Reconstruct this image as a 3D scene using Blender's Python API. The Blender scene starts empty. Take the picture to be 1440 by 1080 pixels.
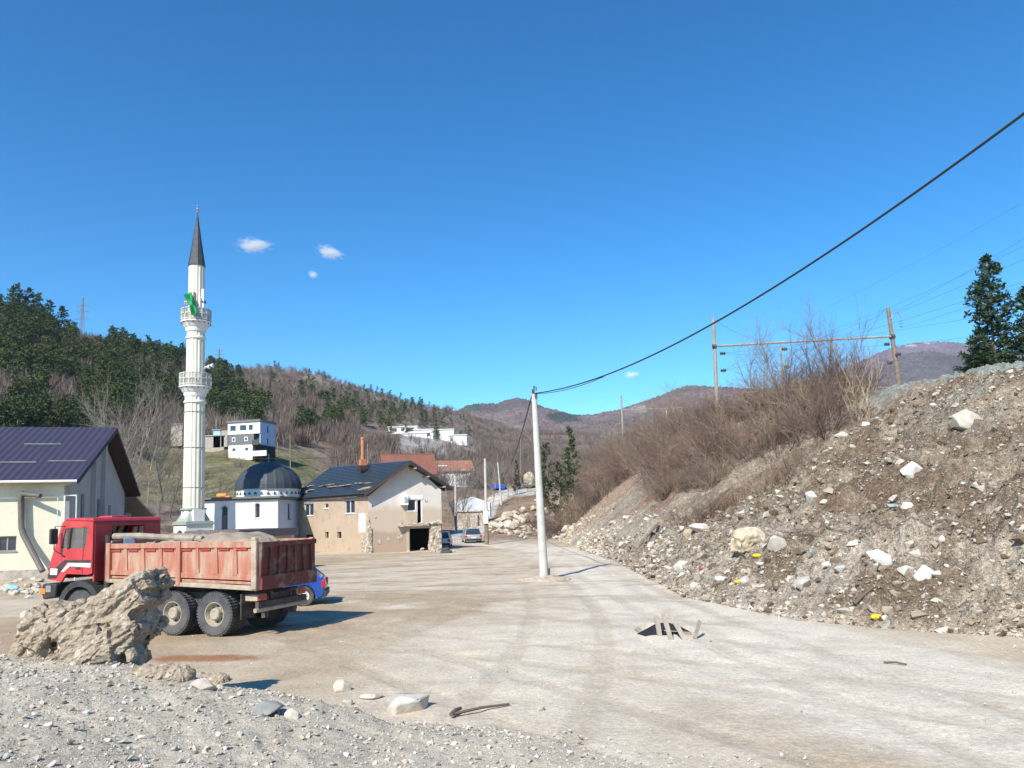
import bpy, bmesh, math, random
import numpy as np
from mathutils import Vector, Matrix, Euler
random.seed(7); RS = np.random.RandomState(7)
S = bpy.context.scene
COL = S.collection
# ------------------------------------------------------------------ camera
F = 1065.0; EYE = 2.75; PITCH = math.radians(5.5); ROLL = -0.027; PPY = 621.5
cam = bpy.data.cameras.new('camera'); camo = bpy.data.objects.new('camera', cam); COL.objects.link(camo)
RM = (Euler((math.pi/2+PITCH, 0, 0)).to_matrix() @ Euler((0, 0, ROLL)).to_matrix())
camo.matrix_world = Matrix.Translation((0, 0, EYE)) @ RM.to_4x4()
cam.sensor_fit = 'HORIZONTAL'; cam.sensor_width = 36; cam.lens = 36*F/1440
cam.shift_y = (PPY-540)/1440; cam.clip_start = 0.1; cam.clip_end = 20000
S.camera = camo
def ray(px, py): return RM @ Vector(((px-720)/F, -(py-PPY)/F, -1.0))
def at(px, py, Y):
    d = ray(px, py); return Vector((0, 0, EYE)) + d*(Y/d.y)
def gz(px, py, z=0.0):
    d = ray(px, py); return Vector((0, 0, EYE)) + d*((z-EYE)/d.z)
def hor(u): return 724 - 0.027*(u-720)
# ------------------------------------------------------------------ noise
def _h(ix, iy, s):
    n = (ix.astype(np.int64)*374761393 + iy.astype(np.int64)*668265263 + s*974634777) & 0xffffffff
    n = ((n ^ (n >> 13))*1274126177) & 0xffffffff
    return ((n ^ (n >> 16)) & 0xffff)/65535.0
def vn(x, y, s=0):
    x = np.asarray(x, float); y = np.asarray(y, float)
    ix = np.floor(x); iy = np.floor(y); fx = x-ix; fy = y-iy
    fx = fx*fx*(3-2*fx); fy = fy*fy*(3-2*fy)
    a = _h(ix, iy, s); b = _h(ix+1, iy, s); c = _h(ix, iy+1, s); d = _h(ix+1, iy+1, s)
    return (a*(1-fx)+b*fx)*(1-fy)+(c*(1-fx)+d*fx)*fy
def fbm(x, y, o=4, s=0, g=0.5):
    t = 0; a = 1; n = 0
    for i in range(o):
        t = t + a*(vn(x*2**i+i*17.3, y*2**i-i*9.1, s+i)*2-1); n += a; a *= g
    return t/n
def sst(a, b, x):
    t = np.clip((np.asarray(x, float)-a)/(b-a), 0, 1); return t*t*(3-2*t)
# ------------------------------------------------------------------ terrain height
TY = np.array([60, 75, 90, 120, 160, 210, 280, 350, 450, 550, 700, 950.])
TU = np.array([-500, 0, 110, 200, 270, 340, 420, 500, 570, 640, 675, 700, 760, 850, 1000, 1500])
_T = {-500:[0,0,722,660,590,520,430,480,560,600,640,680],
 0:[0,0,735,668,590,520,432,470,560,600,640,680],
 110:[0,0,738,690,618,555,487,476,530,580,630,670],
 200:[0,0,742,700,645,580,515,492,530,580,620,650],
 270:[0,0,748,708,655,605,548,512,530,560,600,640],
 340:[0,0,752,703,640,602,562,538,525,519,545,600],
 420:[0,0,753,715,668,622,588,560,540,526,548,600],
 500:[0,0,757,727,690,648,614,590,566,543,560,600],
 570:[0,0,757,737,706,666,626,604,586,566,577,600],
 640:[0,0,757,740,712,676,641,622,603,588,580,600],
 675:[0,0,757,740,708,682,655,636,620,606,592,600],
 700:[0,0,754,726,702,684,664,650,635,620,602,605],
 760:[0,0,752,716,692,680,662,650,635,620,608,606],
 850:[0,0,752,735,705,685,670,655,640,625,612,604],
 1000:[0,0,748,730,705,690,680,670,650,630,612,600],
 1500:[0,0,735,725,715,700,690,680,660,640,620,600]}
_TZ = np.zeros((len(TU), len(TY)))
for i, u in enumerate(TU):
    for j, Y in enumerate(TY):
        y = _T[int(u)][j]
        _TZ[i, j] = 0.0 if j < 2 else EYE + (hor(u)-y)*Y/F
_gu = np.arange(-500, 1501, 8.0); _gl = np.arange(math.log(50), math.log(950)+.001, 0.015)
_lt = np.log(TY); _lt0 = np.concatenate([[math.log(50)], _lt])
_tmp = np.array([np.interp(_gl, _lt0, np.concatenate([[0], r])) for r in _TZ])
_G = np.array([np.interp(_gu, TU, _tmp[:, k]) for k in range(len(_gl))]).T
for _ in range(5):
    p = np.pad(_G, 2, mode='edge')
    _G = (p[:-4, 2:-2]+p[1:-3, 2:-2]+p[2:-2, 2:-2]+p[3:-1, 2:-2]+p[4:, 2:-2]+p[2:-2, 1:-3]+p[2:-2, 3:-1])/7
def tab(u, Y):
    a = np.clip((u+500)/8.0, 0, len(_gu)-1.001); b = np.clip((np.log(np.maximum(Y, 50))-_gl[0])/0.015, 0, len(_gl)-1.001)
    i = a.astype(int); j = b.astype(int); fa = a-i; fb = b-j
    return (_G[i, j]*(1-fa)+_G[i+1, j]*fa)*(1-fb)+(_G[i, j+1]*(1-fa)+_G[i+1, j+1]*fa)*fb
def toe(y): return np.interp(y, [0, 8, 12, 15.2, 16.7, 18.8, 24.8, 36, 42, 63, 78, 100, 150, 220], [22, 16, 12.9, 10.9, 9.1, 7.2, 5.7, 5.9, 5.9, 5.0, 4.5, 6, 8, 14])
def crest(y): return np.interp(y, [0, 15, 33, 41, 50, 62, 90, 120, 160, 220], [30, 26, 22.3, 20.4, 18.5, 17, 15.6, 15.5, 17, 22])
def crz(y): return np.interp(y, [0, 15, 33, 41, 62, 90, 125, 220], [7.2, 7.9, 8.6, 8.7, 9.6, 10.0, 11, 12])
def emb_s(x, y): return (x-toe(y))/(crest(y)-toe(y))
def mound_edge(x): return np.interp(x, [-14, -7.2, -4.6, -3.6, -2, -.2, 1.4, 3], [12, 10.7, 9.9, 9.5, 9.4, 8.8, 7.9, 6.5])
def mound(x, y):
    hgt = np.interp(x, [-12, -5, -3.6, -2.2, -.6, 1.4, 3], [1.05, .98, .78, .52, .25, .04, 0])
    e = mound_edge(x) + 0.35*fbm(x*1.3, y*1.3, 3, 5)
    return hgt*sst(e+1.3, e-.15, y)*sst(-60, -10, y)
def H(x, y, fine=True):
    x = np.asarray(x, float); y = np.asarray(y, float)
    Y = np.maximum(y, 1.0); u = 720+F*x/Y
    z = tab(u, Y)
    k = sst(75, 160, y)
    z = z + k*np.minimum(Y, 700)*0.012*fbm(x*.02, y*.02, 4, 3) + k*0.5*fbm(x*.15, y*.15, 3, 4)
    m = mound(x, y); mm = np.clip(m*2.5, 0, 1)
    z = z + m + mm*(0.07*fbm(x*1.1, y*1.1, 4, 11) + 0.035*fbm(x*5, y*5, 3, 12))
    pl = (1-mm)*(1-k)
    z = z + pl*(0.05*fbm(x*.25, y*.25, 3, 21) + 0.012*fbm(x*1.5+y*.5, y*.7, 3, 22))
    # embankment
    s = emb_s(x, y); c = np.clip(s, 0, 1); zc = crz(y)
    prof = np.interp(c, [0, .04, .3, .55, .8, 1], [0, .06, .30, .53, .79, 1.0])
    near = 1-sst(38, 60, y)
    rough = near*1.0+(1-near)*0.35
    bulge = near*0.55*np.exp(-((c-.16)/.10)**2)*(0.6+0.8*fbm(x*.35, y*.35, 2, 61))
    e = zc*prof + bulge + np.sin(np.pi*c)**.6*rough*(0.95*fbm(x*.22, y*.22, 3, 31)+0.75*fbm(x*.75, y*.75, 4, 32, .6)) \
        + sst(0, .06, s)*rough*(0.30*fbm(x*2.6, y*2.6, 3, 33, .6)+0.10*fbm(x*9, y*9, 2, 34))
    rill = (1-near)*sst(.05, .3, s)*sst(1.05, .8, s)*0.28*fbm(y*.9+x*.12, x*.05, 3, 41)
    e = e + rill
    pt = near*sst(.85, 1.0, s)*sst(1.5, 1.1, s)*.5*fbm(x*.5, y*.5, 3, 37) + sst(1.0, 1.35, s)*(1.15 - .6*sst(90, 140, y)) - 7*sst(3.2, 5.5, s)
    e = e + pt
    fade = sst(200, 130, y)*sst(-30, 0, y)
    e = e*fade
    z = np.where(s > 0, np.maximum(z, 0)*0.15 + np.maximum(e, z*.85), z)
    return z
def hit(px, py, Y0=4.0, Y1=900.0):
    d = ray(px, py); Ys = np.exp(np.linspace(math.log(Y0), math.log(Y1), 1600))
    xs = d.x/d.y*Ys; zs = EYE+d.z/d.y*Ys
    g = H(xs, Ys) - zs
    k = np.argmax(g > 0) if (g > 0).any() else len(Ys)-1
    if k > 0:
        a, b = g[k-1], g[k]; t = a/(a-b) if a != b else 0; Yh = Ys[k-1]+(Ys[k]-Ys[k-1])*t
    else: Yh = Ys[k]
    return Vector((d.x/d.y*Yh, Yh, EYE+d.z/d.y*Yh))
def Hf(x, y): return float(H(np.array([x]), np.array([y]))[0])
# ------------------------------------------------------------------ objects
def tag(o, label=None, cat=None, group=None, kind=None):
    if label: o['label'] = label
    if cat: o['category'] = cat
    if group: o['group'] = group
    if kind: o['kind'] = kind
    return o
def empty(name, loc, label, cat, rz=0, group=None):
    o = bpy.data.objects.new(name, None); o.empty_display_size = .3; COL.objects.link(o); o.location = loc; o.rotation_euler = (0, 0, rz)
    return tag(o, label, cat, group)
def link(name, me, parent=None):
    o = bpy.data.objects.new(name, me); COL.objects.link(o)
    if parent: o.parent = parent
    return o
def np_mesh(name, V, Fc, m=None, cols=None, smooth=False):
    """Fc: (n,k) int array of equal-size faces"""
    V = np.asarray(V, np.float32); Fc = np.asarray(Fc, np.int32)
    me = bpy.data.meshes.new(name); n, k = Fc.shape
    me.vertices.add(len(V)); me.vertices.foreach_set('co', V.ravel())
    me.loops.add(n*k); me.loops.foreach_set('vertex_index', Fc.ravel())
    me.polygons.add(n); me.polygons.foreach_set('loop_start', np.arange(0, n*k, k, dtype=np.int32))
    me.polygons.foreach_set('use_smooth', np.full(n, smooth, bool))
    if cols is not None:
        ca = me.color_attributes.new('col', 'FLOAT_COLOR', 'POINT')
        c4 = np.ones((len(V), 4), np.float32); c4[:, :3] = cols; ca.data.foreach_set('color', c4.ravel())
    me.update(calc_edges=True)
    if m: me.materials.append(m)
    return me
class MB:
    def __init__(s): s.v = []; s.f = []
    def add(s, vs, fs):
        o = len(s.v); s.v += [tuple(v) for v in vs]; s.f += [tuple(i+o for i in f) for f in fs]; return s
    def box(s, c, d, rz=0, R=None):
        x, y, z = d[0]/2, d[1]/2, d[2]/2
        vs = [Vector((a, b, e)) for a in (-x, x) for b in (-y, y) for e in (-z, z)]
        M = R if R is not None else Matrix.Rotation(rz, 3, 'Z')
        vs = [M @ v + Vector(c) for v in vs]
        return s.add(vs, [(0, 1, 3, 2), (4, 6, 7, 5), (0, 4, 5, 1), (2, 3, 7, 6), (0, 2, 6, 4), (1, 5, 7, 3)])
    def b2(s, lo, hi):
        return s.box([(a+b)/2 for a, b in zip(lo, hi)], [b-a for a, b in zip(lo, hi)])
    def prism(s, pts, a, b):  # pts list of 3d, extruded by vector from a to b offsets
        n = len(pts); A = [Vector(p)+Vector(a) for p in pts]; B = [Vector(p)+Vector(b) for p in pts]
        return s.add(A+B, [tuple(range(n))[::-1], tuple(range(n, 2*n))]+[(i, (i+1) % n, (i+1) % n+n, i+n) for i in range(n)])
    def tube(s, pts, r, n=8, caps=True):
        pts = [Vector(p) for p in pts]; rs = r if isinstance(r, (list, tuple)) else [r]*len(pts)
        rings = []; ref = None
        for i, p in enumerate(pts):
            t = (pts[min(i+1, len(pts)-1)]-pts[max(i-1, 0)]).normalized()
            if ref is None: ref = t.cross(Vector((0, 0, 1)) if abs(t.z) < .9 else Vector((1, 0, 0))).normalized()
            a = (ref-t*ref.dot(t)).normalized(); b = t.cross(a).normalized(); ref = a
            rings.append([p+(a*math.cos(2*math.pi*k/n)+b*math.sin(2*math.pi*k/n))*rs[i] for k in range(n)])
        vs = [v for rg in rings for v in rg]; fs = []
        for i in range(len(pts)-1):
            for k in range(n): fs.append((i*n+k, i*n+(k+1) % n, (i+1)*n+(k+1) % n, (i+1)*n+k))
        if caps: fs += [tuple(range(n))[::-1], tuple(range((len(pts)-1)*n, len(pts)*n))]
        return s.add(vs, fs)
    def lathe(s, prof, c=(0, 0, 0), n=24, axis='Z', flute=None, caps=True, a0=0):
        vs = []; fs = []
        for r, h in prof:
            for k in range(n):
                a = 2*math.pi*k/n+a0; rr = r*(flute(k) if flute else 1)
                p = (rr*math.cos(a), rr*math.sin(a), h) if axis == 'Z' else ((rr*math.cos(a), h, rr*math.sin(a)) if axis == 'Y' else (h, rr*math.cos(a), rr*math.sin(a)))
                vs.append(Vector(p)+Vector(c))
        for i in range(len(prof)-1):
            for k in range(n): fs.append((i*n+k, i*n+(k+1) % n, (i+1)*n+(k+1) % n, (i+1)*n+k))
        if caps: fs += [tuple(range(n))[::-1], tuple(range((len(prof)-1)*n, len(prof)*n))]
        return s.add(vs, fs)
    def quad(s, *p): return s.add(p, [tuple(range(len(p)))])
    def build(s, name, m, parent=None, bevel=0, smooth=False, fixn=True, sub=0):
        me = bpy.data.meshes.new(name); me.from_pydata(s.v, [], s.f); me.materials.append(m)
        if fixn:
            bm = bmesh.new(); bm.from_mesh(me); bmesh.ops.recalc_face_normals(bm, faces=bm.faces); bm.to_mesh(me); bm.free()
        me.update(); o = link(name, me, parent)
        if bevel:
            b = o.modifiers.new('bevel', 'BEVEL'); b.width = bevel; b.segments = 2; b.limit_method = 'ANGLE'; b.angle_limit = math.radians(40)
        if smooth:
            me.polygons.foreach_set('use_smooth', [True]*len(me.polygons)); 
            try: me.set_sharp_from_angle(angle=math.radians(35))
            except Exception: pass
        return o
# ------------------------------------------------------------------ materials
def N(nt, t, **kw):
    n = nt.nodes.new(t)
    for k, v in kw.items():
        if k.startswith('i_'):
            key = k[2:]; n.inputs[int(key) if key.isdigit() else key.replace('_', ' ')].default_value = v
        else: setattr(n, k, v)
    return n
def mat(name, c, rough=.8, c2=None, sc=3., bump=0., bsc=20., metal=0., thr=(.4, .62), spec=.5, c3=None, sc3=1., thr3=(.55, .65), rnd=0., coat=0., stretch=(1, 1, 1), trans=0.):
    m = bpy.data.materials.new(name); m.use_nodes = True; nt = m.node_tree; L = nt.links; b = nt.nodes['Principled BSDF']
    b.inputs['Roughness'].default_value = rough; b.inputs['Metallic'].default_value = metal; b.inputs['Specular IOR Level'].default_value = spec
    b.inputs['Coat Weight'].default_value = coat
    tc = N(nt, 'ShaderNodeTexCoord'); mp = N(nt, 'ShaderNodeMapping'); mp.inputs['Scale'].default_value = stretch
    L.new(tc.outputs['Object'], mp.inputs['Vector'])
    def noise(scale, det=5):
        n = N(nt, 'ShaderNodeTexNoise'); n.inputs['Scale'].default_value = scale; n.inputs['Detail'].default_value = det; n.inputs['Roughness'].default_value = .62
        L.new(mp.outputs[0], n.inputs['Vector']); return n.outputs['Fac']
    def ramp(fac, lo, hi):
        r = N(nt, 'ShaderNodeMapRange'); r.inputs[1].default_value = lo; r.inputs[2].default_value = hi; L.new(fac, r.inputs[0]); return r.outputs[0]
    rgb = N(nt, 'ShaderNodeRGB'); rgb.outputs[0].default_value = (*c, 1); cur = rgb.outputs[0]
    def mix(fac, col):
        nonlocal cur
        x = N(nt, 'ShaderNodeMix', data_type='RGBA'); L.new(fac, x.inputs[0]); L.new(cur, x.inputs[6]); x.inputs[7].default_value = (*col, 1); cur = x.outputs[2]
    if c2: mix(ramp(noise(sc), *thr), c2)
    if c3: mix(ramp(noise(sc3, 6), *thr3), c3)
    if rnd:
        oi = N(nt, 'ShaderNodeObjectInfo'); hs = N(nt, 'ShaderNodeHueSaturation'); L.new(cur, hs.inputs['Color'])
        r = N(nt, 'ShaderNodeMapRange'); r.inputs[3].default_value = 1-rnd; r.inputs[4].default_value = 1+rnd; L.new(oi.outputs['Random'], r.inputs[0]); L.new(r.outputs[0], hs.inputs['Value'])
        r2 = N(nt, 'ShaderNodeMapRange'); r2.inputs[3].default_value = .5-rnd*.06; r2.inputs[4].default_value = .5+rnd*.04; L.new(oi.outputs['Random'], r2.inputs[0]); L.new(r2.outputs[0], hs.inputs['Hue'])
        cur = hs.outputs[0]
    L.new(cur, b.inputs['Base Color'])
    if bump:
        bp = N(nt, 'ShaderNodeBump'); bp.inputs['Strength'].default_value = min(1, bump); bp.inputs['Distance'].default_value = .03 if bump <= 1 else .03*bump
        L.new(noise(bsc, 6), bp.inputs['Height']); L.new(bp.outputs[0], b.inputs['Normal'])
    if trans:
        b.inputs['Transmission Weight'].default_value = trans
    return m
def attr_mat(name, rough=.95, sp=((9, .35), (45, .25)), bump=((12, .5, .05), (60, .5, .012)), spec=.15):
    m = bpy.data.materials.new(name); m.use_nodes = True; nt = m.node_tree; L = nt.links; b = nt.nodes['Principled BSDF']
    b.inputs['Roughness'].default_value = rough; b.inputs['Specular IOR Level'].default_value = spec
    at_ = N(nt, 'ShaderNodeAttribute', attribute_name='col'); tc = N(nt, 'ShaderNodeTexCoord'); cur = at_.outputs['Color']
    for s, a in sp:
        n = N(nt, 'ShaderNodeTexNoise'); n.inputs['Scale'].default_value = s; n.inputs['Detail'].default_value = 4; n.inputs['Roughness'].default_value = .65; L.new(tc.outputs['Object'], n.inputs['Vector'])
        r = N(nt, 'ShaderNodeMapRange'); r.inputs[1].default_value = .3; r.inputs[2].default_value = .7; r.inputs[3].default_value = 1-a; r.inputs[4].default_value = 1+a; L.new(n.outputs['Fac'], r.inputs[0])
        v = N(nt, 'ShaderNodeVectorMath', operation='SCALE'); L.new(cur, v.inputs[0]); L.new(r.outputs[0], v.inputs['Scale']); cur = v.outputs[0]
    L.new(cur, b.inputs['Base Color']); prev = None
    for s, st, dist in bump:
        n = N(nt, 'ShaderNodeTexNoise'); n.inputs['Scale'].default_value = s; n.inputs['Detail'].default_value = 4; L.new(tc.outputs['Object'], n.inputs['Vector'])
        bp = N(nt, 'ShaderNodeBump'); bp.inputs['Strength'].default_value = st; bp.inputs['Distance'].default_value = dist; L.new(n.outputs['Fac'], bp.inputs['Height'])
        if prev: L.new(prev, bp.inputs['Normal'])
        prev = bp.outputs[0]
    if prev: L.new(prev, b.inputs['Normal'])
    return m
# ------------------------------------------------------------------ sky + sun
SUN_EL = math.radians(41); SDX, SDY = 0.43, 0.903   # light travels this way over the ground
w = bpy.data.worlds.new('World'); S.world = w; w.use_nodes = True; nt = w.node_tree
sky = N(nt, 'ShaderNodeTexSky', sky_type='NISHITA', sun_disc=False); sky.sun_elevation = SUN_EL
sky.sun_rotation = math.atan2(-SDX, -SDY); sky.altitude = 600; sky.air_density = 1.0; sky.dust_density = 0.25; sky.ozone_density = 2.5
hs_ = N(nt, 'ShaderNodeHueSaturation'); hs_.inputs['Saturation'].default_value = 1.42; hs_.inputs['Hue'].default_value = .489; gm_ = N(nt, 'ShaderNodeGamma'); gm_.inputs[1].default_value = 1.25
nt.links.new(sky.outputs[0], hs_.inputs['Color']); nt.links.new(hs_.outputs[0], gm_.inputs[0]); nt.links.new(gm_.outputs[0], nt.nodes['Background'].inputs[0]); nt.nodes['Background'].inputs[1].default_value = 0.085
sl = bpy.data.lights.new('sun', 'SUN'); sl.energy = 4.2; sl.angle = math.radians(.55); sl.color = (1, .925, .80)
so = bpy.data.objects.new('sun', sl); COL.objects.link(so)
so.rotation_euler = Vector((SDX*math.cos(SUN_EL), SDY*math.cos(SUN_EL), -math.sin(SUN_EL))).to_track_quat('-Z', 'Y').to_euler()
S.view_settings.view_transform = 'Standard'; S.view_settings.look = 'None'; S.view_settings.exposure = 0.68; S.view_settings.gamma = 1
S.cycles.max_bounces = 6; S.cycles.transparent_max_bounces = 12; S.cycles.volume_bounces = 3
# ------------------------------------------------------------------ ground sheet (one polar grid, dense where the photo looks)
ang = np.radians(np.concatenate([np.arange(-180, -40, 2.5), np.arange(-40, 40, .1), np.arange(40, 180, 2.5)]))
rad = np.concatenate([[.3, .8, 1.4], np.exp(np.arange(math.log(2), math.log(1000), .0085)), [1400, 3000, 9000]])
A, R = np.meshgrid(ang, rad, indexing='ij'); X = np.sin(A)*R; Yg = np.cos(A)*R
Z = H(X, Yg); Z = np.where(R > 1050, np.where(R > 2000, -30, 0.4*Z), Z)
# plank hole: a shallow pit
HOLE = gz(926, 886)
dh = np.hypot(X-HOLE.x, (Yg-HOLE.y)*.7); Z -= .5*sst(.55, .4, dh); Z += .03*np.exp(-((dh-.75)/.25)**2)
def seg_d(x, y, pl):
    d = np.full(x.shape, 1e9)
    for (x0, y0), (x1, y1) in zip(pl[:-1], pl[1:]):
        vx, vy = x1-x0, y1-y0; t = np.clip(((x-x0)*vx+(y-y0)*vy)/(vx*vx+vy*vy), 0, 1)
        d = np.minimum(d, np.hypot(x-x0-t*vx, y-y0-t*vy))
    return d
TRKS = []
_r = np.random.RandomState(44)
for (x0, y0, x1, y1, x2, y2) in ((-1, 7, 2.5, 18, 1.0, 34), (6, 8, 3.5, 22, 3.8, 45), (-5, 14, 0, 26, 3, 60), (-16, 26, -6, 30, 2.5, 55), (-18, 32, -8, 40, 0, 62), (8, 9, 0, 17, -14, 24), (9, 12, 2, 22, -12, 34), (-14, 38, -4, 44, 2, 70), (4, 6, -2, 14, -9, 26), (-12, 46, -3, 50, 3, 58)):
    t_ = np.linspace(0, 1, 14); bx = (1-t_)**2*x0+2*t_*(1-t_)*x1+t_**2*x2; by = (1-t_)**2*y0+2*t_*(1-t_)*y1+t_**2*y2
    tx, ty = np.gradient(bx), np.gradient(by); ln_ = np.hypot(tx, ty)
    for o_ in (-.9, .9): TRKS.append(list(zip(bx-ty/ln_*o_, by+tx/ln_*o_)))
def TRK_D(x, y):
    out = np.zeros(x.shape); msk = (y > 3) & (y < 75) & (np.abs(x) < 40); xx, yy = x[msk], y[msk]; v = np.zeros(xx.shape); nb = .1*fbm(xx*.9, yy*.9, 3, 131)
    for tr in TRKS: v = np.maximum(v, sst(.30, .12, seg_d(xx, yy, tr)+nb))
    out[msk] = v*np.clip(.35+1.3*vn(xx*.3, yy*.3, 132), 0, 1); return out
def mixc(c, k, col): return c*(1-k[..., None])+np.array(col)*k[..., None]
def ground_color(x, y):
    u = 720+F*x/np.maximum(y, 1); s = emb_s(x, y); z = H(x, y)
    v = hor(u)-(z-EYE)*F/np.maximum(y, 1)
    n1 = fbm(x*.12+y*.02, y*.09, 4, 101); n2 = fbm(x*.5, y*.5, 4, 102); n3 = fbm(x*2.2, y*2.2, 3, 103)
    ns = fbm((x*.8+y*.25)*.35, (y*1.0-x*.2)*1.3, 4, 104)       # streaks across
    c = np.zeros(x.shape+(3,)); c[:] = (.55, .495, .41)
    c = mixc(c, sst(-.15, .45, n1+.35*n2)*.75, (.42, .345, .255))
    c = mixc(c, sst(.05, .45, ns)*(.3+.4*sst(14, 28, y)), (.33, .27, .20))
    road = [(gz(a, b).x, gz(a, b).y) for a, b in [(1440, 1010), (1250, 960), (1080, 905), (960, 855), (880, 812), (830, 788), (770, 772), (700, 765), (672, 757)]]
    dr = seg_d(x, y, road) + .5*n2
    c = mixc(c, sst(3.6, 1.8, dr)*.85, (.66, .63, .57))
    dc = seg_d(x, y, [(0.6, 11), (2.4, 15), (-1, 20), (-3, 27)]) + n2
    c = mixc(c, sst(4.5, 1.5, dc)*.6, (.68, .645, .58))
    # tyre tracks
    for off in (-1.1, .9): c = mixc(c, sst(.28, .1, np.abs(dr-1.6-off+.3*n1))*.3, (.42, .39, .35))
    c = mixc(c, sst(.15, .55, ns+n3*.3)*sst(22, 36, y)*.6, (.33, .265, .20))
    c = mixc(c, sst(.12, .42, fbm((x*.8+y*.2)*.5, y*1.6, 4, 141))*(.25+.4*sst(16, 30, y)), (.38, .32, .255)); c = mixc(c, sst(.25, .5, fbm((x+y*.3)*.25, y*.9, 4, 142))*.5, (.62, .59, .53))
    c = mixc(c, sst(8, 3, seg_d(x, y, [(-14, 16), (-9, 24), (-5, 24)]))*.75*sst(-.4, .3, n2+.3), (.34, .26, .18))
    c = mixc(c, sst(7, 3, seg_d(x, y, [(-9, 36), (-2, 42), (-12, 50)]))*.5*sst(-.2, .3, n2+ns), (.36, .285, .205))
    rp = gz(295, 925); dd = np.hypot((x-rp.x)/1.5, (y-rp.y)/.45)+.4*n3
    c = mixc(c, sst(1.1, .5, dd)*.85, (.30, .13, .06))
    m = np.clip(mound(x, y)*3.2, 0, 1)
    cm = np.zeros(c.shape); cm[:] = (.49, .46, .40); cm = mixc(cm, sst(-.1, .5, n2+n3*.6)*.6, (.34, .315, .275)); cm = mixc(cm, sst(.1, .6, n1+n3*.5)*.5, (.50, .47, .40))
    c = c*(1-m[..., None])+cm*m[..., None]
    fr = sst(12, 7.5, y)*sst(5, 1.5, x+.8*n2)*(1-m)
    c = mixc(c, fr*.6*sst(-.4, .4, n3+n2), (.42, .385, .33))
    # embankment colours
    ce = np.zeros(c.shape); ce[:] = (.20, .155, .115)
    ce = mixc(ce, sst(-.1, .35, n2+.5*n3), (.30, .255, .205)); ce = mixc(ce, sst(.15, .5, fbm(x*.7, y*.7, 4, 111)), (.37, .325, .26))
    ce = mixc(ce, sst(.15, .45, fbm(x*.35, y*.35, 4, 112))*.8, (.18, .125, .09))
    ce = mixc(ce, sst(.2, .45, fbm(x*.4, y*.3, 3, 115))*.6*sst(.5, .9, s), (.33, .345, .32))
    lo = sst(.3, .12, s)*sst(-.3, .3, fbm(x*.5, y*.5, 4, 113)+.15); ce = mixc(ce, lo*.75, (.50, .46, .40))
    far = sst(38, 52, y)
    cf = np.zeros(c.shape); cf[:] = (.35, .315, .27); rl = fbm(y*1.1+x*.1, x*.06, 4, 41); cf = mixc(cf, sst(-.1, .4, rl)*.8, (.25, .195, .15)); cf = mixc(cf, sst(.2, .5, fbm(x*.3, y*.3, 3, 114))*.7, (.27, .17, .115))
    cf = mixc(cf, sst(.25, .05, s)*.7, (.48, .44, .37))
    cf = mixc(cf, sst(62, 75, y)*sst(105, 85, y)*.6, (.42, .29, .20))
    ce = ce*(1-far[..., None])+cf*far[..., None]
    ce = mixc(ce, sst(.97, 1.06, s+.05*n2), (.30, .335, .315))
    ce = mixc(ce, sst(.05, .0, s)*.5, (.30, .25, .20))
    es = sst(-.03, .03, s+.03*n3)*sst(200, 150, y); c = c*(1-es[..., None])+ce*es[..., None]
    # hills
    k = sst(68, 90, y)*(1-es); ch = np.zeros(c.shape); ch[:] = (.20, .15, .12)
    n4 = fbm(x*.03, y*.03, 5, 121); n5 = fbm(x*.1, y*.1, 4, 122)
    ch = mixc(ch, sst(0, .5, n4+n5*.4)*.7, (.29, .23, .17)); ch = mixc(ch, sst(.1, .5, -n5-.2*n4)*.6, (.12, .10, .07))
    pw = sst(330, 200, u)*sst(620, 560, v); ch = mixc(ch, pw*.85, (.075, .085, .04))
    gf = sst(470, 410, u+30*n4)*sst(170, 215, u+20*n4)*sst(620, 645, v+12*n5)*sst(715, 700, v); ch = mixc(ch, gf*.95, (.155, .15, .065)); ch = mixc(ch, gf*sst(-.2, .4, n5)*.8, (.21, .185, .105))
    pf = np.exp(-((u-740)/30)**2-((v-658)/9)**2); ch = mixc(ch, np.clip(pf*1.4, 0, 1), (.13, .19, .07))
    sc_ = sst(1.15, .8, np.hypot((u-612)/62, (v-628)/20)+.35*n5); ch = mixc(ch, sc_*.8, (.44, .42, .395))
    bk = sst(560, 600, u)*sst(800, 770, u)*sst(690, 700, v); ch = mixc(ch, bk*.8, (.30, .215, .145)); ch = mixc(ch, bk*sst(0, .4, n5)*.6, (.20, .13, .085))
    rd = seg_d(u, v, [(650, 768), (655, 745), (676, 725), (692, 702), (712, 692), (760, 689)]); wd = np.interp(v, [688, 700, 745, 768], [4, 7, 19, 24])
    ch = mixc(ch, sst(1.15, .85, rd/wd), (.50, .465, .41))
    c = c*(1-k[..., None])+ch*k[..., None]
    kk = np.maximum(k, es)[..., None]; warm = np.array([1.08, 1.03, .935])*(1-kk) + kk*np.array([1., 1., 1.])
    trk = TRK_D(x, y); c = mixc(c, trk*.22*(1-k)*(1-es)*(1-m), (.33, .27, .20))
    c = c*(1+es[..., None]*np.array([.07, .02, -.05])); return np.clip(c*.885*warm, .01, .8)
C = ground_color(X, Yg); Z -= .022*TRK_D(X, Yg)*(mound(X, Yg) < .02)*(emb_s(X, Yg) < 0)
nA, nR = X.shape; idx = np.arange(nA*nR).reshape(nA, nR)
a = np.arange(nA); a2 = (a+1) % nA
Q = np.stack([idx[a][:, :-1], idx[a][:, 1:], idx[a2][:, 1:], idx[a2][:, :-1]], -1).reshape(-1, 4)
V = np.stack([X.ravel(), Yg.ravel(), Z.ravel()], 1); Cf = C.reshape(-1, 3)
fx = X.ravel()[Q].mean(1); fy = Yg.ravel()[Q].mean(1)
wrap = np.abs(fx)+np.abs(fy) > -1
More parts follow.
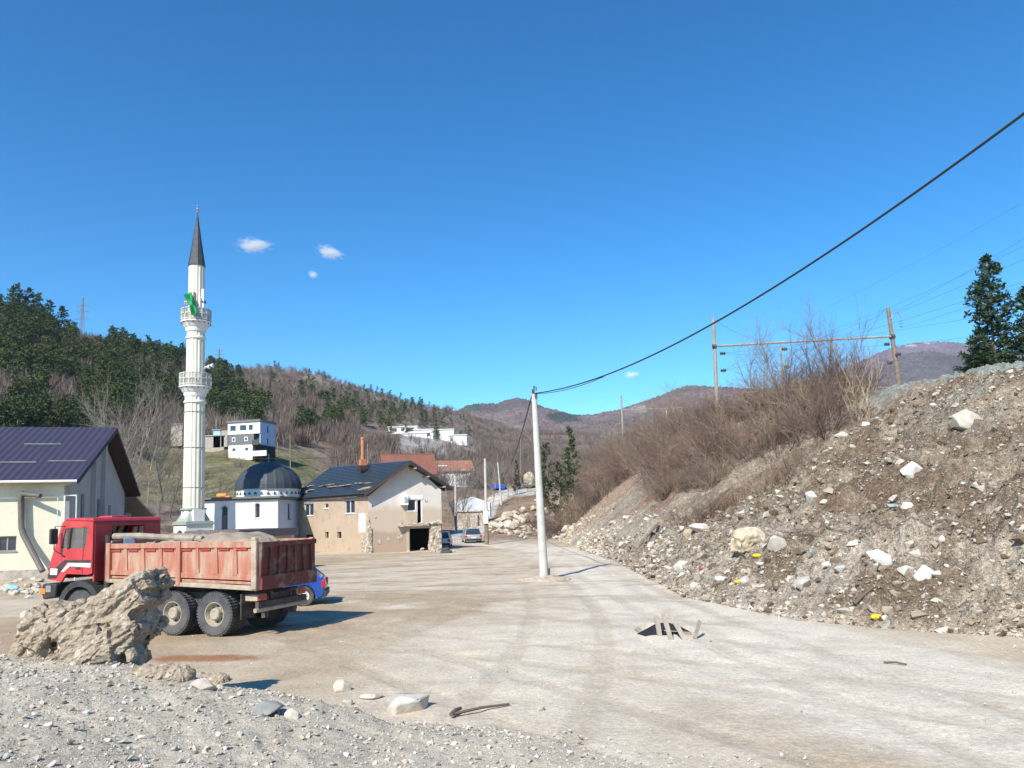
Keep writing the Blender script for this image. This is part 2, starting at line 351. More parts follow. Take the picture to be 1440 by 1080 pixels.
s_ = emb_s(fx, fy); is_e = (s_ > 0) & (fy > 0) & (fy < 190) & (s_ < 6); is_h = (fy > 80) & ~is_e
ground_m = attr_mat('dusty_ground', sp=((1.3, .12), (14, .2), (70, .22)), bump=((7, .5, .04), (35, .7, .02), (140, .5, .006)))
emb_m = attr_mat('rubble_soil', sp=((3, .35), (11, .45), (40, .5)), bump=((4, .8, .22), (14, .9, .10), (55, .8, .03)))
hill_m = attr_mat('hill_soil', sp=((.12, .25), (.6, .3), (3, .25)), bump=((.25, .8, 1.5), (1.2, .8, .5)))
def submesh(name, msk, m):
    q = Q[msk]; uq, inv = np.unique(q, return_inverse=True); me = np_mesh(name, V[uq], inv.reshape(q.shape), m, Cf[uq], smooth=True); return link(name, me)
tag(submesh('ground', ~is_e & ~is_h, ground_m), kind='structure')
tag(submesh('embankment', is_e, emb_m), kind='structure')
tag(submesh('hills', is_h, hill_m), kind='structure')
# ------------------------------------------------------------------ far mountains
def mountain(name, ridge, base, Y0, Y1, col, col2, seed, amp, patches=(), res=2.0, tsc=1.0):
    us = np.arange(ridge[0][0], ridge[-1][0], res); t = np.linspace(0, 1.35, 150)
    U, T = np.meshgrid(us, t, indexing='ij'); ru, ry = zip(*ridge); bu, by = zip(*base)
    ry_ = np.interp(U, ru, ry); by_ = np.interp(U, bu, by); Ym = Y0+(Y1-Y0)*T
    tt = np.clip(T, 0, 1); v = by_+(ry_-by_)*tt**.85
    x = (U-720)/F*Ym; z = EYE+(hor(U)-v)*Ym/F
    k = np.sin(np.pi*np.clip(T, 0, 1))
    sc = 1/(amp*9)
    z += amp*fbm(x*sc, Ym*sc, 5, seed)*(k+.08) + amp*.9*np.abs(fbm(x*sc*.6+Ym*sc*.12, Ym*sc*.25, 4, seed+9))*k
    zr = z[:, np.argmin(np.abs(t-1))][:, None]; z = np.where(T > 1, zr-(Ym-Y1)*.35*np.clip(zr/100, .4, 2), z)
    z += tsc*(RS.rand(*z.shape)-.3)*(T < 1.02)
    n = fbm(x*sc*1.6, Ym*sc*1.6, 5, seed+3); c = np.zeros(x.shape+(3,)); c[:] = col; c = mixc(c, sst(-.2, .4, n), col2)
    for (pu, pv, su, sv, pc) in patches:
        g = np.exp(-((U-pu)/su)**2-((v-pv)/sv)**2)+.35*n; c = mixc(c, sst(.45, .62, g), pc)
    c = c*(.85+.3*RS.rand(*n.shape))[..., None]
    nU, nT = U.shape; id_ = np.arange(nU*nT).reshape(nU, nT)
    q = np.stack([id_[:-1, :-1], id_[1:, :-1], id_[1:, 1:], id_[:-1, 1:]], -1).reshape(-1, 4)
    me = np_mesh(name, np.stack([x.ravel(), Ym.ravel(), z.ravel()], 1), q, mtn_m, c.reshape(-1, 3), smooth=True)
    return tag(link(name, me), kind='structure')
mtn_m = attr_mat('mountain_cover', sp=((.02, .2), (.08, .25), (.3, .2)), bump=((.06, .8, 5), (.2, .8, 2)))
PB = (.17, .125, .115); PB2 = (.11, .085, .08); GR = (.055, .065, .045)
mountain('mountain', [(480, 600), (560, 600), (640, 590), (690, 592), (730, 604), (770, 612), (810, 606), (860, 596), (940, 588), (1040, 585), (1300, 580)], [(480, 660), (1300, 660)], 640, 940, (.165, .13, .10), (.12, .095, .08), 201, 16,
   [(790, 628, 25, 8, GR), (700, 612, 10, 4, (.3, .28, .26)), (660, 640, 14, 3, (.3, .22, .16)), (725, 607, 18, 5, (.25, .23, .21)), (880, 610, 30, 6, (.09, .09, .05))], tsc=5)
mountain('mountain', [(560, 596), (600, 588), (642, 579), (656, 571), (668, 568), (700, 567), (716, 562), (733, 559), (748, 563), (762, 571), (785, 577), (806, 584), (835, 584), (870, 577), (905, 566), (940, 553), (968, 542), (1000, 542), (1050, 546), (1120, 550), (1250, 565)], [(560, 625), (1250, 625)], 950, 1700, PB, PB2, 221, 26,
   [(795, 588, 36, 11, GR), (665, 575, 14, 8, (.07, .08, .05)), (960, 556, 22, 5, (.10, .09, .06)), (900, 578, 16, 6, (.24, .21, .17))], tsc=6)
mountain('mountain', [(1120, 575), (1200, 543), (1240, 518), (1285, 495), (1318, 491), (1360, 499), (1400, 512), (1600, 545)], [(1120, 620), (1600, 620)], 1500, 2000, (.10, .085, .08), (.075, .065, .06), 231, 30, tsc=6)
mountain('mountain', [(1080, 580), (1170, 530), (1215, 508), (1262, 488), (1300, 479), (1345, 478), (1385, 482), (1430, 492), (1650, 530)], [(1080, 620), (1650, 620)], 2300, 3000, (.16, .12, .13), (.12, .09, .10), 241, 50,
   [(1293, 484, 12, 2.5, (.34, .32, .32)), (1317, 480, 9, 2, (.34, .32, .32))], tsc=8)
# ------------------------------------------------------------------ vegetation generators
def seg_mesh(name, P0, P1, R0, R1, m):
    P0 = np.array(P0, float); P1 = np.array(P1, float); R0 = np.array(R0)[:, None]; R1 = np.array(R1)[:, None]
    d = P1-P0; d /= np.maximum(np.linalg.norm(d, axis=1), 1e-6)[:, None]
    ref = np.where(np.abs(d[:, 2:3]) < .9, np.array([[0, 0, 1.]]), np.array([[1., 0, 0]])); a = np.cross(d, ref); a /= np.linalg.norm(a, axis=1)[:, None]; b = np.cross(d, a)
    vs = []
    for P, R_ in ((P0, R0), (P1, R1)):
        for k in range(3):
            t = 2*math.pi*k/3; vs.append(P+(a*math.cos(t)+b*math.sin(t))*R_)
    n = len(P0); Vv = np.stack(vs, 1).reshape(-1, 3); base = np.arange(n)[:, None]*6
    q = np.concatenate([base+np.array([[k, (k+1) % 3, 3+(k+1) % 3, 3+k]]) for k in range(3)])
    return np_mesh(name, Vv, q, m)
def grow(rs, p, d, L, r, lvl, out, bend=.25, up=.1, kids=(5, 4, 4), seg=4, ratio=.5, spread=.9, tmin=.2):
    ps = [p.copy()]; q = p.copy(); dd = d.copy()
    for i in range(seg):
        dd = dd+rs.randn(3)*bend/seg**.5+np.array([0, 0, up/seg]); dd /= np.linalg.norm(dd)
        q2 = q+dd*L/seg; r0 = r*(1-i/seg*.75); r1 = r*(1-(i+1)/seg*.75)
        out[0].append(q); out[1].append(q2); out[2].append(r0); out[3].append(r1); q = q2; ps.append(q)
    if lvl < len(kids):
        for k in range(kids[lvl]):
            t = rs.uniform(tmin, .97)*seg; i = min(int(t), seg-1); pp = ps[i]+(ps[i+1]-ps[i])*(t-i)
            ax = rs.randn(3); ax /= np.linalg.norm(ax); base = (ps[i+1]-ps[i]); base /= np.linalg.norm(base)
            nd = base+ax*spread; nd /= np.linalg.norm(nd)
            grow(rs, pp, nd, L*ratio*rs.uniform(.6, 1.2), max(r*.5*(1-t/seg*.5), .003), lvl+1, out, bend, up, kids, max(2, seg-1), ratio, spread, .15)
bark_m = mat('grey_bark', (.25, .205, .16), .9, (.17, .135, .11), 4, .3, 30, rnd=.25)
twig_m = mat('brown_twigs', (.165, .112, .08), .9, (.25, .18, .13), 1.2, c3=(.12, .085, .06), sc3=.9, rnd=.35)
twigr_m = mat('reddish_twigs', (.14, .09, .07), .9, (.21, .155, .115), 1.0, rnd=.35)
needle_m = mat('pine_needles', (.060, .085, .026), .75, (.034, .055, .02), .8, c3=(.095, .125, .035), sc3=1.7, rnd=.4, spec=.2)
needle_d = mat('dark_pine_needles', (.020, .042, .019), .7, (.045, .075, .03), 1.6, rnd=.1, spec=.3)
needle_far = mat('wood_needles', (.045, .070, .022), .85, (.10, .12, .04), .07, c3=(.025, .044, .017), sc3=.25, spec=.1)
brush_far = mat('wood_twigs', (.155, .115, .095), .95, (.22, .18, .145), .05, c3=(.125, .09, .08), sc3=.12, spec=.05)
def bush_mesh(i, h=3.0, w=1.6, n=46, m=None, kids=(6, 3)):
    rs = np.random.RandomState(300+i); out = ([], [], [], [])
    for k in range(n):
        a = rs.uniform(0, 2*math.pi); r0 = rs.uniform(0, .5)*w; lean = rs.uniform(.05, .95)
        d = np.array([math.cos(a)*lean, math.sin(a)*lean, 1.0]); d /= np.linalg.norm(d)
        grow(rs, np.array([math.cos(a)*r0, math.sin(a)*r0, -.25]), d, h*rs.uniform(.5, 1.08), rs.choice([.009, .012, .016, .032]), 0, out, bend=.5, up=-.05, kids=kids, seg=5, ratio=.36, spread=.75)
    return seg_mesh('bush', *out, m or twig_m)
def tree_mesh(i, h=8.0, kids=(13, 6, 5), r=.11, spread=.75, m=None, ratio=.45, up=.25):
    rs = np.random.RandomState(500+i); out = ([], [], [], []); 
    grow(rs, np.array([0, 0, -.3]), np.array([rs.randn()*.05, rs.randn()*.05, 1.]), h, r, 0, out, bend=.22, up=up, kids=kids, seg=7, ratio=ratio, spread=spread, tmin=.22)
    n0 = 7
    tr = [o[:n0] for o in out]; cr = [o[n0:] for o in out]
    return seg_mesh('trunk', *tr, m or bark_m), seg_mesh('crown', *cr, m or twig_m)
def pine_mesh(i, h=9.0, w=2.2, nb=70, tuft=9, ts=.42, m=None, tl=.5, base=.12, droop=.0):
    """branches of needle tufts: many small blades"""
    rs = np.random.RandomState(700+i); out = ([], [], [], []); T = []
    trunk = ([], [], [], [])
    lean = rs.randn(2)*.02
    for k in range(6):
        z0, z1 = h*k/6, h*(k+1)/6
        trunk[0].append(np.array([lean[0]*z0, lean[1]*z0, z0-.3*(k == 0)])); trunk[1].append(np.array([lean[0]*z1, lean[1]*z1, z1])); trunk[2].append(.02*h*(1-k/6.3)); trunk[3].append(.02*h*(1-(k+1)/6.3))
    for k in range(nb):
        t = base+(1-base)*(k+rs.rand())/nb; z = h*t
        L = w*(1-t)**.75*rs.uniform(.55, 1.15)*(.55+.45*min(1, (t-base)/.18+.3)) + .15*ts*2
        a = rs.uniform(0, 6.283); el = rs.uniform(-.1, .45)-droop*(1-t)
        d = np.array([math.cos(a), math.sin(a), el]); p = np.array([lean[0]*z, lean[1]*z, z]); e = p+d*L
        out[0].append(p); out[1].append(e); out[2].append(.004*h*(1-t)+.01); out[3].append(.006)
        nt_ = max(2, int(L/ts*tl*2))
        for j in range(nt_):
            f = 1-.75*(j/nt_)**1.2; c = p+d*L*f+rs.randn(3)*ts*.38*(1.2-f*.6); c[2] += .1*L*f*f; T.append((c, ts*rs.uniform(.7, 1.2)))
    for j in range(3): T.append((np.array([lean[0]*h, lean[1]*h, h-.2*ts*j]), ts*.7))
    Cc = np.array([t[0] for t in T]); Ss = np.array([t[1] for t in T]); n = len(Cc)
    d = rs.randn(n, tuft, 3); d[..., 2] = np.abs(d[..., 2])*.9-.25; d /= np.linalg.norm(d, axis=2)[..., None]
    s = rs.randn(n, tuft, 3); s -= (s*d).sum(2)[..., None]*d; s /= np.linalg.norm(s, axis=2)[..., None]
    L = (Ss[:, None]*rs.uniform(.6, 1.15, (n, tuft)))[..., None]; wd = L*rs.uniform(.13, .24, (n, tuft, 1))
    c0 = Cc[:, None]+d*L*.02
    vs = np.stack([c0-s*wd*.35, c0+d*L*.55-s*wd, c0+d*L, c0+d*L*.55+s*wd], 2).reshape(-1, 3)
    q = np.arange(len(vs)).reshape(-1, 4)
    return seg_mesh('trunk', *[a_+b_ for a_, b_ in zip(trunk, out)], bark_m), np_mesh('crown', vs, q, m or needle_m)
def plant(meshes, name, loc, sc, label, cat, group=None, names=('trunk', 'crown'), rz=None, sxy=None):
    rz = random.uniform(0, 6.28) if rz is None else rz
    if len(meshes) == 1:
        o = link(name, meshes[0]); tag(o, label, cat, group)
    else:
        o = bpy.data.objects.new(name, None); o.empty_display_size = .3; COL.objects.link(o); tag(o, label, cat, group)
        for nm, me in zip(names, meshes): link(nm, me, o)
    o.location = loc; o.rotation_euler = (0, 0, rz); k = sxy or 1; o.scale = (sc*k, sc*k, sc); return o
# ---- shrubs on the embankment
pale_t = mat('pale_twigs', (.34, .265, .175), .9, (.25, .19, .13), 1.5, rnd=.2); dark_t = mat('dark_twigs', (.075, .052, .042), .9, (.12, .085, .065), 1.5, rnd=.2)  # darkest twigs put the thicket's shaded interior into shrub colour
BUSH = [bush_mesh(i, m=(twig_m, twigr_m, twig_m, dark_t, twigr_m, pale_t)[i], n=(36, 40, 30, 46, 34, 18)[i]) for i in range(6)]
THICK = [bush_mesh(20+i, n=90, h=2.4, w=2.2, kids=(6, 3), m=(twig_m if i % 2 else twigr_m)) for i in range(3)]
rs = np.random.RandomState(11); k = 0
def surf(x, y, dz=0): return Vector((x, y, Hf(x, y)+dz))
spots = []
while len(spots) < 225:
    y = 43+84*rs.rand()**1.4; lo = np.interp(y, [36, 42, 47, 52, 58, 66, 80, 100, 126], [.95, .80, .50, .34, .46, .66, .62, .5, .35]); s0 = lo+(1.15-lo)*rs.rand()
    x = toe(y)+(crest(y)-toe(y))*s0
    if x/y > .455: continue
    if vn(np.array([x*.35]), np.array([y*.16]), 55)[0] < .30 and y < 90: continue
    if any((x-a)**2+(y-b)**2 < (.5+.006*y)**2 for a, b, _ in spots): continue
    spots.append((x, y, s0))
for x, y, s0 in spots:
    y = float(y); x = float(x); sc = rs.uniform(.85, 1.3)*np.interp(y, [43, 48, 56, 70, 120], [.95, 1.1, 1.1, 1.05, 1.35])*(.66 if s0 < np.interp(y, [50, 60], [.62, .5]) else 1)
    plant([(THICK[k % 3] if k % 3 == 0 else BUSH[k % 6])], 'bare_shrub', surf(x, y), float(sc), 'leafless brown shrub in the thicket along the top of the embankment', 'shrub', 'leafless shrubs on the embankment'); k += 1
# pale tall stems hanging at the right edge of the thicket
stems = bush_mesh(40, h=3.6, w=.7, n=22, m=mat('pale_stems', (.42, .33, .22), .9, (.30, .22, .15), 2))
p = hit(1212, 590); plant([stems], 'bare_shrub', p, 1.25, 'pale yellowish many stemmed shrub at the right end of the thicket beside the rubble', 'shrub')
p = hit(1160, 615); plant([bush_mesh(41, h=3.8, w=1.0, n=50, m=mat('dark_stems', (.12, .08, .065), .9))], 'bare_shrub', p, 1.0, 'dark purplish shrub just left of the pale stemmed shrub', 'shrub')
for (px, py, sc, lb) in ((560, 0, 0, ''),): pass
low = bush_mesh(42, h=1.5, w=1.8, n=40)
for (px, py) in ((1090, 690), (1050, 705), (1000, 725), (955, 735), (1130, 660), (1020, 715), (1075, 680), (980, 730), (925, 700), (1110, 672)):
    plant([low], 'bare_bramble', hit(px, py), rs.uniform(.7, 1.2), 'low tangled bramble at the lower edge of the thicket', 'bramble', 'low brambles under the thicket')
# bare trees standing out of the thicket
grey_t = mat('grey_twigs', (.16, .135, .11), .9, (.22, .19, .16), 1.2, rnd=.2); BT = [tree_mesh(i, m=grey_t, r=.085, kids=(15, 7, 5)) for i in range(4)]; dkt = mat('dark_tree_bark', (.13, .095, .08), .9, (.19, .14, .11), 2); BTG = [tuple(seg for seg in tree_mesh(10+i, m=twigr_m, kids=(17, 8, 5), r=.08, spread=.6)) for i in range(2)]
for a_ in BTG: a_[0].materials[0] = dkt
for (px, y, top, lb) in ((1099, 56, 462, 'slim bare tree in the thicket just left of the middle catenary post'), (1060, 58, 488, 'small bare tree in the thicket right of the first catenary pole'),
        (1178, 47, 458, 'tallest purplish bare tree above the right part of the thicket'), (1205, 45, 470, 'purplish bare tree at the right end of the thicket'), (1190, 46, 480, 'bushy purplish bare tree between the two tallest ones on the right'), (1165, 49, 486, 'low crowned bare tree left of the tallest one'), (1128, 52, 505, 'small bare tree right of the middle catenary post'), (1078, 57, 500, 'thin bare tree close to the left of the middle catenary post'), (1220, 44, 500, 'short purplish bare tree at the extreme right end of the thicket'), (1150, 50, 478, 'bushy bare tree in the thicket between two taller ones')):
    b = at(px, 600, y); g = surf(b.x, b.y, -.3); tz = at(px, top, y).z
    plant((BTG if y < 51 else BT)[0:1][0] if y > 60 else (BTG[k % 2] if y < 51 else BT[k % 4]), 'bare_tree', g, (tz-g.z)/7.6, lb, 'tree'); k += 1
for j in range(34):
    while True:
        y = 44+55*rs.rand()**1.5; s0 = rs.uniform(.55, 1.1); x = toe(y)+(crest(y)-toe(y))*s0
        if x/y < .46 and s0 > np.interp(y, [44, 50, 60], [.95, .62, .55]): break
    tr_ = (BTG[j % 2], BT[j % 4], BTG[(j+1) % 2])[j % 3]; plant(tr_, 'bare_tree', surf(float(x), float(y), -.5), rs.uniform(.38, .62), 'small crooked bare tree growing among the shrubs of the thicket', 'tree', 'small bare trees in the thicket', sxy=rs.uniform(1.1, 1.6))
# big pine behind the ballast
PB_ = [pine_mesh(50+i, h=8, w=2.5, nb=170, tuft=11, ts=.29, m=needle_d, tl=.78, base=.05) for i in range(2)]
for j, (px, top, y, sc, lb) in enumerate(((1402, 362, 50, 1.0, 'tall dark pine on the embankment top behind the grey ballast'), (1452, 405, 47, 1.0, 'dark pine cut by the right edge of the picture, right of the tall pine'), (1375, 496, 46, .4, 'low spreading young pine at the foot of the tall dark pine'))):
    b = at(px, 540, y); g = surf(b.x, b.y, -.2); tz = at(px, top, y).z; plant(PB_[j % 2], 'pine_tree', g, (tz-g.z)/8.0*1.0, lb, 'pine tree', sxy=.88 if j < 2 else 2.6)
# conifers in the middle distance
PM = [pine_mesh(60+i, h=9, w=2.0, nb=62, tuft=8, ts=.46, tl=.75, base=.12) for i in range(3)]
for j, (px, top, y, lb) in enumerate(((772, 624, 104, 'loose green conifer just right of the big concrete pole'), (788, 650, 96, 'small dark conifer between the concrete pole and the thicket'), (806, 603, 108, 'tallest green conifer at the left end of the thicket'), (797, 632, 110, 'green conifer touching the tallest one on its left side'), (762, 655, 112, 'small conifer half behind the big concrete pole'), (728, 648, 170, 'dark green conifer above the dirt road beyond the small poles'))):
    b = at(px, 700, y); g = surf(b.x, b.y, -.2); tz = at(px, top, y).z; plant(PM[j % 3], 'conifer_tree', g, (tz-g.z)/9.0, lb, 'conifer', sxy=.72)
for j in range(34):
    px = rs.uniform(752, 862); y = rs.uniform(80, 98); b = at(px, 700, y); xx = float(b.x); zz_ = Hf(xx, y)
    plant([BUSH[j % 6]], 'bare_shrub', (xx, y, zz_-.2), rs.uniform(.9, 1.5), 'leafless shrub at the far left end of the thicket in front of the conifers', 'shrub', 'shrubs in front of the conifers')
# ---- wooded left hill: individual pines (largest/nearest) and the mass
PH = [pine_mesh(70+i, h=9, w=2.3, nb=46, tuft=7, ts=.85, tl=.9, base=.1) for i in range(6)]
rs = np.random.RandomState(21); cnt = 0
def uv_ok(u, v): # where pines grow in the photo (terrain pixel)
    u = np.asarray(u, float); v = np.asarray(v, float); e = fbm(u/40., v/22., 4, 77)
    lim = np.interp(u, [-200, 0, 130, 200, 270, 330, 400, 450, 480], [640, 640, 625, 590, 585, 605, 615, 612, 600]); up = np.interp(u, [-200, 300, 340, 480], [300, 300, 560, 585])
    return (v < lim+8*e) & (v > up+10*e) & (e > np.interp(u, [0, 200, 300, 480], [-.12, -.16, -.1, 0]))
NPINE = 2600
nn_ = 26000; Yc = np.exp(rs.uniform(math.log(105), math.log(400), nn_)); Uc = rs.uniform(-240, 480, nn_); Xc = (Uc-720)/F*Yc; Zc = H(Xc, Yc); Vc = hor(Uc)-(Zc-EYE)*F/Yc
okc = uv_ok(Uc, Vc)
pts = [(float(Yc[i]), float(Xc[i]), float(Zc[i]), float(Uc[i])) for i in np.where(okc)[0][:NPINE]]
pts.sort()
pts_vis = [p for p in pts if p[3] > -60][:170]; rest = [p for p in pts if p not in set(pts_vis)]
for (y, x, z, u) in pts_vis:
    plant(PH[cnt % 6], 'pine_tree', (x, y, z-.3), rs.uniform(.5, .95), 'green pine on the lower wooded slope of the left hill', 'pine tree', 'pines on the left hillside'); cnt += 1
crestp = [(12, 285, 402), (28, 290, 408), (44, 300, 415), (60, 300, 425), (78, 305, 432), (5, 275, 405), (150, 330, 460), (166, 335, 462), (182, 335, 470), (205, 340, 478), (228, 345, 488), (250, 345, 496)]
for j, (u, y, top) in enumerate(crestp):
    x = (u-720)/F*y; z = Hf(x, y); tz = at(u, top, y).z; h = min(14, max(5, tz-z)); plant(PH[j % 6], 'pine_tree', (x, y, tz-h if tz-h < z+3 else z), h/9.0, 'dark pine standing on the skyline of the left hill', 'pine tree', 'pines on the left skyline')
def mass(name, tmpl, places, m, kind_label, cat):
    Vs = []; Qs = []; o = 0; tv = []
    for me in tmpl:
        v = np.empty(len(me.vertices)*3); me.vertices.foreach_get('co', v); f = np.empty(len(me.loops), int); me.loops.foreach_get('vertex_index', f); tv.append((v.reshape(-1, 3), f.reshape(-1, 4)))
    for j, (x, y, z, s) in enumerate(places):
        v, f = tv[j % len(tv)]; a = RS.uniform(0, 6.28); c, s_n = math.cos(a)*s, math.sin(a)*s
        Vs.append(np.stack([v[:, 0]*c-v[:, 1]*s_n+x, v[:, 0]*s_n+v[:, 1]*c+y, v[:, 2]*s+z], 1)); Qs.append(f+o); o += len(v)
    me = np_mesh(name, np.concatenate(Vs), np.concatenate(Qs), m); ob = link(name, me); return tag(ob, kind_label, cat, kind='stuff')
PF = [pine_mesh(90+i, h=9, w=2.4, nb=26, tuft=5, ts=1.15, tl=.75, base=.12)[1] for i in range(5)]
mass('pine_wood', PF, [(x, y, z-.3, rs.uniform(.45, .95)) for (y, x, z, u) in rest], needle_far, 'dense green pine wood covering the left hill', 'wood')
# scattered darker conifers on the brown hill
sp = []; n = 0
nn_ = 9000; Yc = rs.uniform(330, 640, nn_); Uc = rs.uniform(370, 680, nn_); Xc = (Uc-720)/F*Yc; Zc = H(Xc, Yc); Vc = hor(Uc)-(Zc-EYE)*F/Yc
for y, u, x, z, v in zip(Yc, Uc, Xc, Zc, Vc):
    if len(sp) >= 230: break
    dens = np.exp(-((u-440)/70)**2-((v-590)/28)**2)+.9*np.exp(-((u-520)/70)**2-((v-585)/16)**2)+.05
    if rs.rand() < dens*1.2: sp.append((x, y, z-.3, rs.uniform(.4, .95)))
mass('scattered_conifers', PF, sp, needle_far, 'dark conifers scattered over the brown hill', 'wood')
# leafless brush covering the hills: slivers
def sliver(i, n=34, h=5.5, w=1.9):
    r = np.random.RandomState(900+i); a = r.uniform(0, 6.28, n); lean = r.uniform(0, .55, n); L = h*r.uniform(.5, 1, n)
    b = np.stack([np.cos(a)*w*.4*r.rand(n), np.sin(a)*w*.4*r.rand(n), -.3+r.rand(n)*h*.3], 1); d = np.stack([np.cos(a)*lean, np.sin(a)*lean, np.ones(n)], 1)
    s = np.stack([-np.sin(a+r.randn(n)), np.cos(a), np.zeros(n)], 1)*r.uniform(.035, .09, n)[:, None]; t = b+d*L[:, None]*.75
    m1 = (b+t)/2+r.randn(n, 3)*.12
    vs = np.stack([b, m1-s, t, m1+s], 1).reshape(-1, 3); return np_mesh('sliver', vs, np.arange(n*4).reshape(-1, 4), brush_far)
SL = [sliver(i) for i in range(5)]
sp = []; n = 0
nn_ = 24000; Yc = np.exp(rs.uniform(math.log(150), math.log(720), nn_)); Uc = rs.uniform(-100, 900, nn_); Xc = (Uc-720)/F*Yc; Zc = H(Xc, Yc); Vc = hor(Uc)-(Zc-EYE)*F/Yc; okc = uv_ok(Uc, Vc)
for y, u, x, z, v, ok_ in zip(Yc, Uc, Xc, Zc, Vc, okc):
    if len(sp) >= 9500: break
    if 200 < u < 470 and 630 < v: continue
    if u < 330 and ok_ and rs.rand() < .6: continue
    if 505 < u < 665 and 596 < v < 622: continue
    if 560 < u < 665 and 610 < v < 645 and rs.rand() < .8: continue
    if abs(u-np.interp(v, [689, 692, 702, 725, 745], [760, 712, 692, 676, 655])) < 22 and v > 680: continue
    if 690 < v and u > 500: continue
    sp.append((x, y, z, rs.uniform(.6, 1.25)))
mass('leafless_brush', SL, sp, brush_far, 'leafless brown brush covering the hillsides', 'brush')
# bare trees in front of the left hill and around the valley
bl = 'leafless grey tree at the foot of the left hill behind the barn'
for (u, y, top) in ((165, 92, 585), (182, 100, 600), (150, 110, 560), (205, 98, 590), (228, 118, 570), (140, 96, 600), (196, 75, 655), (215, 84, 640), (238, 100, 625), (172, 120, 560), (190, 130, 548), (246, 125, 585), (212, 74, 672), (128, 120, 575), (225, 140, 560)):
    x = (u-720)/F*y; z = Hf(x, y); tz = at(u, top, y).z; plant(BT[k % 4], 'bare_tree', (x, y, z-.2), max(.25, (tz-z)/8.0), bl, 'tree', 'leafless trees behind the barn'); k += 1
for (u, y, top) in ((330, 90, 655), (318, 94, 664), (340, 86, 668), (308, 88, 672)):
    x = (u-720)/F*y; z = Hf(x, y); tz = at(u, top, y).z; plant(BT[k % 4], 'bare_tree', (x, y, z-.2), max(.25, (tz-z)/8.0), 'small leafless tree on the grass left of the dome', 'tree', 'small leafless trees by the dome'); k += 1
for (u, y, top) in ((625, 118, 655), (636, 122, 660), (650, 128, 658), (662, 132, 662), (676, 138, 655), (690, 150, 650), (668, 125, 672), (645, 118, 674), (655, 112, 680), (632, 108, 682), (712, 165, 648), (722, 180, 640), (606, 150, 640), (688, 175, 642), (700, 185, 640), (740, 175, 650), (678, 120, 685), (640, 104, 690)):
    x = (u-720)/F*y; z = Hf(x, y); tz = at(u, top, y).z; plant(BT[k % 4], 'bare_tree', (x, y, z-.2), max(.2, (tz-z)/8.0), 'leafless tree left of the dirt road near the red roofed houses', 'tree', 'leafless trees by the dirt road'); k += 1
for j in range(46):
    u = rs.uniform(200, 470); y = rs.uniform(95, 165) ; x = (u-720)/F*y; z = Hf(x, y); v = hor(u)-(z-EYE)*F/y
    if u > 300 and v > 650 and rs.rand() < .7: continue
    plant([BUSH[j % 6]], 'bare_shrub', (x, y, z), rs.uniform(.4, .9), 'leafless shrub on the grassy slope behind the mosque', 'shrub', 'shrubs on the grassy slope')
for j in range(22):
    u = rs.uniform(195, 262); y = rs.uniform(62, 84); x = (u-720)/F*y
    plant([BUSH[j % 6]], 'bare_shrub', (x, y, Hf(x, y)), rs.uniform(.3, .7), 'leafless shrub in the rough ground between barn and minaret', 'shrub', 'shrubs between barn and minaret')
# ------------------------------------------------------------------ shared materials
M_ = {}
M_['plaster_y'] = mat('cream_plaster', (.64, .60, .47), .9, (.58, .55, .44), 1.2, .15, 60, c3=(.48, .44, .34), sc3=.7, thr3=(.58, .72))
M_['plaster_g'] = mat('grey_plaster', (.42, .41, .40), .9, (.37, .36, .35), 1.2, .15, 60)
M_['stone_base'] = mat('stone_footing', (.45, .41, .35), .95, (.30, .27, .22), 3, .8, 8)
M_['purple_roof'] = mat('purple_brown_sheet', (.050, .045, .072), .42, (.045, .04, .062), 2, spec=.4)
M_['dark_wood'] = mat('dark_stained_wood', (.055, .032, .025), .7, (.035, .022, .018), 6, .2, 40)
M_['white_metal'] = mat('white_metal', (.72, .72, .70), .45, (.6, .59, .56), 5)
M_['grey_metal'] = mat('grey_metal', (.30, .31, .32), .5, (.22, .22, .22), 4)
M_['dark_metal'] = mat('dark_metal', (.045, .045, .05), .5, (.09, .08, .07), 5)
M_['glass'] = mat('window_glass', (.035, .045, .06), .08, spec=.8)
M_['white'] = mat('white_plaster', (.78, .77, .74), .85, (.71, .69, .65), 1.3, .1, 40, c3=(.62, .59, .53), sc3=.8, thr3=(.6, .75))
M_['white_fr'] = mat('white_frame', (.80, .80, .80), .4)
M_['concrete'] = mat('pale_concrete', (.53, .52, .475), .85, (.44, .43, .39), 2, .25, 30, c3=(.40, .39, .36), sc3=5, thr3=(.6, .72))
M_['minaret'] = mat('pale_panels', (.70, .655, .54), .7, (.61, .57, .46), 1.5, .08, 30, c3=(.50, .50, .46), sc3=2.5, thr3=(.62, .74), stretch=(1, 1, .4))
M_['green_copper'] = mat('green_grey_sheet', (.30, .36, .31), .6, (.38, .42, .37), 2)
M_['lead'] = mat('dark_lead', (.055, .06, .062), .42, (.08, .085, .085), 2, c3=(.04, .045, .05), sc3=5, metal=.3)
M_['dome'] = mat('dark_dome_sheet', (.045, .055, .065), .62, (.06, .07, .08), 1.5, metal=.2)
M_['navy_roof'] = mat('dark_blue_tiles', (.035, .05, .07), .36, (.05, .065, .085), 1.5, metal=.1)
M_['mud_wall'] = mat('mud_stained_plaster', (.46, .365, .27), .92, (.42, .33, .24), .8, .2, 30, c3=(.34, .26, .19), sc3=1.6, thr3=(.56, .7))
M_['grey_wall'] = mat('pale_grey_plaster', (.56, .52, .48), .9, (.52, .48, .44), 1, .15, 30)
M_['broken'] = mat('broken_masonry', (.40, .335, .26), .95, (.29, .22, .16), 3.5, 1.0, 7, c3=(.56, .52, .45), sc3=4, thr3=(.5, .6))
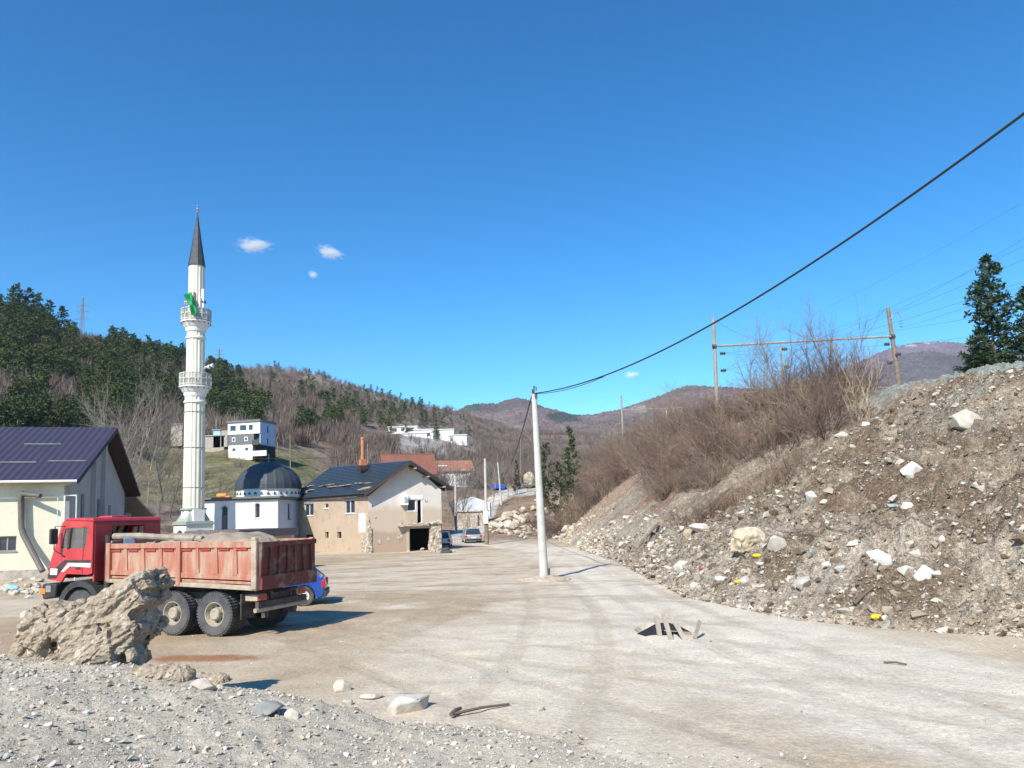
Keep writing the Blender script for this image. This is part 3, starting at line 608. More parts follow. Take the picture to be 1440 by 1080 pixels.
M_['shade_in'] = mat('interior_shade', (.012, .011, .01), .95)  # near-black that stands in for shade inside rooms and openings
M_['brick_ch'] = mat('orange_brick', (.50, .20, .09), .85, (.40, .15, .07), 6, .4, 20)
M_['red_tile'] = mat('red_roof_tiles', (.22, .085, .055), .85, (.17, .07, .05), 1.2, .5, 9, c3=(.20, .08, .06), sc3=3)
M_['orange_tile'] = mat('orange_roof_tiles', (.32, .15, .09), .85, (.25, .11, .075), 1.2, .5, 9)
M_['blue'] = mat('blue_shade_plaster', (.40, .50, .68), .9, (.36, .46, .62), 1)  # on white buildings' side walls this blue is shade put into the colour
M_['dgrey_clad'] = mat('dark_grey_cladding', (.13, .135, .14), .7, (.16, .165, .17), 2)
M_['mud'] = mat('dried_mud', (.34, .28, .21), .95, (.26, .21, .155), 3, .6, 20)
M_['orange'] = mat('orange_plastic', (.75, .25, .04), .5)
M_['cyan'] = mat('light_blue_plastic', (.04, .35, .65), .5)
M_['canopy'] = mat('dark_brown_fascia', (.12, .095, .10), .6, (.15, .12, .12), 3)
M_['wood_old'] = mat('weathered_wood', (.36, .31, .25), .9, (.25, .21, .17), 4, .5, 30, stretch=(1, 1, .3))
M_['brown_pole'] = mat('weathered_pole', (.25, .20, .155), .9, (.18, .14, .105), 3, .4, 20)
M_['grass_green'] = mat('flag_cloth', (.02, .30, .12), .8)
V3 = Vector
def frame(ax, ay, n=None): pass
def wallM(p0, p1):
    """matrix whose x runs from p0 to p1 (ground plan), z up, y into the building"""
    p0 = V3((p0[0], p0[1], 0)); p1 = V3((p1[0], p1[1], 0)); d = p1-p0; L = d.length; d.normalize(); n = V3((-d.y, d.x, 0)); 
    return Matrix(((d.x, n.x, 0, p0[0]), (d.y, n.y, 0, p0[1]), (0, 0, 1, 0), (0, 0, 0, 1))), L
def wbox(mb, W, lo, hi):
    c = [(a+b)/2 for a, b in zip(lo, hi)]; d = [b-a for a, b in zip(lo, hi)]
    return mb.box(W @ V3(c), d, R=W.to_3x3())
def wall_holes(mb, W, L, z0, z1, holes, th=.3, top=None):
    """wall as boxes round rectangular openings. holes: (x0,x1,z0,z1); top(x) gives gable height"""
    xs = sorted({0, L, *[h[0] for h in holes], *[h[1] for h in holes]}); 
    for a, b in zip(xs[:-1], xs[1:]):
        hs = sorted([h for h in holes if h[0] < (a+b)/2 < h[1]], key=lambda h: h[2]); z = z0
        for h in hs:
            if h[2] > z: wbox(mb, W, (a, 0, z), (b, th, h[2]))
            z = h[3]
        if z1 > z: wbox(mb, W, (a, 0, z), (b, th, z1))
def window(par, W, x0, x1, z0, z1, fm=None, mull=1, arch=False, dep=.12, sill=True, bar=False):
    fm = fm or M_['white_fr']; f = MB(); t = .06
    wbox(f, W, (x0, dep, z0), (x0+t, dep+.07, z1)); wbox(f, W, (x1-t, dep, z0), (x1, dep+.07, z1)); wbox(f, W, (x0+t, dep, z0), (x1-t, dep+.07, z0+t)); wbox(f, W, (x0+t, dep, z1-t), (x1-t, dep+.07, z1))
    for k in range(mull): 
        xm = x0+(x1-x0)*(k+1)/(mull+1); wbox(f, W, (xm-.035, dep-.01, z0+t), (xm+.035, dep+.06, z1-t))
    o = f.build('window', fm, par)
    g = MB(); wbox(g, W, (x0+t, dep+.03, z0+t), (x1-t, dep+.045, z1-t)); go = g.build('pane', M_['glass'], o)
    if sill: s = MB(); wbox(s, W, (x0-.06, -.06, z0-.05), (x1+.06, dep, z0)); s.build('sill', fm, o)
    return o
def slab(mb, pts, th):  # roof plane: 4 points, thickness downwards along normal
    p = [V3(q) for q in pts]; n = (p[1]-p[0]).cross(p[2]-p[0]).normalized()
    if n.z < 0: n = -n
    return mb.add([*p, *[q-n*th for q in p]], [(0, 1, 2, 3), (7, 6, 5, 4), (0, 4, 5, 1), (1, 5, 6, 2), (2, 6, 7, 3), (3, 7, 4, 0)])
def rel(o, origin):  # move a thing's empty to origin while children built in world space stay put
    o.location = origin
    for c in o.children: c.location = (-V3(origin))
def house(name, label, cat, group=None):
    o = bpy.data.objects.new(name, None); COL.objects.link(o); return tag(o, label, cat, group)
# ------------------------------------------------------------------ barn on the left
barn = house('barn', 'cream walled barn with a big purple sheet metal roof at the left edge', 'barn')
A = V3((-24.0, 41.0, 0)); g_ = V3((-.27, .963, 0)); l_ = V3((-.963, -.27, 0))
Bk = A+g_*13.4; ext = Bk+g_*8.6
P_l = A+l_*24
mb = MB(); W, L = wallM(P_l, A); hx = 24-2.0-0.9
wall_holes(mb, W, 24, .55, 5.2, [(hx-.45, hx+.45, 1.55, 2.35), (4, 5.6, 1.6, 2.4)]); mb.build('wall', M_['plaster_y'], barn)
mb = MB(); wbox(mb, W, (-.02, -.08, -.3), (24.05, .3, .55)); mb.build('footing', M_['stone_base'], barn)
window(barn, W, hx-.45, hx+.45, 1.55, 2.35, M_['grey_metal'], 1); window(barn, W, 4, 5.6, 1.6, 2.4, M_['grey_metal'], 1)
# gable wall (faces right)
Wg, Lg = wallM(A, Bk); mb = MB(); gh = [(2.2, 3.0, 2.4, 4.6), (4.7, 6.6, .0, 4.4), (8.6, 9.3, 2.4, 4.1)]
wall_holes(mb, Wg, Lg, -.2, 5.0, gh, .28)
ridgex = 6.4; zt = 8.65
tri = [(0, 5.0), (Lg, 5.0), (ridgex, zt-.15)]
mb.prism([Wg @ V3((x, 0, z)) for x, z in tri], (0, 0, 0), Wg.to_3x3() @ V3((0, .28, 0)))
mb.build('gable_wall', M_['plaster_g'], barn)
for h in (gh[0], gh[2]): window(barn, Wg, h[0], h[1], h[2], h[3], M_['grey_metal'], 1)
mb = MB(); wbox(mb, Wg, (4.75, .1, 0), (6.55, .17, 4.35)); mb.build('door', M_['dgrey_clad'], barn)
mb = MB(); wbox(mb, Wg, (4.35, -.25, 0), (4.7, 0, 7.4)); wbox(mb, Wg, (6.6, -.25, 0), (7.0, 0, 7.9)); mb.build('pilaster', M_['plaster_g'], barn)
# back and left walls
mb = MB(); Wb, Lb = wallM(Bk, Bk+l_*24); wall_holes(mb, Wb, 24, -.2, 5.0, []); mb.build('rear_wall', M_['plaster_g'], barn)
# roof: corrugated front plane, plain back plane, lean-to
def corrug(mb, p00, p10, p01, p11, n, amp=.035, th=.04):
    """p00->p10 along eave, p00->p01 up the slope"""
    p00, p10, p01, p11 = map(V3, (p00, p10, p01, p11)); nn = (p10-p00).cross(p01-p00).normalized(); nn = nn if nn.z > 0 else -nn
    vs = []; fs = []
    for i in range(n*4+1):
        t = i/(n*4); k = (0, amp, amp, 0)[i % 4]
        for q in (p00.lerp(p10, t), p01.lerp(p11, t)): vs += [q+nn*k, q-nn*th]
    for i in range(n*4):
        a = i*4; b = a+4; fs += [(a, b, b+2, a+2), (a+1, a+3, b+3, b+1), (a, a+1, b+1, b), (a+2, b+2, b+3, a+3)]
    fs += [(0, 2, 3, 1), (n*16, n*16+1, n*16+3, n*16+2)]
    return mb.add(vs, fs)
ov = .55; e0 = A-g_*.75+(-l_)*ov; zE = 5.25; R0 = A+g_*ridgex+(-l_)*.9; 
e0.z = zE; R0.z = 8.9
mb = MB(); corrug(mb, e0+l_*26, e0, R0+l_*26, R0, 70); roof = mb.build('roof', M_['purple_roof'], barn)
E2 = A+g_*(Lg+.7)+(-l_)*.9; E2.z = 4.95
mb = MB(); slab(mb, [R0+l_*26, R0, E2, E2+l_*26], .18); mb.build('rear_roof', M_['dark_wood'], barn)
mb = MB(); X0 = E2.copy(); X1 = ext+(-l_)*.5; X1.z = 3.5; slab(mb, [X0+l_*12-V3((0, 0, .1)), X0+V3((0, 0, -.1))+l_*.3, X1, X1+l_*12], .16); mb.build('lean_to_roof', mat('old_sheet', (.26, .24, .21), .8, (.20, .18, .16), 2), barn)
mb = MB(); We, Le = wallM(Bk-g_*.3+l_*.35, ext+l_*.35); wall_holes(mb, We, Le, -.2, 3.3, [(2.2, 3.4, 0, 2.6)], .2); mb.build('lean_to_wall', mat('bare_brick', (.25, .15, .11), .9, (.20, .17, .15), 2, .3, 20), barn)
mb = MB()
for k in range(9):
    t0 = (.3, .62, .18, .8, .45, .1, .7, .5, .28)[k]; o_ = (1.2, 3.2, 5.2, 8.0, 6.6, 9.5, 11.5, 12.5, 3.6)[k]
    q = e0.lerp(R0, t0)+l_*o_; nn = (R0-e0).cross(l_).normalized(); nn = nn if nn.z > 0 else -nn; mb.box(q+nn*.09, (1.9, .05, .06), R=Matrix((l_, (R0-e0).normalized(), nn)).transposed())
mb.build('snow_guard', M_['grey_metal'], roof)
mb = MB(); q = e0-V3((0, 0, .07)); mb.tube([q+l_*26+V3((0, -.06, 0)), q+l_*1.4+V3((0, -.06, 0)), q+V3((0, -.06, 0))], .07, 8); mb.build('gutter', M_['white_metal'], roof)
mb = MB(); slab(mb, [e0-V3((0, 0, .02)), R0-V3((0, 0, .02)), R0+V3((.05, 0, -.02))-V3((0, 0, .22)), e0+V3((.05, 0, -.24))], .05); mb.build('verge_board', M_['dark_wood'], roof)
# big bent duct on the wall
wp = lambda px, py, dd=.3: (lambda p: p)(at(px, py, 40.3-dd))
mb = MB(); mb.tube([at(57, 697, 39.9), at(44, 696, 40.0), at(33, 694, 40.1), at(29.5, 700, 40.1), at(30, 728, 40.1), at(30.3, 742, 40.1), at(33, 752, 40.05), at(45, 775, 39.9), at(60, 803, 39.6)], [.12, .12, .15, .155, .155, .155, .155, .155, .155], 10); mb.build('drain_duct', mat('dark_duct', (.10, .09, .085), .6, (.14, .12, .11), 3), barn, smooth=True)
rel(barn, A)
# yard frame (white steel) + wire fence beside the gable, barrels
fr = house('steel_frame', 'white steel goal frame standing at the barn corner', 'frame')
p0 = at(90, 735, 39); p0.z = 0; mb = MB(); zt_ = at(90, 697, 39).z; mb.tube([p0, p0+V3((0, 0, zt_)), p0+V3((.55, .1, zt_))], .04, 6); mb.tube([p0+V3((.55, .1, zt_)), p0+V3((.57, .1, 0))], .03, 6); mb.tube([p0+V3((-.35, 0, 0)), p0+V3((-.35, 0, zt_-.1))], .02, 6); mb.build('post', M_['white_metal'], fr)
rel(fr, p0)
for j, (px, top, yb) in enumerate(((160, 708, 56), (176, 717, 60))):
    b = at(px, 735, yb); b.z = Hf(b.x, b.y); t = at(px, top, yb).z
    o = house('water_tank', ('tall pale blue grey tank under the lean-to roof, the left one', 'lower pale blue grey tank under the lean-to roof, the right one')[j], 'tank'); mb = MB(); h = t-b.z; mb.lathe([(.02, h), (.2, h), (.36, h-.12), (.40, h-.2), (.40, .1), (.38, 0)], b, 16); mb.build('tank_body', mat('tank_plastic', (.42, .50, .56), .6), o, smooth=True); mb = MB(); mb.lathe([(.42, h*.55-.04), (.43, h*.55), (.42, h*.55+.04)], b, 16); mb.build('hoop', M_['grey_metal'], o); rel(o, b)
o = MB(); q = R0+l_*7.6; o.box(q+V3((0, -.1, .12)), (1.0, .5, .28), R=Matrix.Rotation(.25, 3, 'Z')); o.box(q+V3((.2, -.1, .3)), (.5, .4, .14)); tb = o.build('tarpaulin', M_['cyan'], bevel=.08); tag(tb, 'small bright blue tarpaulin bundle on the barn roof ridge', 'tarpaulin')
# ------------------------------------------------------------------ minaret
MX = at(272, 735, 62).x; MY = 62.0
mn = house('minaret', 'tall slender white minaret with two balconies and a dark pointed cap', 'minaret')
def zz(py, px=274): return at(px, py, MY).z
fl = lambda k: 1.0 if k % 4 in (0, 1) else .93
mb = MB(); z1 = zz(738); 
for sx in (-1, 1): 
    mb.box((MX+sx*1.15, MY-1.15, z1/2), (.5, .5, z1)); mb.box((MX+sx*1.15, MY+1.15, z1/2), (.5, .5, z1))
mb.box((MX, MY, z1/2), (2.1, 2.1, z1-.02))
for R_ in (0, 1):
    Wm = Matrix.Translation((MX, MY, 0)) @ Matrix.Rotation(R_*math.pi/2, 4, 'Z')
    for s_y in (-1, 1):
        arc = [(.9*math.cos(t), z1-1.15+.75*math.sin(t)) for t in np.linspace(0, math.pi, 11)]
        for (xa, za), (xb, zb) in zip(arc[:-1], arc[1:]):
            mb.prism([Wm @ V3((xa, s_y*1.4, za)), Wm @ V3((xb, s_y*1.4, zb)), Wm @ V3((xb, s_y*1.4, z1)), Wm @ V3((xa, s_y*1.4, z1))], (0, 0, 0), Wm.to_3x3() @ V3((0, -s_y*.3, 0)))
mb.build('pedestal', M_['white'], mn)
mb = MB(); mb.box((MX, MY, z1+.09), (3.05, 3.05, .18)); mb.box((MX, MY, z1+.24), (2.85, 2.85, .12)); mb.build('pedestal_cornice', M_['green_copper'], mn, bevel=.03)
za = z1+.3; zb = zz(717); mb = MB(); mb.lathe([(1.72, za), (1.0, zb)], (MX, MY, 0), 4, a0=math.pi/4); 
ob = mb.build('base_slopes', M_['green_copper'], mn)
mb = MB(); mb.lathe([(.98, za), (.98, zb)], (MX, MY, 0), 8, a0=math.pi/8); mb.box((MX-.05, MY-.2, (za+zb)/2), (.95, 1.9, zb-za)); mb.build('base_drum', M_['white'], mn)
mb = MB(); mb.lathe([(1.02, zb), (1.02, zb+.14)], (MX, MY, 0), 24); mb.build('base_ring', M_['green_copper'], mn)
bal = [(zz(546), zz(526), 1.25), (zz(455), zz(436), 1.19)]
sh = [(zb+.14, zz(556), .83, .79), (zz(526)-.9, zz(466), .74, .70), (zz(436)-.9, zz(375), .65, .63)]
def shaft(za_, zb_, ra, rb):
    mb = MB(); mb.lathe([(ra, za_), (rb, zb_)], (MX, MY, 0), 64, flute=lambda k: 1.0 if k % 4 in (0, 1) else .945); return mb.build('shaft', M_['minaret'], mn)
for s in sh: shaft(*s)
mb = MB(); 
for (zc_, rr) in ((zz(580), .82), (zz(630, 272), .83), (zz(648, 272)-2.2, .835)): mb.lathe([(rr, zc_-.02), (rr+.015, zc_), (rr, zc_+.02)], (MX, MY, 0), 32)
mb.build('joint_line', M_['grey_metal'], mn)
for zc_, rr in ((zz(566), .84), (zz(476), .755)):
    mb = MB(); mb.lathe([(rr-.05, zc_-.12), (rr+.03, zc_-.08), (rr+.05, zc_), (rr+.03, zc_+.08), (rr-.05, zc_+.12)], (MX, MY, 0), 32); mb.build('moulding', M_['white'], mn, smooth=True)
for bz, bt, br in bal:
    sr = br-.42; mb = MB(); mb.lathe([(sr-.02, bz-.75), (sr+.05, bz-.6), (sr+.06, bz-.45), (sr+.2, bz-.3), (sr+.24, bz-.16), (br-.06, bz-.05), (br, bz), (br, bz+.1)], (MX, MY, 0), 32); bb = mb.build('balcony', M_['white'], mn, smooth=True)
    mb = MB(); n = 16; zt2 = bz+.1+ (bt-bz-.1)
    for k in range(n):
        a = 2*math.pi*k/n; mb.box((MX+(br-.05)*math.cos(a), MY+(br-.05)*math.sin(a), (bz+.1+zt2)/2), (.10, .10, zt2-bz-.1), rz=a)
    for k in range(n*5):
        a = 2*math.pi*(k+.5)/(n*5); mb.box((MX+(br-.06)*math.cos(a), MY+(br-.06)*math.sin(a), (bz+.1+zt2)/2), (.03, .035, zt2-bz-.14), rz=a)
    for zq in (zt2-.05, (bz+zt2)/2+.1, bz+.22): mb.lathe([(br-.10, zq-.04), (br, zq-.04), (br, zq+.04), (br-.10, zq+.04), (br-.10, zq-.04)], (MX, MY, 0), 32, caps=False)
    mb.build('railing', M_['concrete'], bb)
    mb = MB()
    for k in range(16):
        a = 2*math.pi*(k+.5)/16; mb.box((MX+(br-.02)*math.cos(a), MY+(br-.02)*math.sin(a), bz-.08), (.05, .09, .09), rz=a)
    mb.build('balcony_light', M_['dark_metal'], bb)
mb = MB(); zc0 = zz(375); zc1 = zz(300); mb.lathe([(.60, zc0-.02), (.70, zc0), (.68, zc0+.15), (.35, zc0+(zc1-zc0)*.5), (.03, zc1)], (MX, MY, 0), 12); cp = mb.build('cap', M_['lead'], mn)
mb = MB(); zf = zc1; mb.tube([(MX, MY, zf-.1), (MX, MY, zz(289))], .025, 6)
for q, r in ((.12, .10), (.38, .12), (.62, .09)): mb.lathe([(.01, zf+q-r), (r*.8, zf+q-r*.6), (r, zf+q), (r*.8, zf+q+r*.6), (.01, zf+q+r)], (MX, MY, 0), 10)
mb.build('finial', M_['grey_metal'], cp, smooth=True)
mb = MB(); mb.box((MX+.1, MY-.66, zz(424)), (.16, .06, 1.2)); mb.build('shaft_door', M_['dark_metal'], mn)
mb = MB(); mb.box((MX+.78, MY-.55, zz(423)), (.2, .2, 1.6)); mb.box((MX+.6, MY-.75, zz(428)), (.14, .2, .9)); mb.build('antenna_panel', M_['white_fr'], mn, bevel=.02)
for (px, py, s_) in ((261, 425, -1), (285, 424, 1), (296, 514, 1), (291, 516, 1)):
    q = at(px, py, MY-.6); mb = MB(); mb.lathe([(.05, -.18), (.08, 0), (.19, .2), (.2, .22)], (q.x, q.y, q.z), 12, axis='X' if abs(px-296) < 6 else 'Y'); mb.tube([q, V3((MX+s_*.6, MY, q.z-.1))], .025, 5); mb.build('loudspeaker', M_['white_metal'] if px != 285 else M_['dark_metal'], mn)
Rz_ = Matrix.Translation((MX, MY, 0)) @ Matrix.Rotation(math.radians(48), 4, 'Z') @ Matrix.Diagonal((.80, .80, 1, 1)) @ Matrix.Translation((-MX, -MY, 0))
for c_ in mn.children:
    if c_.name.split('.')[0] in ('pedestal', 'pedestal_cornice', 'base_slopes'): c_.data.transform(Rz_)
    if c_.name.split('.')[0] == 'base_drum': c_.data.transform(Matrix.Translation((MX, MY, 0)) @ Matrix.Rotation(math.radians(48), 4, 'Z') @ Matrix.Diagonal((.95, .95, 1, 1)) @ Matrix.Translation((-MX, -MY, 0)))
rel(mn, (MX, MY, 0))
# flag
fv = []; fq = []; a0 = at(263, 412, MY-1.3); a1 = at(276, 443, MY-1.4); nu, nv = 14, 7
for i in range(nu+1):
    for j in range(nv+1):
        t = i/nu; s = (j/nv-.5); wd = .18+.5*math.sin(math.pi*min(1, t*.9+.12))*.9; c = a0.lerp(a1, t)
        fv.append((c.x+s*wd+.08*math.sin(6*t+2*s), c.y+.16*math.sin(9*t+5*s)+.1*math.cos(11*s), c.z+s*.25+.05*math.sin(13*t)))
for i in range(nu):
    for j in range(nv): fq.append((i*(nv+1)+j, (i+1)*(nv+1)+j, (i+1)*(nv+1)+j+1, i*(nv+1)+j+1))
fo = house('flag', 'green flag hanging limp over the upper balcony of the minaret', 'flag')
mb = MB(); mb.add(fv, fq); cl = mb.build('cloth', M_['grass_green'], fo, smooth=True); sd = cl.modifiers.new('solid', 'SOLIDIFY'); sd.thickness = .015
mb = MB(); mb.tube([a0+V3((-.1, .1, .25)), V3((MX-.55, MY-1.1, bal[1][0]+.5))], .022, 5); mb.build('flagpole', M_['grey_metal'], fo); rel(fo, (MX-.55, MY-1.1, bal[1][0]+.5))
# ------------------------------------------------------------------ mosque
mq = house('mosque', 'low white mosque with a dark ribbed dome behind the minaret', 'mosque')
x0, x1, y0, y1 = -26.7, -20.2, 65.0, 75.0; zt = 4.75
Wf, Lf = wallM((x0, y0, 0), (x1, y0, 0)); mb = MB()
wins = [(at(316, 720, 65).x-x0, 1.6, 4.15, .5), (at(362, 712, 65).x-x0, 3.05, 4.35, .42)]
wall_holes(mb, Wf, Lf, -.2, zt, [(wx-w_/2, wx+w_/2, a_, b_) for wx, a_, b_, w_ in wins]); mb.build('front_wall', M_['white'], mq)
for wx, a_, b_, w_ in wins:
    sur = MB(); n = 10
    for k in range(n):
        t0, t1 = math.pi*k/n, math.pi*(k+1)/n
        P = lambda t, r: Wf @ V3((wx+r*math.cos(t), -.04, b_-w_/2+r*math.sin(t)))
        sur.prism([P(t0, w_/2+.1), P(t1, w_/2+.1), P(t1, w_/2-.02), P(t0, w_/2-.02)], (0, 0, 0), (0, .10, 0))
    for k in range(n):  # fill spandrels
        t0, t1 = math.pi*k/n, math.pi*(k+1)/n; 
        sur.prism([Wf @ V3((wx+w_/2*math.cos(t0), .02, b_-w_/2+w_/2*math.sin(t0))), Wf @ V3((wx+w_/2*math.cos(t1), .02, b_-w_/2+w_/2*math.sin(t1))), Wf @ V3((wx+w_/2*math.cos(t1), .02, b_+.01)), Wf @ V3((wx+w_/2*math.cos(t0), .02, b_+.01))], (0, 0, 0), (0, .12, 0))
    wo = window(mq, Wf, wx-w_/2, wx+w_/2, a_, b_, M_['white_fr'] if w_ < .5 else M_['canopy'], 0, dep=.14)
    sur.build('arch_surround', M_['concrete'], wo)
mb = MB(); wbox(mb, Wf, (wins[0][0]-.2, -.05, 1.5), (wins[0][0]+.2, .1, 3.35)); mb.build('door_panel', M_['canopy'], mq)
mb = MB(); Wr, Lr = wallM((x1, y0+.3, 0), (x1, y1, 0)); wall_holes(mb, Wr, Lr, -.2, zt, [(2.6, 3.4, 2.9, 4.3)]); mb.build('side_wall', M_['blue'], mq); window(mq, Wr, 2.6, 3.4, 2.9, 4.3, M_['canopy'], 1)  # blue side wall: its shade is painted into the wall colour
mb = MB(); mb.b2((x0, y0+.3, -.2), (x0+.3, y1, zt)); mb.b2((x0+.3, y1-.3, -.2), (x1-.3, y1, zt)); mb.build('rear_wall', M_['white'], mq)
mb = MB(); mb.b2((x0-.35, y0-.35, zt), (x1+.3, y1+.3, zt+.16)); mb.b2((x0-.1, y0-.1, zt-.14), (x1+.1, y1, zt)); mb.build('flat_roof', M_['dgrey_clad'], mq)
dcx, dcy, dr = -22.75, 70.5, 2.9; zd = zt+.16
mb = MB(); mb.lathe([(dr-.02, zd), (dr-.02, zd+.8)], (dcx, dcy, 0), 16, a0=math.pi/16); dm = mb.build('drum', M_['white'], mq)
mb = MB()
for k in range(16):
    a = 2*math.pi*k/16+math.pi/8; 
    for off in (-.28, .28):
        aa = a+off/dr; c = V3((dcx+(dr-.04)*math.cos(aa), dcy+(dr-.04)*math.sin(aa), zd+.4)); mb.prism([c+V3((-math.sin(a)*.17, math.cos(a)*.12, -.10)), c+V3((math.sin(a)*.12, -math.cos(a)*.12, -.10)), c+V3((0, 0, .13))], V3((math.cos(a), math.sin(a), 0))*-.05, V3((math.cos(a), math.sin(a), 0))*.06)
mb.build('drum_window', M_['dark_metal'], dm)
mb = MB(); prof = [(dr+.12, zd+.8), (dr+.12, zd+.9)]+[((dr+.05)*math.cos(t), zd+.9+(zz(647)-0+0)*0+2.45*math.sin(t)) for t in np.linspace(0.0, math.pi/2-.02, 14)]
mb.lathe(prof, (dcx, dcy, 0), 96, flute=lambda k: 1.012 if k % 4 == 0 else 1.0); dd = mb.build('dome', M_['dome'], mq, smooth=False)
mb = MB(); mb.tube([(dcx, dcy, zd+3.3), (dcx, dcy, zd+4.1)], .04, 6); mb.lathe([(.01, zd+3.7), (.12, zd+3.8), (.01, zd+3.9)], (dcx, dcy, 0), 8); mb.build('finial', M_['grey_metal'], dd)
rel(mq, (dcx, y0, 0))
q = at(312, 692, 67.5); mb = MB(); mb.lathe([(.02, -.45), (.16, -.42), (.2, -.3), (.2, .35), (.16, .42), (.02, .45)], (q.x, q.y, zd+.24), 12, axis='X'); mb.box((q.x+.5, q.y, zd+.1), (.5, .3, .2)); tag(mb.build('gas_tank', M_['orange'], smooth=True), 'small orange tank lying on the flat roof of the mosque', 'tank')
# ------------------------------------------------------------------ canopy in front of the mosque
cn = house('canopy', 'dark flat roofed canopy just behind the red truck', 'canopy')
c0 = at(259, 745.5, 40); c1 = at(344, 747, 39); c2 = at(409, 745, 43); zc = 2.36
q0 = V3((c0.x, 40, zc)); q1 = V3((c1.x, 38.2, zc)); q2 = V3((c2.x, 44.5, zc)); q3 = q0+(q2-q1)
mb = MB(); mb.prism([q0, q1, q2, q3], (0, 0, -.42), (0, 0, 0)); mb.build('roof_slab', M_['canopy'], cn, bevel=.02)
for q in (q1+V3((-.1, .3, 0)), q0+V3((.2, .2, 0)), q2+V3((-.25, -.3, 0)), q3+V3((.1, -.3, 0))): 
    mb = MB(); mb.b2((q.x-.06, q.y-.06, -.1), (q.x+.06, q.y+.06, zc-.42)); mb.build('post', M_['white_metal'], cn)
mb = MB(); mb.prism([q2+V3((-2.4, -.05, -.45)), q2+V3((-.4, -.05, -.45)), q2+V3((-.4, -.05, -2.4)), q2+V3((-2.4, -.05, -2.4))], (0, 0, 0), (0, .15, 0)); mb.build('back_panel', M_['plaster_y'], cn)
rel(cn, (q1.x, q1.y, 0))
# ------------------------------------------------------------------ damaged brown house
hs = house('damaged_house', 'flood damaged two storey house with dark blue roof and muddy walls', 'house')
C0 = at(518, 772, 61.5); C0.z = -.15; C1 = at(441, 772, 69.0); C1.z = -.15; C1b = at(414, 772, 72.0); C1b.z = 0; C2 = at(622, 777, 63.5); C2.z = -.25
eh = at(518, 697, 61.5).z
Wl, Ll = wallM((C1b.x, C1b.y), (C0.x, C0.y)); mb = MB()
def lx(px): # px -> coordinate along left wall
    d = ray(px, 735); p = V3((C1b.x, C1b.y, 0)); v = V3((C0.x-C1b.x, C0.y-C1b.y, 0)); den = v.x*d.y-v.y*d.x; t = (p.y*d.x-p.x*d.y)/den; return t*Ll
lh = [(lx(429), lx(441), 0, 0)]
lw = [(lx(428), lx(441), 705, 723), (lx(485), lx(499), 703, 722)]; sm = [(lx(457), lx(462), 748, 757), (lx(474), lx(480), 748, 757), (lx(456), lx(462), 706, 713), (lx(428), lx(440), 752, 765)]
zl = lambda py, px=490: at(px, py, 63.5).z
holes = [(a_, b_, zl(y2), zl(y1_)) for a_, b_, y1_, y2 in lw+sm]
hx2 = [h for h in holes]; wall_holes(mb, Wl, Ll, -.4, eh-.05, hx2, .3); lwall = mb.build('side_wall', M_['mud_wall'], hs)
for i, h in enumerate(holes):
    if i < 2:
        wo = window(hs, Wl, *h, mull=1, dep=.08); mb = MB(); wbox(mb, Wl, (h[0], -.03, h[3]), (h[1], .08, h[3]+.22)); mb.build('shutter_box', M_['grey_metal'], wo)
    elif i == 4: window(hs, Wl, *h, mull=0, dep=.08)
    else:
        mb = MB(); wbox(mb, Wl, (h[0], .2, h[2]), (h[1], .25, h[3])); mb.build('opening_shade', M_['shade_in'], hs)  # dark panel painted as the shade inside an empty opening
Wg2, Lg2 = wallM((C0.x, C0.y), (C2.x, C2.y)); 
def gx(px):
    d = ray(px, 735); p = V3((C0.x, C0.y, 0)); v = V3((C2.x-C0.x, C2.y-C0.y, 0)); den = v.x*d.y-v.y*d.x; t = (p.y*d.x-p.x*d.y)/den; return t*Lg2
zg = lambda py, px=590: at(px, py, 62.8).z
ehr = at(622, 688, 63.5).z
dz = (gx(586), gx(594), zg(735), zg(702)); wz = (gx(573), gx(585.5), zg(718), zg(702)); gr = (gx(576), gx(604), zg(775), zg(743))
mb = MB(); wall_holes(mb, Wg2, Lg2, -.5, eh-.05, [dz, wz, gr], .3)
apx = gx(578); apz = at(578, 650, 62.4).z
mb.prism([Wg2 @ V3((x, 0, z)) for x, z in ((0, eh-.06), (Lg2, eh-.06), (Lg2, ehr-.05), (apx, apz))], (0, 0, 0), Wg2.to_3x3() @ V3((0, .3, 0)))
gm = mat('two_tone_gable', (.56, .52, .48), .9, (.52, .48, .44), 1, .2, 25)
# mud line: lower part of the gable carries mud
nt = gm.node_tree; b = nt.nodes['Principled BSDF']; tc = N(nt, 'ShaderNodeTexCoord'); sx = N(nt, 'ShaderNodeSeparateXYZ'); nz = N(nt, 'ShaderNodeTexNoise'); nz.inputs['Scale'].default_value = .9; nz.inputs['Detail'].default_value = 6
nt.links.new(tc.outputs['Object'], sx.inputs[0]); nt.links.new(tc.outputs['Object'], nz.inputs['Vector']); ad = N(nt, 'ShaderNodeMath', operation='MULTIPLY_ADD'); nt.links.new(nz.outputs['Fac'], ad.inputs[0]); ad.inputs[1].default_value = -1.2; nt.links.new(sx.outputs['Z'], ad.inputs[2])
def mudmix(lo, hi, col):
    mr = N(nt, 'ShaderNodeMapRange'); mr.inputs[1].default_value = hi; mr.inputs[2].default_value = lo; nt.links.new(ad.outputs[0], mr.inputs[0]); mx = N(nt, 'ShaderNodeMix', data_type='RGBA'); cur = b.inputs['Base Color'].links[0].from_socket; nt.links.new(mr.outputs[0], mx.inputs[0]); nt.links.new(cur, mx.inputs[6]); mx.inputs[7].default_value = (*col, 1); nt.links.new(mx.outputs[2], b.inputs['Base Color'])
mudmix(2.7, 3.3, (.45, .37, .29)); mudmix(.9, 1.25, (.36, .27, .20))
gw = mb.build('gable_wall', gm, hs)
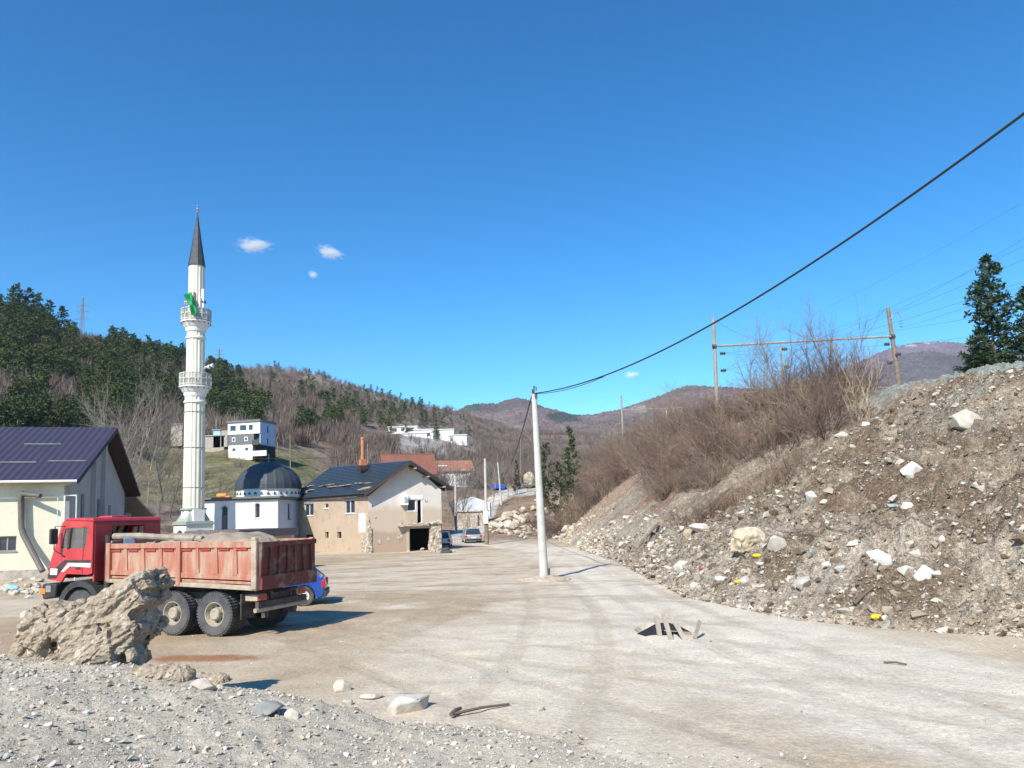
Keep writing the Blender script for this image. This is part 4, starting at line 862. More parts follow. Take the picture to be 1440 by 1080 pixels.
# plain rear walls
C3 = C2+(C1b-C0); C3.z = 0
mb = MB(); Wx, Lx_ = wallM((C2.x-.02, C2.y+.3), (C3.x, C3.y)); wall_holes(mb, Wx, Lx_, -.5, ehr-.1, [], .3); mb.build('rear_wall', M_['mud_wall'], hs); mb = MB(); wbox(mb, Wx, (.1, .31, -.5), (6.0, .36, 2.5)); mb.build('shade_lining', M_['shade_in'], hs)  # lining added to keep the garage opening black, shade painted in
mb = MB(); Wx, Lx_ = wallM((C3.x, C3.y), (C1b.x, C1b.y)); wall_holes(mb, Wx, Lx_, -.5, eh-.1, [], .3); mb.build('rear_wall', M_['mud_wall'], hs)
mb = MB(); mb.prism([V3((C0.x, C0.y, 0))+(C2-C0)*.03+(C1b-C0)*.03, V3((C2.x, C2.y, 0))+(C0-C2)*.05+(C1b-C0)*.03, C3*1+(C0-C2)*.05*-1*0, C1b*1], (0, 0, 2.55), (0, 0, 2.75)); mb.build('inner_floor', M_['shade_in'], hs)
mb = MB(); wbox(mb, Wg2, (gr[0]-.2, 3.2, -.3), (gr[1]+.6, 3.3, 2.5)); wbox(mb, Wg2, (gr[0]-.4, .4, -.3), (gr[0]-.3, 3.2, 2.5)); wbox(mb, Wg2, (gr[1]+.6, .4, -.3), (gr[1]+.7, 3.2, 2.5)); mb.build('room_shade', M_['shade_in'], hs)  # near-black walls carry the garage shade in their colour
mb = MB(); wbox(mb, Wg2, (dz[0], .5, dz[2]), (dz[1], .55, dz[3])); mb.build('room_shade', M_['shade_in'], hs)  # dark panel painted as shade behind the balcony door
# roof
side = V3((C1b.x-C0.x, C1b.y-C0.y, 0)).normalized(); gdir = V3((C2.x-C0.x, C2.y-C0.y, 0)).normalized()
fo_ = -side*1.0   # verge overhang towards us
eL = at(513, 693.5, 60.7); eR = at(637, 686, 63.6); ap = at(577, 647.5, 61.5)
L_ = V3((C1b.x-C0.x, C1b.y-C0.y, 0))+side*1.2
rL = at(404, 700, 73.0)-eL; rL.z = 0; rA = at(466, 656.5, 73.5)-ap; rA.z = at(466, 656.5, 73.5).z-ap.z
mb = MB()
def tiled(p00, p10, p01, p11, rows, name):
    p00, p10, p01, p11 = map(V3, (p00, p10, p01, p11)); nn = (p10-p00).cross(p01-p00).normalized(); nn = nn if nn.z > 0 else -nn; vs = []; fs = []
    for r in range(rows):
        a, b_ = r/rows, (r+1)/rows; o = len(vs); q = [p00.lerp(p01, a)+nn*.05, p10.lerp(p11, a)+nn*.05, p10.lerp(p11, b_)+nn*.005, p00.lerp(p01, b_)+nn*.005]
        vs += q+[v-nn*.12 for v in q]; fs += [tuple(i+o for i in f) for f in ((0, 1, 2, 3), (7, 6, 5, 4), (0, 4, 5, 1), (1, 5, 6, 2), (2, 6, 7, 3), (3, 7, 4, 0))]
    m2 = MB(); m2.add(vs, fs); return m2.build(name, M_['navy_roof'], hs)
rf = tiled(eL+rL, eL, ap+rA, ap, 20, 'roof')
rr = tiled(eR, eR+rL, ap, ap+rA, 18, 'roof')
mb = MB(); mb.prism([eL+V3((0, 0, -.06)), ap+V3((0, 0, -.06)), ap+V3((0, 0, -.32)), eL+V3((0, 0, -.28))], (0, 0, 0), side*.05); mb.prism([eR+V3((0, 0, -.06)), ap+V3((0, 0, -.06)), ap+V3((0, 0, -.32)), eR+V3((0, 0, -.28))], (0, 0, 0), side*.052); mb.build('verge_board', M_['dark_wood'], rf)
mb = MB(); slab(mb, [eL+V3((.06, .1, -.16)), ap+V3((0, .1, -.16)), ap+rA+V3((0, 0, -.16)), eL+rL+V3((0, 0, -.16))], .04); slab(mb, [eR+V3((-.06, .1, -.16)), ap+V3((0, .12, -.165)), ap+rA+V3((0, 0, -.165)), eR+rL+V3((0, 0, -.16))], .04)
mb.build('soffit', M_['dark_wood'], rf)
mb = MB()
for t in (.12, .42, .8):
    q = ap.lerp(eR, t)+V3((0, 0, -.36)); mb.box(q+side*.4, (.14, .9, .12), R=Matrix((gdir, side, V3((0, 0, 1)))).transposed())
mb.build('purlin', M_['wood_old'], rf)
# chimney, satellite dish, ac, balcony remains
q = at(510, 651, 66.0); ch = MB(); ch.box(q+V3((0, 0, -.2)), (.5, .5, 1.0), rz=.6); cho = ch.build('chimney', M_['brick_ch'], hs); ch = MB(); ch.lathe([(.14, 0), (.14, 1.75), (.18, 1.78), (.18, 1.9), (.1, 1.95)], q+V3((0, 0, .3)), 12); ch.build('flue', mat('terracotta_flue', (.52, .20, .09), .8, (.44, .17, .08), 4), cho); 
ch = MB(); ch.box(q+V3((.05, -.1, -.42)), (.85, .8, .35), rz=.6); ch.build('flashing', M_['dark_wood'], cho)
mb = MB(); wbox(mb, Wg2, (gx(563), -.42, zg(710)), (gx(573.5), 0, zg(695))); ac = mb.build('air_conditioner', M_['white_fr'], hs, bevel=.03); mb = MB(); cxa = Wg2 @ V3(((gx(563)+gx(573.5))/2, -.43, zg(702.5))); mb.lathe([(.26, 0), (.26, .03)], cxa, 20, axis='Y'); mb.build('fan_grille', M_['grey_metal'], ac)
window(hs, Wg2, *wz, mull=0, dep=.1); fr2 = MB(); wbox(fr2, Wg2, (dz[0], .05, dz[2]), (dz[0]+.09, .15, dz[3])); wbox(fr2, Wg2, (dz[1]-.09, .05, dz[2]), (dz[1], .15, dz[3])); wbox(fr2, Wg2, (dz[0]+.09, .05, dz[3]-.09), (dz[1]-.09, .15, dz[3])); fr2.build('door_frame', M_['white_fr'], hs)
mb = MB(); wbox(mb, Wg2, (wz[0]-.05, -.05, wz[3]), (dz[1]+.05, .1, wz[3]+.3)); mb.build('shutter_box', M_['white_fr'], hs)
# blobby rubble helper
def lump(name, m, parts, vox, amp, fr, seed, parent=None, smooth=True, amp2=.3):
    """parts: boxes/ellipsoids (center, size, rotation euler, kind) united, remeshed, then roughened"""
    bm = bmesh.new()
    for c, s, r, kd in parts:
        M = Matrix.Translation(c) @ Euler(r).to_matrix().to_4x4() @ Matrix.Diagonal((*s, 1))
        if kd == 'b': bmesh.ops.create_cube(bm, size=1, matrix=M)
        else: bmesh.ops.create_icosphere(bm, subdivisions=3, radius=.5, matrix=M)
    me = bpy.data.meshes.new(name); bm.to_mesh(me); bm.free(); o = link(name, me); md = o.modifiers.new('r', 'REMESH'); md.mode = 'VOXEL'; md.voxel_size = vox
    dg = bpy.context.evaluated_depsgraph_get(); me2 = bpy.data.meshes.new_from_object(o.evaluated_get(dg)); o.modifiers.clear(); o.data = me2; bpy.data.meshes.remove(me)
    n = len(me2.vertices); v = np.empty(n*3); me2.vertices.foreach_get('co', v); v = v.reshape(-1, 3); nn = np.empty(n*3); me2.vertices.foreach_get('normal', nn); nn = nn.reshape(-1, 3)
    d = fbm(v[:, 0]*fr+v[:, 2]*fr*.7, v[:, 1]*fr+v[:, 2]*fr, 4, seed, .6)+.5*fbm(v[:, 2]*fr*1.9, v[:, 0]*fr*1.3-v[:, 1]*fr, 3, seed+5)
    d2 = fbm(v[:, 0]*fr*6+v[:, 1]*fr*3, v[:, 2]*fr*6+v[:, 1]*fr*4, 3, seed+8)
    d3 = np.abs(fbm(v[:, 0]*fr*3+v[:, 1]*fr*2, v[:, 2]*fr*3.3-v[:, 1]*fr, 3, seed+12)); v = v+nn*(d*amp+d2*amp*amp2-d3*amp*.7)[:, None]; me2.vertices.foreach_set('co', v.ravel()); me2.polygons.foreach_set('use_smooth', [smooth]*len(me2.polygons)); me2.materials.clear(); me2.materials.append(m); me2.update()
    if parent: o.parent = parent
    return o
from mathutils import noise as mn
def roughen(o, a1, f1, a2, f2, a3, f3, crack=0, cf=2, stretch=(1, 1, 1), flat=True, rot=None):
    me = o.data
    for v in me.vertices:
        p = V3([v.co[i]*stretch[i] for i in range(3)]); n = v.normal.copy()
        if rot is not None: c_, s_n = math.cos(rot), math.sin(rot); p = V3(((p.x*c_+p.z*s_n)*.45, p.y, (-p.x*s_n+p.z*c_)*1.35))
        d = a1*mn.fractal(p*f1, 1, 2, 3)+a2*mn.ridged_multi_fractal(p*f2, .9, 2, 3, 1, 2)*.5-a2*.5+a3*mn.fractal(p*f3, .8, 2, 2)
        if crack:
            ds, _ = mn.voronoi(p*cf); e = ds[1]-ds[0]; d -= crack*max(0, 1-e/.12)
        v.co = v.co+n*d
    me.polygons.foreach_set('use_smooth', [not flat]*len(me.polygons)); me.update(); return o
def wparts(W, lst): 
    return [(W @ V3(c), s, (0, 0, math.atan2(W[1][0], W[0][0])), k_) for c, s, k_ in lst]
# torn corner, rubble pier right of the opening, broken balcony slab
roughen(lump('torn_corner', M_['broken'], wparts(Wg2, [((.1, .05, .7), (.4, .3, 2.6), 'b'), ((.05, .05, 2.2), (.35, .3, 1.8), 'e')])+wparts(Wl, [((Ll-.55, .05, .5), (1.2, .22, 1.6), 'b'), ((Ll-.45, .06, 1.9), (.6, .2, 1.4), 'e')]), .05, .02, 2.2, 5, hs), .10, .9, .06, 2.5, .03, 9, .03, 1.5)
roughen(lump('broken_pier', M_['broken'], wparts(Wg2, [((gr[1]+.5, .02, 1.0), (.95, .4, 2.5), 'b'), ((gr[1]+.12, .02, .4), (.5, .4, 1.1), 'e'), ((gr[1]+.8, 0, 2.25), (.7, .4, .5), 'e')]), .05, .02, 2.4, 9, hs), .10, .9, .07, 2.5, .03, 9, .04, 1.5)
for xa_, xb_ in ((Lg2-.35, Lg2-.12), (gr[0]-.3, gr[0]-.05)): mb = MB(); wbox(mb, Wg2, (xa_, -.06, -.3), (xb_, .1, 2.25)); mb.build('door_pillar', M_['mud_wall'], hs)
roughen(lump('balcony_slab', M_['broken'], wparts(Wg2, [((gx(580), -.22, zg(738)), (2.6, .5, .22), 'b'), ((gx(605), -.15, zg(736)), (1.9, .35, .16), 'b')]), .05, .02, 3, 3, hs), .08, 1.2, .07, 3, .03, 9, .04, 2)
mb = MB(); wbox(mb, Wg2, (gx(570), -.3, zg(738)), (gx(586), -.2, zg(719))); wbox(mb, Wg2, (gx(570), -.2, zg(738)), (gx(571), 0, zg(719))); mb.build('balcony_panel', M_['mud_wall'], hs, bevel=.01)
mb = MB(); wbox(mb, Wl, (lx(505), -.03, zl(748, 515)), (lx(514), 0, zl(722, 515))); mb.build('bare_patch', M_['white'], hs)
for j, (px, py, s_) in enumerate(((562, 755, .5), (533, 760, .35), (566, 733, .3), (600, 704, .3), (546, 757, .3), (528, 726, .2), (540, 716, .16))):
    c = Wg2 @ V3((gx(px), -.01, zg(py))); lump('damage_hole', M_['broken'], [(c, (s_, .05, s_*1.3), (0, 0, math.atan2(gdir.y, gdir.x)), 'e')], .025, .02, 4, 50+j, hs)
mb = MB(); q = at(629, 691, 64.2); mb.lathe([(.01, -.02), (.2, -.05), (.38, -.14), (.39, -.14), (.22, -.03), (.01, 0)], (q.x, q.y, q.z), 20, axis='X'); mb.tube([q, V3((C2.x, C2.y, q.z-.1))], .02, 5); mb.build('satellite_dish', M_['white_fr'], hs, smooth=True)
# mud smears on the roof: thin dried mud lumps
for j, (px0, py0, px1, py1, w_) in enumerate(((408, 697, 426, 690, .6), (420, 689, 440, 683, .35), (452, 684, 468, 681, .3), (466, 685, 492, 682, .55), (500, 680, 520, 679, .2), (512, 689, 519, 685, .25), (428, 693, 440, 689, .3))):
    nn = (rL.cross(ap-eL)).normalized(); nn = nn if nn.z > 0 else -nn
    def onroof(px, py):
        d = ray(px, py); o_ = V3((0, 0, EYE)); return o_+d*((eL+nn*.06-o_).dot(nn)/d.dot(nn))
    a_, b_ = onroof(px0, py0), onroof(px1, py1); parts = []
    for t in np.linspace(0, 1, 5):
        parts.append((a_.lerp(b_, t)+V3((random.uniform(-.1, .1), random.uniform(-.1, .1), 0)), (random.uniform(.6, 1.4), w_*1.6*random.uniform(.5, 1), .10), (0, math.atan2(-(ap-eL).z, 6)*0, math.atan2((b_-a_).y, (b_-a_).x)), 'e'))
    lump('mud_patch', M_['mud'], parts, .05, .05, 4, 80+j, rf)
rel(hs, C0)
for c in hs.children:
    pass
# ------------------------------------------------------------------ buildings behind
def gable_house(name, label, P, w, d, h, rise, rz, wallm, roofm, wins=(), ov=.5, sidem=None, sink=1.0, chim=False):
    """front-left corner at P, long side w along x (eaves), gables at the ends, depth d"""
    o = house(name, label, 'house'); o.location = P; o.rotation_euler = (0, 0, rz)
    I = Matrix.Identity(4); mb = MB(); wall_holes(mb, I, w, -sink, h, [x for x in wins], .25); mb.build('wall', wallm, o); mb = MB(); mb.b2((.0, d-.25, -sink), (w, d, h)); mb.build('rear_wall', wallm, o)
    for sx, xx in ((0, 0), (1, w-.25)):
        mb = MB(); mb.b2((xx, .25, -sink), (xx+.25, d-.25, h)); mb.prism([(xx, 0, h), (xx, d, h), (xx, d/2, h+rise*.97)], (0, 0, 0), (.25, 0, 0)); mb.build('gable_wall', sidem or wallm, o)
    for x in wins: window(o, I, *x, mull=1)
    s = rise/(d/2); mb = MB(); slab(mb, [(-ov, -ov, h-s*ov+.1), (w+ov, -ov, h-s*ov+.1), (w+ov, d/2, h+rise+.1), (-ov, d/2, h+rise+.1)], .16); slab(mb, [(-ov, d/2, h+rise+.1), (w+ov, d/2, h+rise+.1), (w+ov, d+ov, h-s*ov+.1), (-ov, d+ov, h-s*ov+.1)], .16); r = mb.build('roof', roofm, o)
    mb = MB(); mb.b2((-ov, d/2-.12, h+rise+.02), (w+ov, d/2+.12, h+rise+.2)); mb.build('ridge_cap', roofm, r)
    if chim: mb = MB(); mb.b2((w*.45, d/2-.6, h+rise-.8), (w*.45+.5, d/2-.1, h+rise+.6)); mb.build('chimney', M_['white'], r)
    return o
p = at(543, 700, 92); z0 = Hf(p.x, p.y); gable_house('brick_roof_house', 'blue walled house with a brick red roof behind the damaged house', (p.x, p.y, z0), 5.6, 7.0, at(543, 665, 92).z-z0, 2.4, .18, M_['blue'], M_['red_tile'], ov=.6)
p = at(619, 700, 190); z0 = Hf(p.x, p.y); gable_house('orange_roof_house', 'low white house with an orange tiled roof between bare trees', (p.x, p.y, z0), 8.4, 8.5, at(619, 662, 190).z-z0, 2.7, .22, M_['white'], M_['orange_tile'], [(1, 2, 2.4, 3.6), (5.5, 6.5, 2.4, 3.6)], sidem=M_['blue'])
p = at(611, 700, 192); z0 = Hf(p.x, p.y); mb = MB(); mb.b2((0, 0, -1), (3.2, 4, at(611, 656, 192).z-z0)); mb.b2((-.2, -.2, at(611, 656, 192).z-z0), (3.4, 4.2, at(611, 656, 192).z-z0+.25)); o = house('shed', 'small pale shed at the left end of the orange roofed house', 'shed'); mb.build('wall', M_['white'], o, bevel=.02); o.location = (p.x, p.y, z0)
# white modern house on the hillside
p = at(320, 636, 160); z0 = at(320, 638, 160).z; sc_ = 160/F
mh = house('modern_house', 'modern white and dark grey three storey house on the hillside', 'house'); mh.location = (p.x, p.y, z0); mh.rotation_euler = (0, 0, -.22)
w_ = 7.6; dp = 6.2; I = Matrix.Identity(4)
mb = MB(); wall_holes(mb, I, w_, 4.0, 6.5, [(.6, 1.9, 4.9, 5.9), (2.9, 4.4, 4.9, 5.9), (5.0, 5.9, 4.9, 5.9)], .2); mb.b2((0, .2, 4.0), (.2, dp, 6.5)); mb.b2((.2, dp-.2, 4.0), (w_, dp, 6.5)); mb.build('upper_wall', M_['white'], mh)
for h in [(.6, 1.9, 4.9, 5.9), (2.9, 4.4, 4.9, 5.9), (5.0, 5.9, 4.9, 5.9)]: window(mh, I, *h, fm=M_['dark_metal'], mull=2)
mb = MB(); mb.b2((.1, .1, 1.7), (w_-1.5, dp-.1, 4.0)); mb.build('middle_wall', M_['dgrey_clad'], mh)
for x_ in (1.0, 3.9): 
    o = MB(); o.b2((x_, .04, 2.5), (x_+.8, .1, 3.4)); wo = o.build('window', M_['white_fr'], mh); o = MB(); o.b2((x_+.15, .02, 2.65), (x_+.65, .04, 3.25)); o.build('pane', M_['glass'], wo)
mb = MB(); mb.b2((.1, .1, -1.5), (w_-1.8, dp-.1, 1.7)); mb.build('lower_wall', M_['white'], mh)
for x_ in (1.1, 4.1): mb = MB(); mb.b2((x_, .06, .5), (x_+.7, .1, 1.1)); mb.build('window', M_['glass'], mh)
Ws, _ = wallM((w_, .2), (w_, dp)); mb = MB(); wall_holes(mb, Ws, dp-.2, 1.6, 6.5, [(2.6, 3.2, 4.4, 5.8), (2.6, 3.2, 2.0, 3.2)], .2); mb.build('side_wall', M_['blue'], mh)
for h in [(2.6, 3.2, 4.4, 5.8), (2.6, 3.2, 2.0, 3.2)]: window(mh, Ws, *h, fm=M_['dark_metal'], mull=0)
mb = MB(); mb.b2((-.25, -.25, 6.5), (w_+.2, dp+.2, 6.95)); mb.build('parapet', M_['dgrey_clad'], mh)
mb = MB(); mb.b2((w_-1.5, -.6, 1.5), (w_, dp, 1.7)); mb.b2((w_-1.5, -.6, 1.7), (w_, -.55, 2.6)); mb.b2((w_-1.5, 1.0, 1.7), (w_-.2, 1.1, 4.0)); mb.build('balcony', M_['dark_metal'], mh)
mb = MB(); mb.b2((w_-1.8, .5, -1.5), (w_, dp, 1.5)); mb.build('car_port_shade', M_['shade_in'], mh); mb = MB(); mb.b2((w_-1.9, -1.2, -.9), (w_+2.2, -.9, .2)); mb.build('yard_wall', M_['white'], mh)  # solid near-black block stands for the shade under the car port
# small cabin + container left of it
for j, (px0, px1, py0, py1, mm, lb, ct) in enumerate(((300, 310, 605, 614, 'cyan', 'light blue site cabin left of the modern house', 'cabin'), (311, 320, 604, 613, 'red_tile', 'small red and grey shed touching the modern house', 'shed'), (240, 257, 597, 612, 'concrete', 'pale concrete building half hidden left of the minaret', 'building'), (287, 315, 613, 636, 'concrete', 'grey retaining wall stepping down left of the modern house', 'wall'))):
    a_ = at(px0, py1, 170); b_ = at(px1, py0, 170); o = house(('site_cabin', 'shed', 'concrete_building', 'retaining_wall')[j], lb, ct); o.location = (a_.x, 170, a_.z)
    w0, h0 = b_.x-a_.x, b_.z-a_.z; mb = MB(); mb.b2((0, 0, -2.5), (w0, 3, h0)); mb.build('wall', mat('cabin_paint', (.33, .55, .66), .7) if j == 0 else M_['stone_base'], o); mb = MB(); mb.b2((-.15, -.2, h0), (w0+.15, 3.2, h0+.25)); mb.build('roof', M_['red_tile'] if j == 1 else M_['grey_metal'], o)
# white ruined complex on the slope
def flat_building(name, lb, px0, px1, py0, py1, Y, dp, wins=(), rm=None, cat='building', wallm=None):
    a_ = at(px0, py1, Y); b_ = at(px1, py0, Y); w0, h0 = b_.x-a_.x, b_.z-a_.z; o = house(name, lb, cat); o.location = (a_.x, Y, a_.z)
    mb = MB(); hl = [(w0*c, w0*d_, h0*e, h0*f_) for c, d_, e, f_ in wins]; wall_holes(mb, Matrix.Identity(4), w0, -3.5, h0, hl, .4); mb.b2((0, .4, -3.5), (.4, dp, h0)); mb.b2((w0-.4, .4, -3.5), (w0, dp, h0)); mb.b2((.4, dp-.4, -3.5), (w0-.4, dp, h0)); mb.build('wall', wallm or M_['white'], o)
    mb = MB(); mb.b2((-.4, -.4, h0), (w0+.4, dp+.4, h0+.35)); mb.build('roof', rm or M_['white'], o)
    for h in hl: mb = MB(); mb.b2((h[0], .25, h[2]), (h[1], .35, h[3])); mb.build('window', M_['dark_metal'], o)
Yw = 345
flat_building('factory_block', 'long white flat roofed building high on the slope', 546, 586, 600, 611, Yw, 12, [(.06, .3, .35, .85), (.45, .55, .4, .85), (.62, .92, .35, .85)])
flat_building('factory_wing', 'lower white wing with a dark opening right of the long white building', 582, 609, 604, 614, Yw-4, 12, [(.38, .85, .0, .55)])
flat_building('factory_store', 'white store building right of the dark opening on the slope', 612, 638, 604, 612, Yw+6, 10)
flat_building('white_hut', 'isolated white hut at the left end of the white buildings', 514, 532, 604, 611, Yw+8, 8)
flat_building('terrace_wall', 'white terrace wall below the long white building', 537, 600, 609, 615, Yw-14, 2, cat='wall')
flat_building('retaining_wall', 'bright white retaining wall at the right end of the white buildings', 630, 656, 612, 616, Yw-8, 2, cat='wall')
# tarp covered sheds near orange house
o = MB(); a_ = at(640, 695, 118); z0 = Hf(a_.x, a_.y); o.prism([(0, 0, -.5), (5.4, 0, -.5), (5.4, 0, 1.7), (2.7, 0, 2.7), (0, 0, 1.9)], (0, 0, 0), (0, 5, 0)); g_o = o.build('greenhouse', mat('milky_sheet', (.62, .64, .66), .5, (.52, .54, .56), 2), bevel=.05); g_o.location = (a_.x, a_.y, z0+1.8); tag(g_o, 'whitish sheet covered greenhouse below the orange roofed house', 'greenhouse')
o = MB(); a_ = at(640, 712, 112); z0 = Hf(a_.x, a_.y); o.b2((0, 0, -.6), (4.4, 3.5, 2.3)); o.b2((-.2, -.2, 2.3), (4.6, 3.7, 2.5)); g_o = o.build('shed', M_['broken'], bevel=.03); g_o.location = (a_.x+.2, a_.y, z0); tag(g_o, 'low brownish stone shed among bare trees beside the dirt road', 'shed')
# ------------------------------------------------------------------ tipper truck
TA = math.radians(20.5); TC = V3((-6.19, 18.3, 0)); TXd = V3((-math.cos(TA), math.sin(TA), 0)); TLd = V3((-math.sin(TA), -math.cos(TA), 0))
HW = 1.16; T0 = TC-TLd*HW
truck = empty('dump_truck', T0, 'red tipper truck with a dusty loaded dump body parked on the dirt', 'truck', math.pi-TA)
truck['group'] = truck.get('group', '') or ''
del truck['group']
M_['red'] = mat('red_truck_paint', (.52, .045, .055), .42, (.42, .03, .035), 2, c3=(.34, .07, .05), sc3=1.3, thr3=(.58, .8), coat=.3)
M_['body_red'] = mat('dusty_red_body', (.38, .135, .088), .8, (.40, .19, .13), 2.6, c3=(.42, .30, .21), sc3=2.4, thr3=(.46, .66), stretch=(2.6, 1, .6))
M_['body_shade'] = mat('shaded_red_tailgate', (.15, .035, .03), .75, (.12, .045, .035), 3, c3=(.22, .16, .11), sc3=3, thr3=(.52, .68))  # darker copy of the body red, tailgate shade put into the paint, plus dust
M_['dust'] = mat('dust_caked_metal', (.44, .38, .29), .9, (.34, .26, .19), 4, .3, 30)
M_['black'] = mat('black_plastic', (.025, .025, .027), .6, (.05, .047, .043), 4)
M_['tyre'] = mat('tyre_rubber', (.055, .055, .06), .85, (.11, .105, .10), 3, .4, 30)
M_['rim'] = mat('dusty_rim', (.42, .38, .29), .7, (.30, .26, .20), 6)
M_['grime'] = mat('grimy_chassis', (.045, .04, .037), .85, (.11, .09, .07), 5, .3, 20)
M_['lamp_o'] = mat('orange_lamp', (.75, .22, .03), .3)
M_['lamp_r'] = mat('red_lamp', (.5, .02, .02), .3)
M_['silver'] = mat('silver_paint', (.42, .43, .44), .35, metal=.4)
M_['car_blue'] = mat('blue_car_paint', (.015, .07, .38), .3, (.02, .08, .33), 2, coat=.5)
M_['car_white'] = mat('white_car_paint', (.72, .72, .70), .35, coat=.4)
M_['grey_stripe'] = mat('light_grey_stripe', (.60, .60, .60), .5)
def ts(px, py, off=0.0):   # photo point on the near side plane -> (s, z)
    d = ray(px, py); o = V3((0, 0, EYE)); C = TC+TLd*off; n = TLd; t = (C-o).dot(n)/d.dot(n); p = o+d*t; return ((p-TC).dot(TXd), p.z)
Z1 = lambda x, y: ts(x/5.5385, 680+y/5.5385)
Z2 = lambda x, y: ts(240+x/4.5, 680+y/4.5)
def sidepoly(mb, pts, y0, y1): mb.prism([(s, y0, z) for s, z in pts], (0, 0, 0), (0, y1-y0, 0)); return mb
mb = MB()
for yy in (-.42, .34): mb.b2((.15, yy, .78), (6.9, yy+.09, 1.02))
for ss in (.2, 1.3, 2.6, 3.9, 5.0, 6.6): mb.b2((ss, -.33, .82), (ss+.1, .34, .98))
mb.build('chassis', M_['grime'], truck)
zb_, zt_ = 1.24, 2.28; Lb = 4.78
body = MB(); body.b2((.0, -HW+.05, zb_), (Lb, HW-.05, zb_+.07))
for sy in (1, -1):
    y_o, y_i = sy*HW, sy*(HW-.05)
    body.b2((.12, min(y_o-sy*.05, y_i-sy*.05), zb_+.07), (Lb-.06, max(y_o-sy*.05, y_i-sy*.05)+.0, zt_-.17)) if False else body.b2((.0, min(sy*(HW-.09), sy*(HW-.05)), zb_+.1), (Lb, max(sy*(HW-.09), sy*(HW-.05)), zt_-.14))
    body.b2((.0, min(sy*(HW-.10), sy*HW), zt_-.15), (Lb, max(sy*(HW-.10), sy*HW), zt_))
    body.b2((.0, min(sy*(HW-.05), sy*(HW-.015)), zb_+.1), (Lb, max(sy*(HW-.05), sy*(HW-.015)), zb_+.24))
    for j in range(9):
        if j in (0, 4, 8): continue
        s = .02+j*(Lb-.1)/8; ya, yb = sorted((sy*(HW-.06), sy*(HW-.015))); body.prism([(s-.02, ya, zb_+.2), (s+.14, ya, zb_+.2), (s+.11, ya, zt_-.15), (s+.01, ya, zt_-.15)], (0, 0, 0), (0, yb-ya, 0))
    for s in (.0, (Lb-.14)/2, Lb-.12): ya, yb = sorted((sy*(HW-.06), sy*(HW+.03))); body.b2((s, ya, zb_-.1), (s+.14, yb, zt_+.02))
body.b2((Lb-.05, -HW+.1, zb_+.05), (Lb, HW-.1, zt_+.08))
bo = body.build('dump_body', M_['body_red'], truck, bevel=.012)
r = MB(); 
for sy in (1, -1): ya, yb = sorted((sy*(HW-.09), sy*(HW+.015))); r.b2((.0, ya, zb_-.13), (Lb, yb, zb_-.02))
r.build('bottom_rail', M_['dust'], bo, bevel=.01)
r = MB(); r.prism([(.0, HW+.035, zt_+.02), (.16, HW+.035, zt_+.02), (.13, HW+.035, zt_+.1), (.03, HW+.035, zt_+.1)], (0, 0, 0), (0, -.14, 0)); r.b2((-.02, HW-.1, zb_-.1), (.13, HW+.045, zt_+.02)); r.build('corner_post', M_['dust'], bo, bevel=.02)
for o_ in (bo, bo.children[0]):
    for v in o_.data.vertices: v.co.z = zt_-(zt_-v.co.z)*(1-.15*max(0, v.co.x)/Lb) if v.co.z < zt_ else v.co.z
for j in range(8):  # pressed folds under the top rail
    s = .25+j*(Lb-.1)/8; 
    if j in (0,): s += .05
    rr = MB(); rr.b2((s, HW-.045, zt_-.2), (s+.33, HW-.012, zt_-.165)); rr.build('side_fold', M_['red'], bo)
tg = MB(); tg.b2((-.06, -HW+.05, zb_-.02), (-.02, HW-.06, zt_-.02)); tg.b2((-.11, -HW+.05, zt_-.14), (-.03, HW-.06, zt_-.02)); tg.b2((-.12, -HW+.05, zb_-.12), (-.03, HW-.06, zb_+.22))
for k in range(7):
    y = -HW+.2+k*.34; dx = .05*(1 if k < 3 else -1)*.8; tg.prism([(-.065, y, zb_+.2), (-.065, y+.07, zb_+.2), (-.065, y+.07+dx, zt_-.14), (-.065, y+dx, zt_-.14)], (0, 0, 0), (-.05, 0, 0))
tg.build('tailgate', M_['body_shade'], truck, bevel=.008)
# cab shell
prof = [Z1(775, 275), Z1(505, 285), Z1(480, 305), Z1(440, 440), Z1(388, 600), Z1(362, 745), Z1(470, 768)]
s_rear = 5.32; zbot = Z1(470, 768)[1]; zroof = prof[0][1]
wn = [Z1(685, 345), Z1(556, 345), Z1(530, 505), Z1(655, 505)]; vt = [Z1(545, 350), Z1(505, 352), Z1(470, 500), Z1(520, 512)]
side = [(s_rear, zroof-.06)] + prof[1:6] + [Z1(470, 768), Z1(510, 705), Z1(680, 712), (s_rear, Z1(700, 700)[1])]
cw = 1.14
def polyhole(mb, outer, holes, y0, y1):
    bm = bmesh.new(); es = []
    for lp in [outer]+holes:
        vs = [bm.verts.new((s, y0, z)) for s, z in lp]; es += [bm.edges.new((vs[i], vs[(i+1) % len(vs)])) for i in range(len(vs))]
    bmesh.ops.triangle_fill(bm, edges=es, use_beauty=True); f = list(bm.faces); ex = bmesh.ops.extrude_face_region(bm, geom=f)
    for v in [g for g in ex['geom'] if isinstance(g, bmesh.types.BMVert)]: v.co.y = y1
    bm.verts.ensure_lookup_table(); bm.verts.index_update(); vs = [v.co.copy() for v in bm.verts]; fs = [[v.index for v in fc.verts] for fc in bm.faces]; bm.free(); return mb.add(vs, fs)
cab = MB()
for y0_, y1_ in ((cw, cw-.06), (-cw, -cw+.06)): polyhole(cab, side, [wn, vt], y0_, y1_)
p1_, p2_, p3_, p4_, p5_ = prof[1:6]
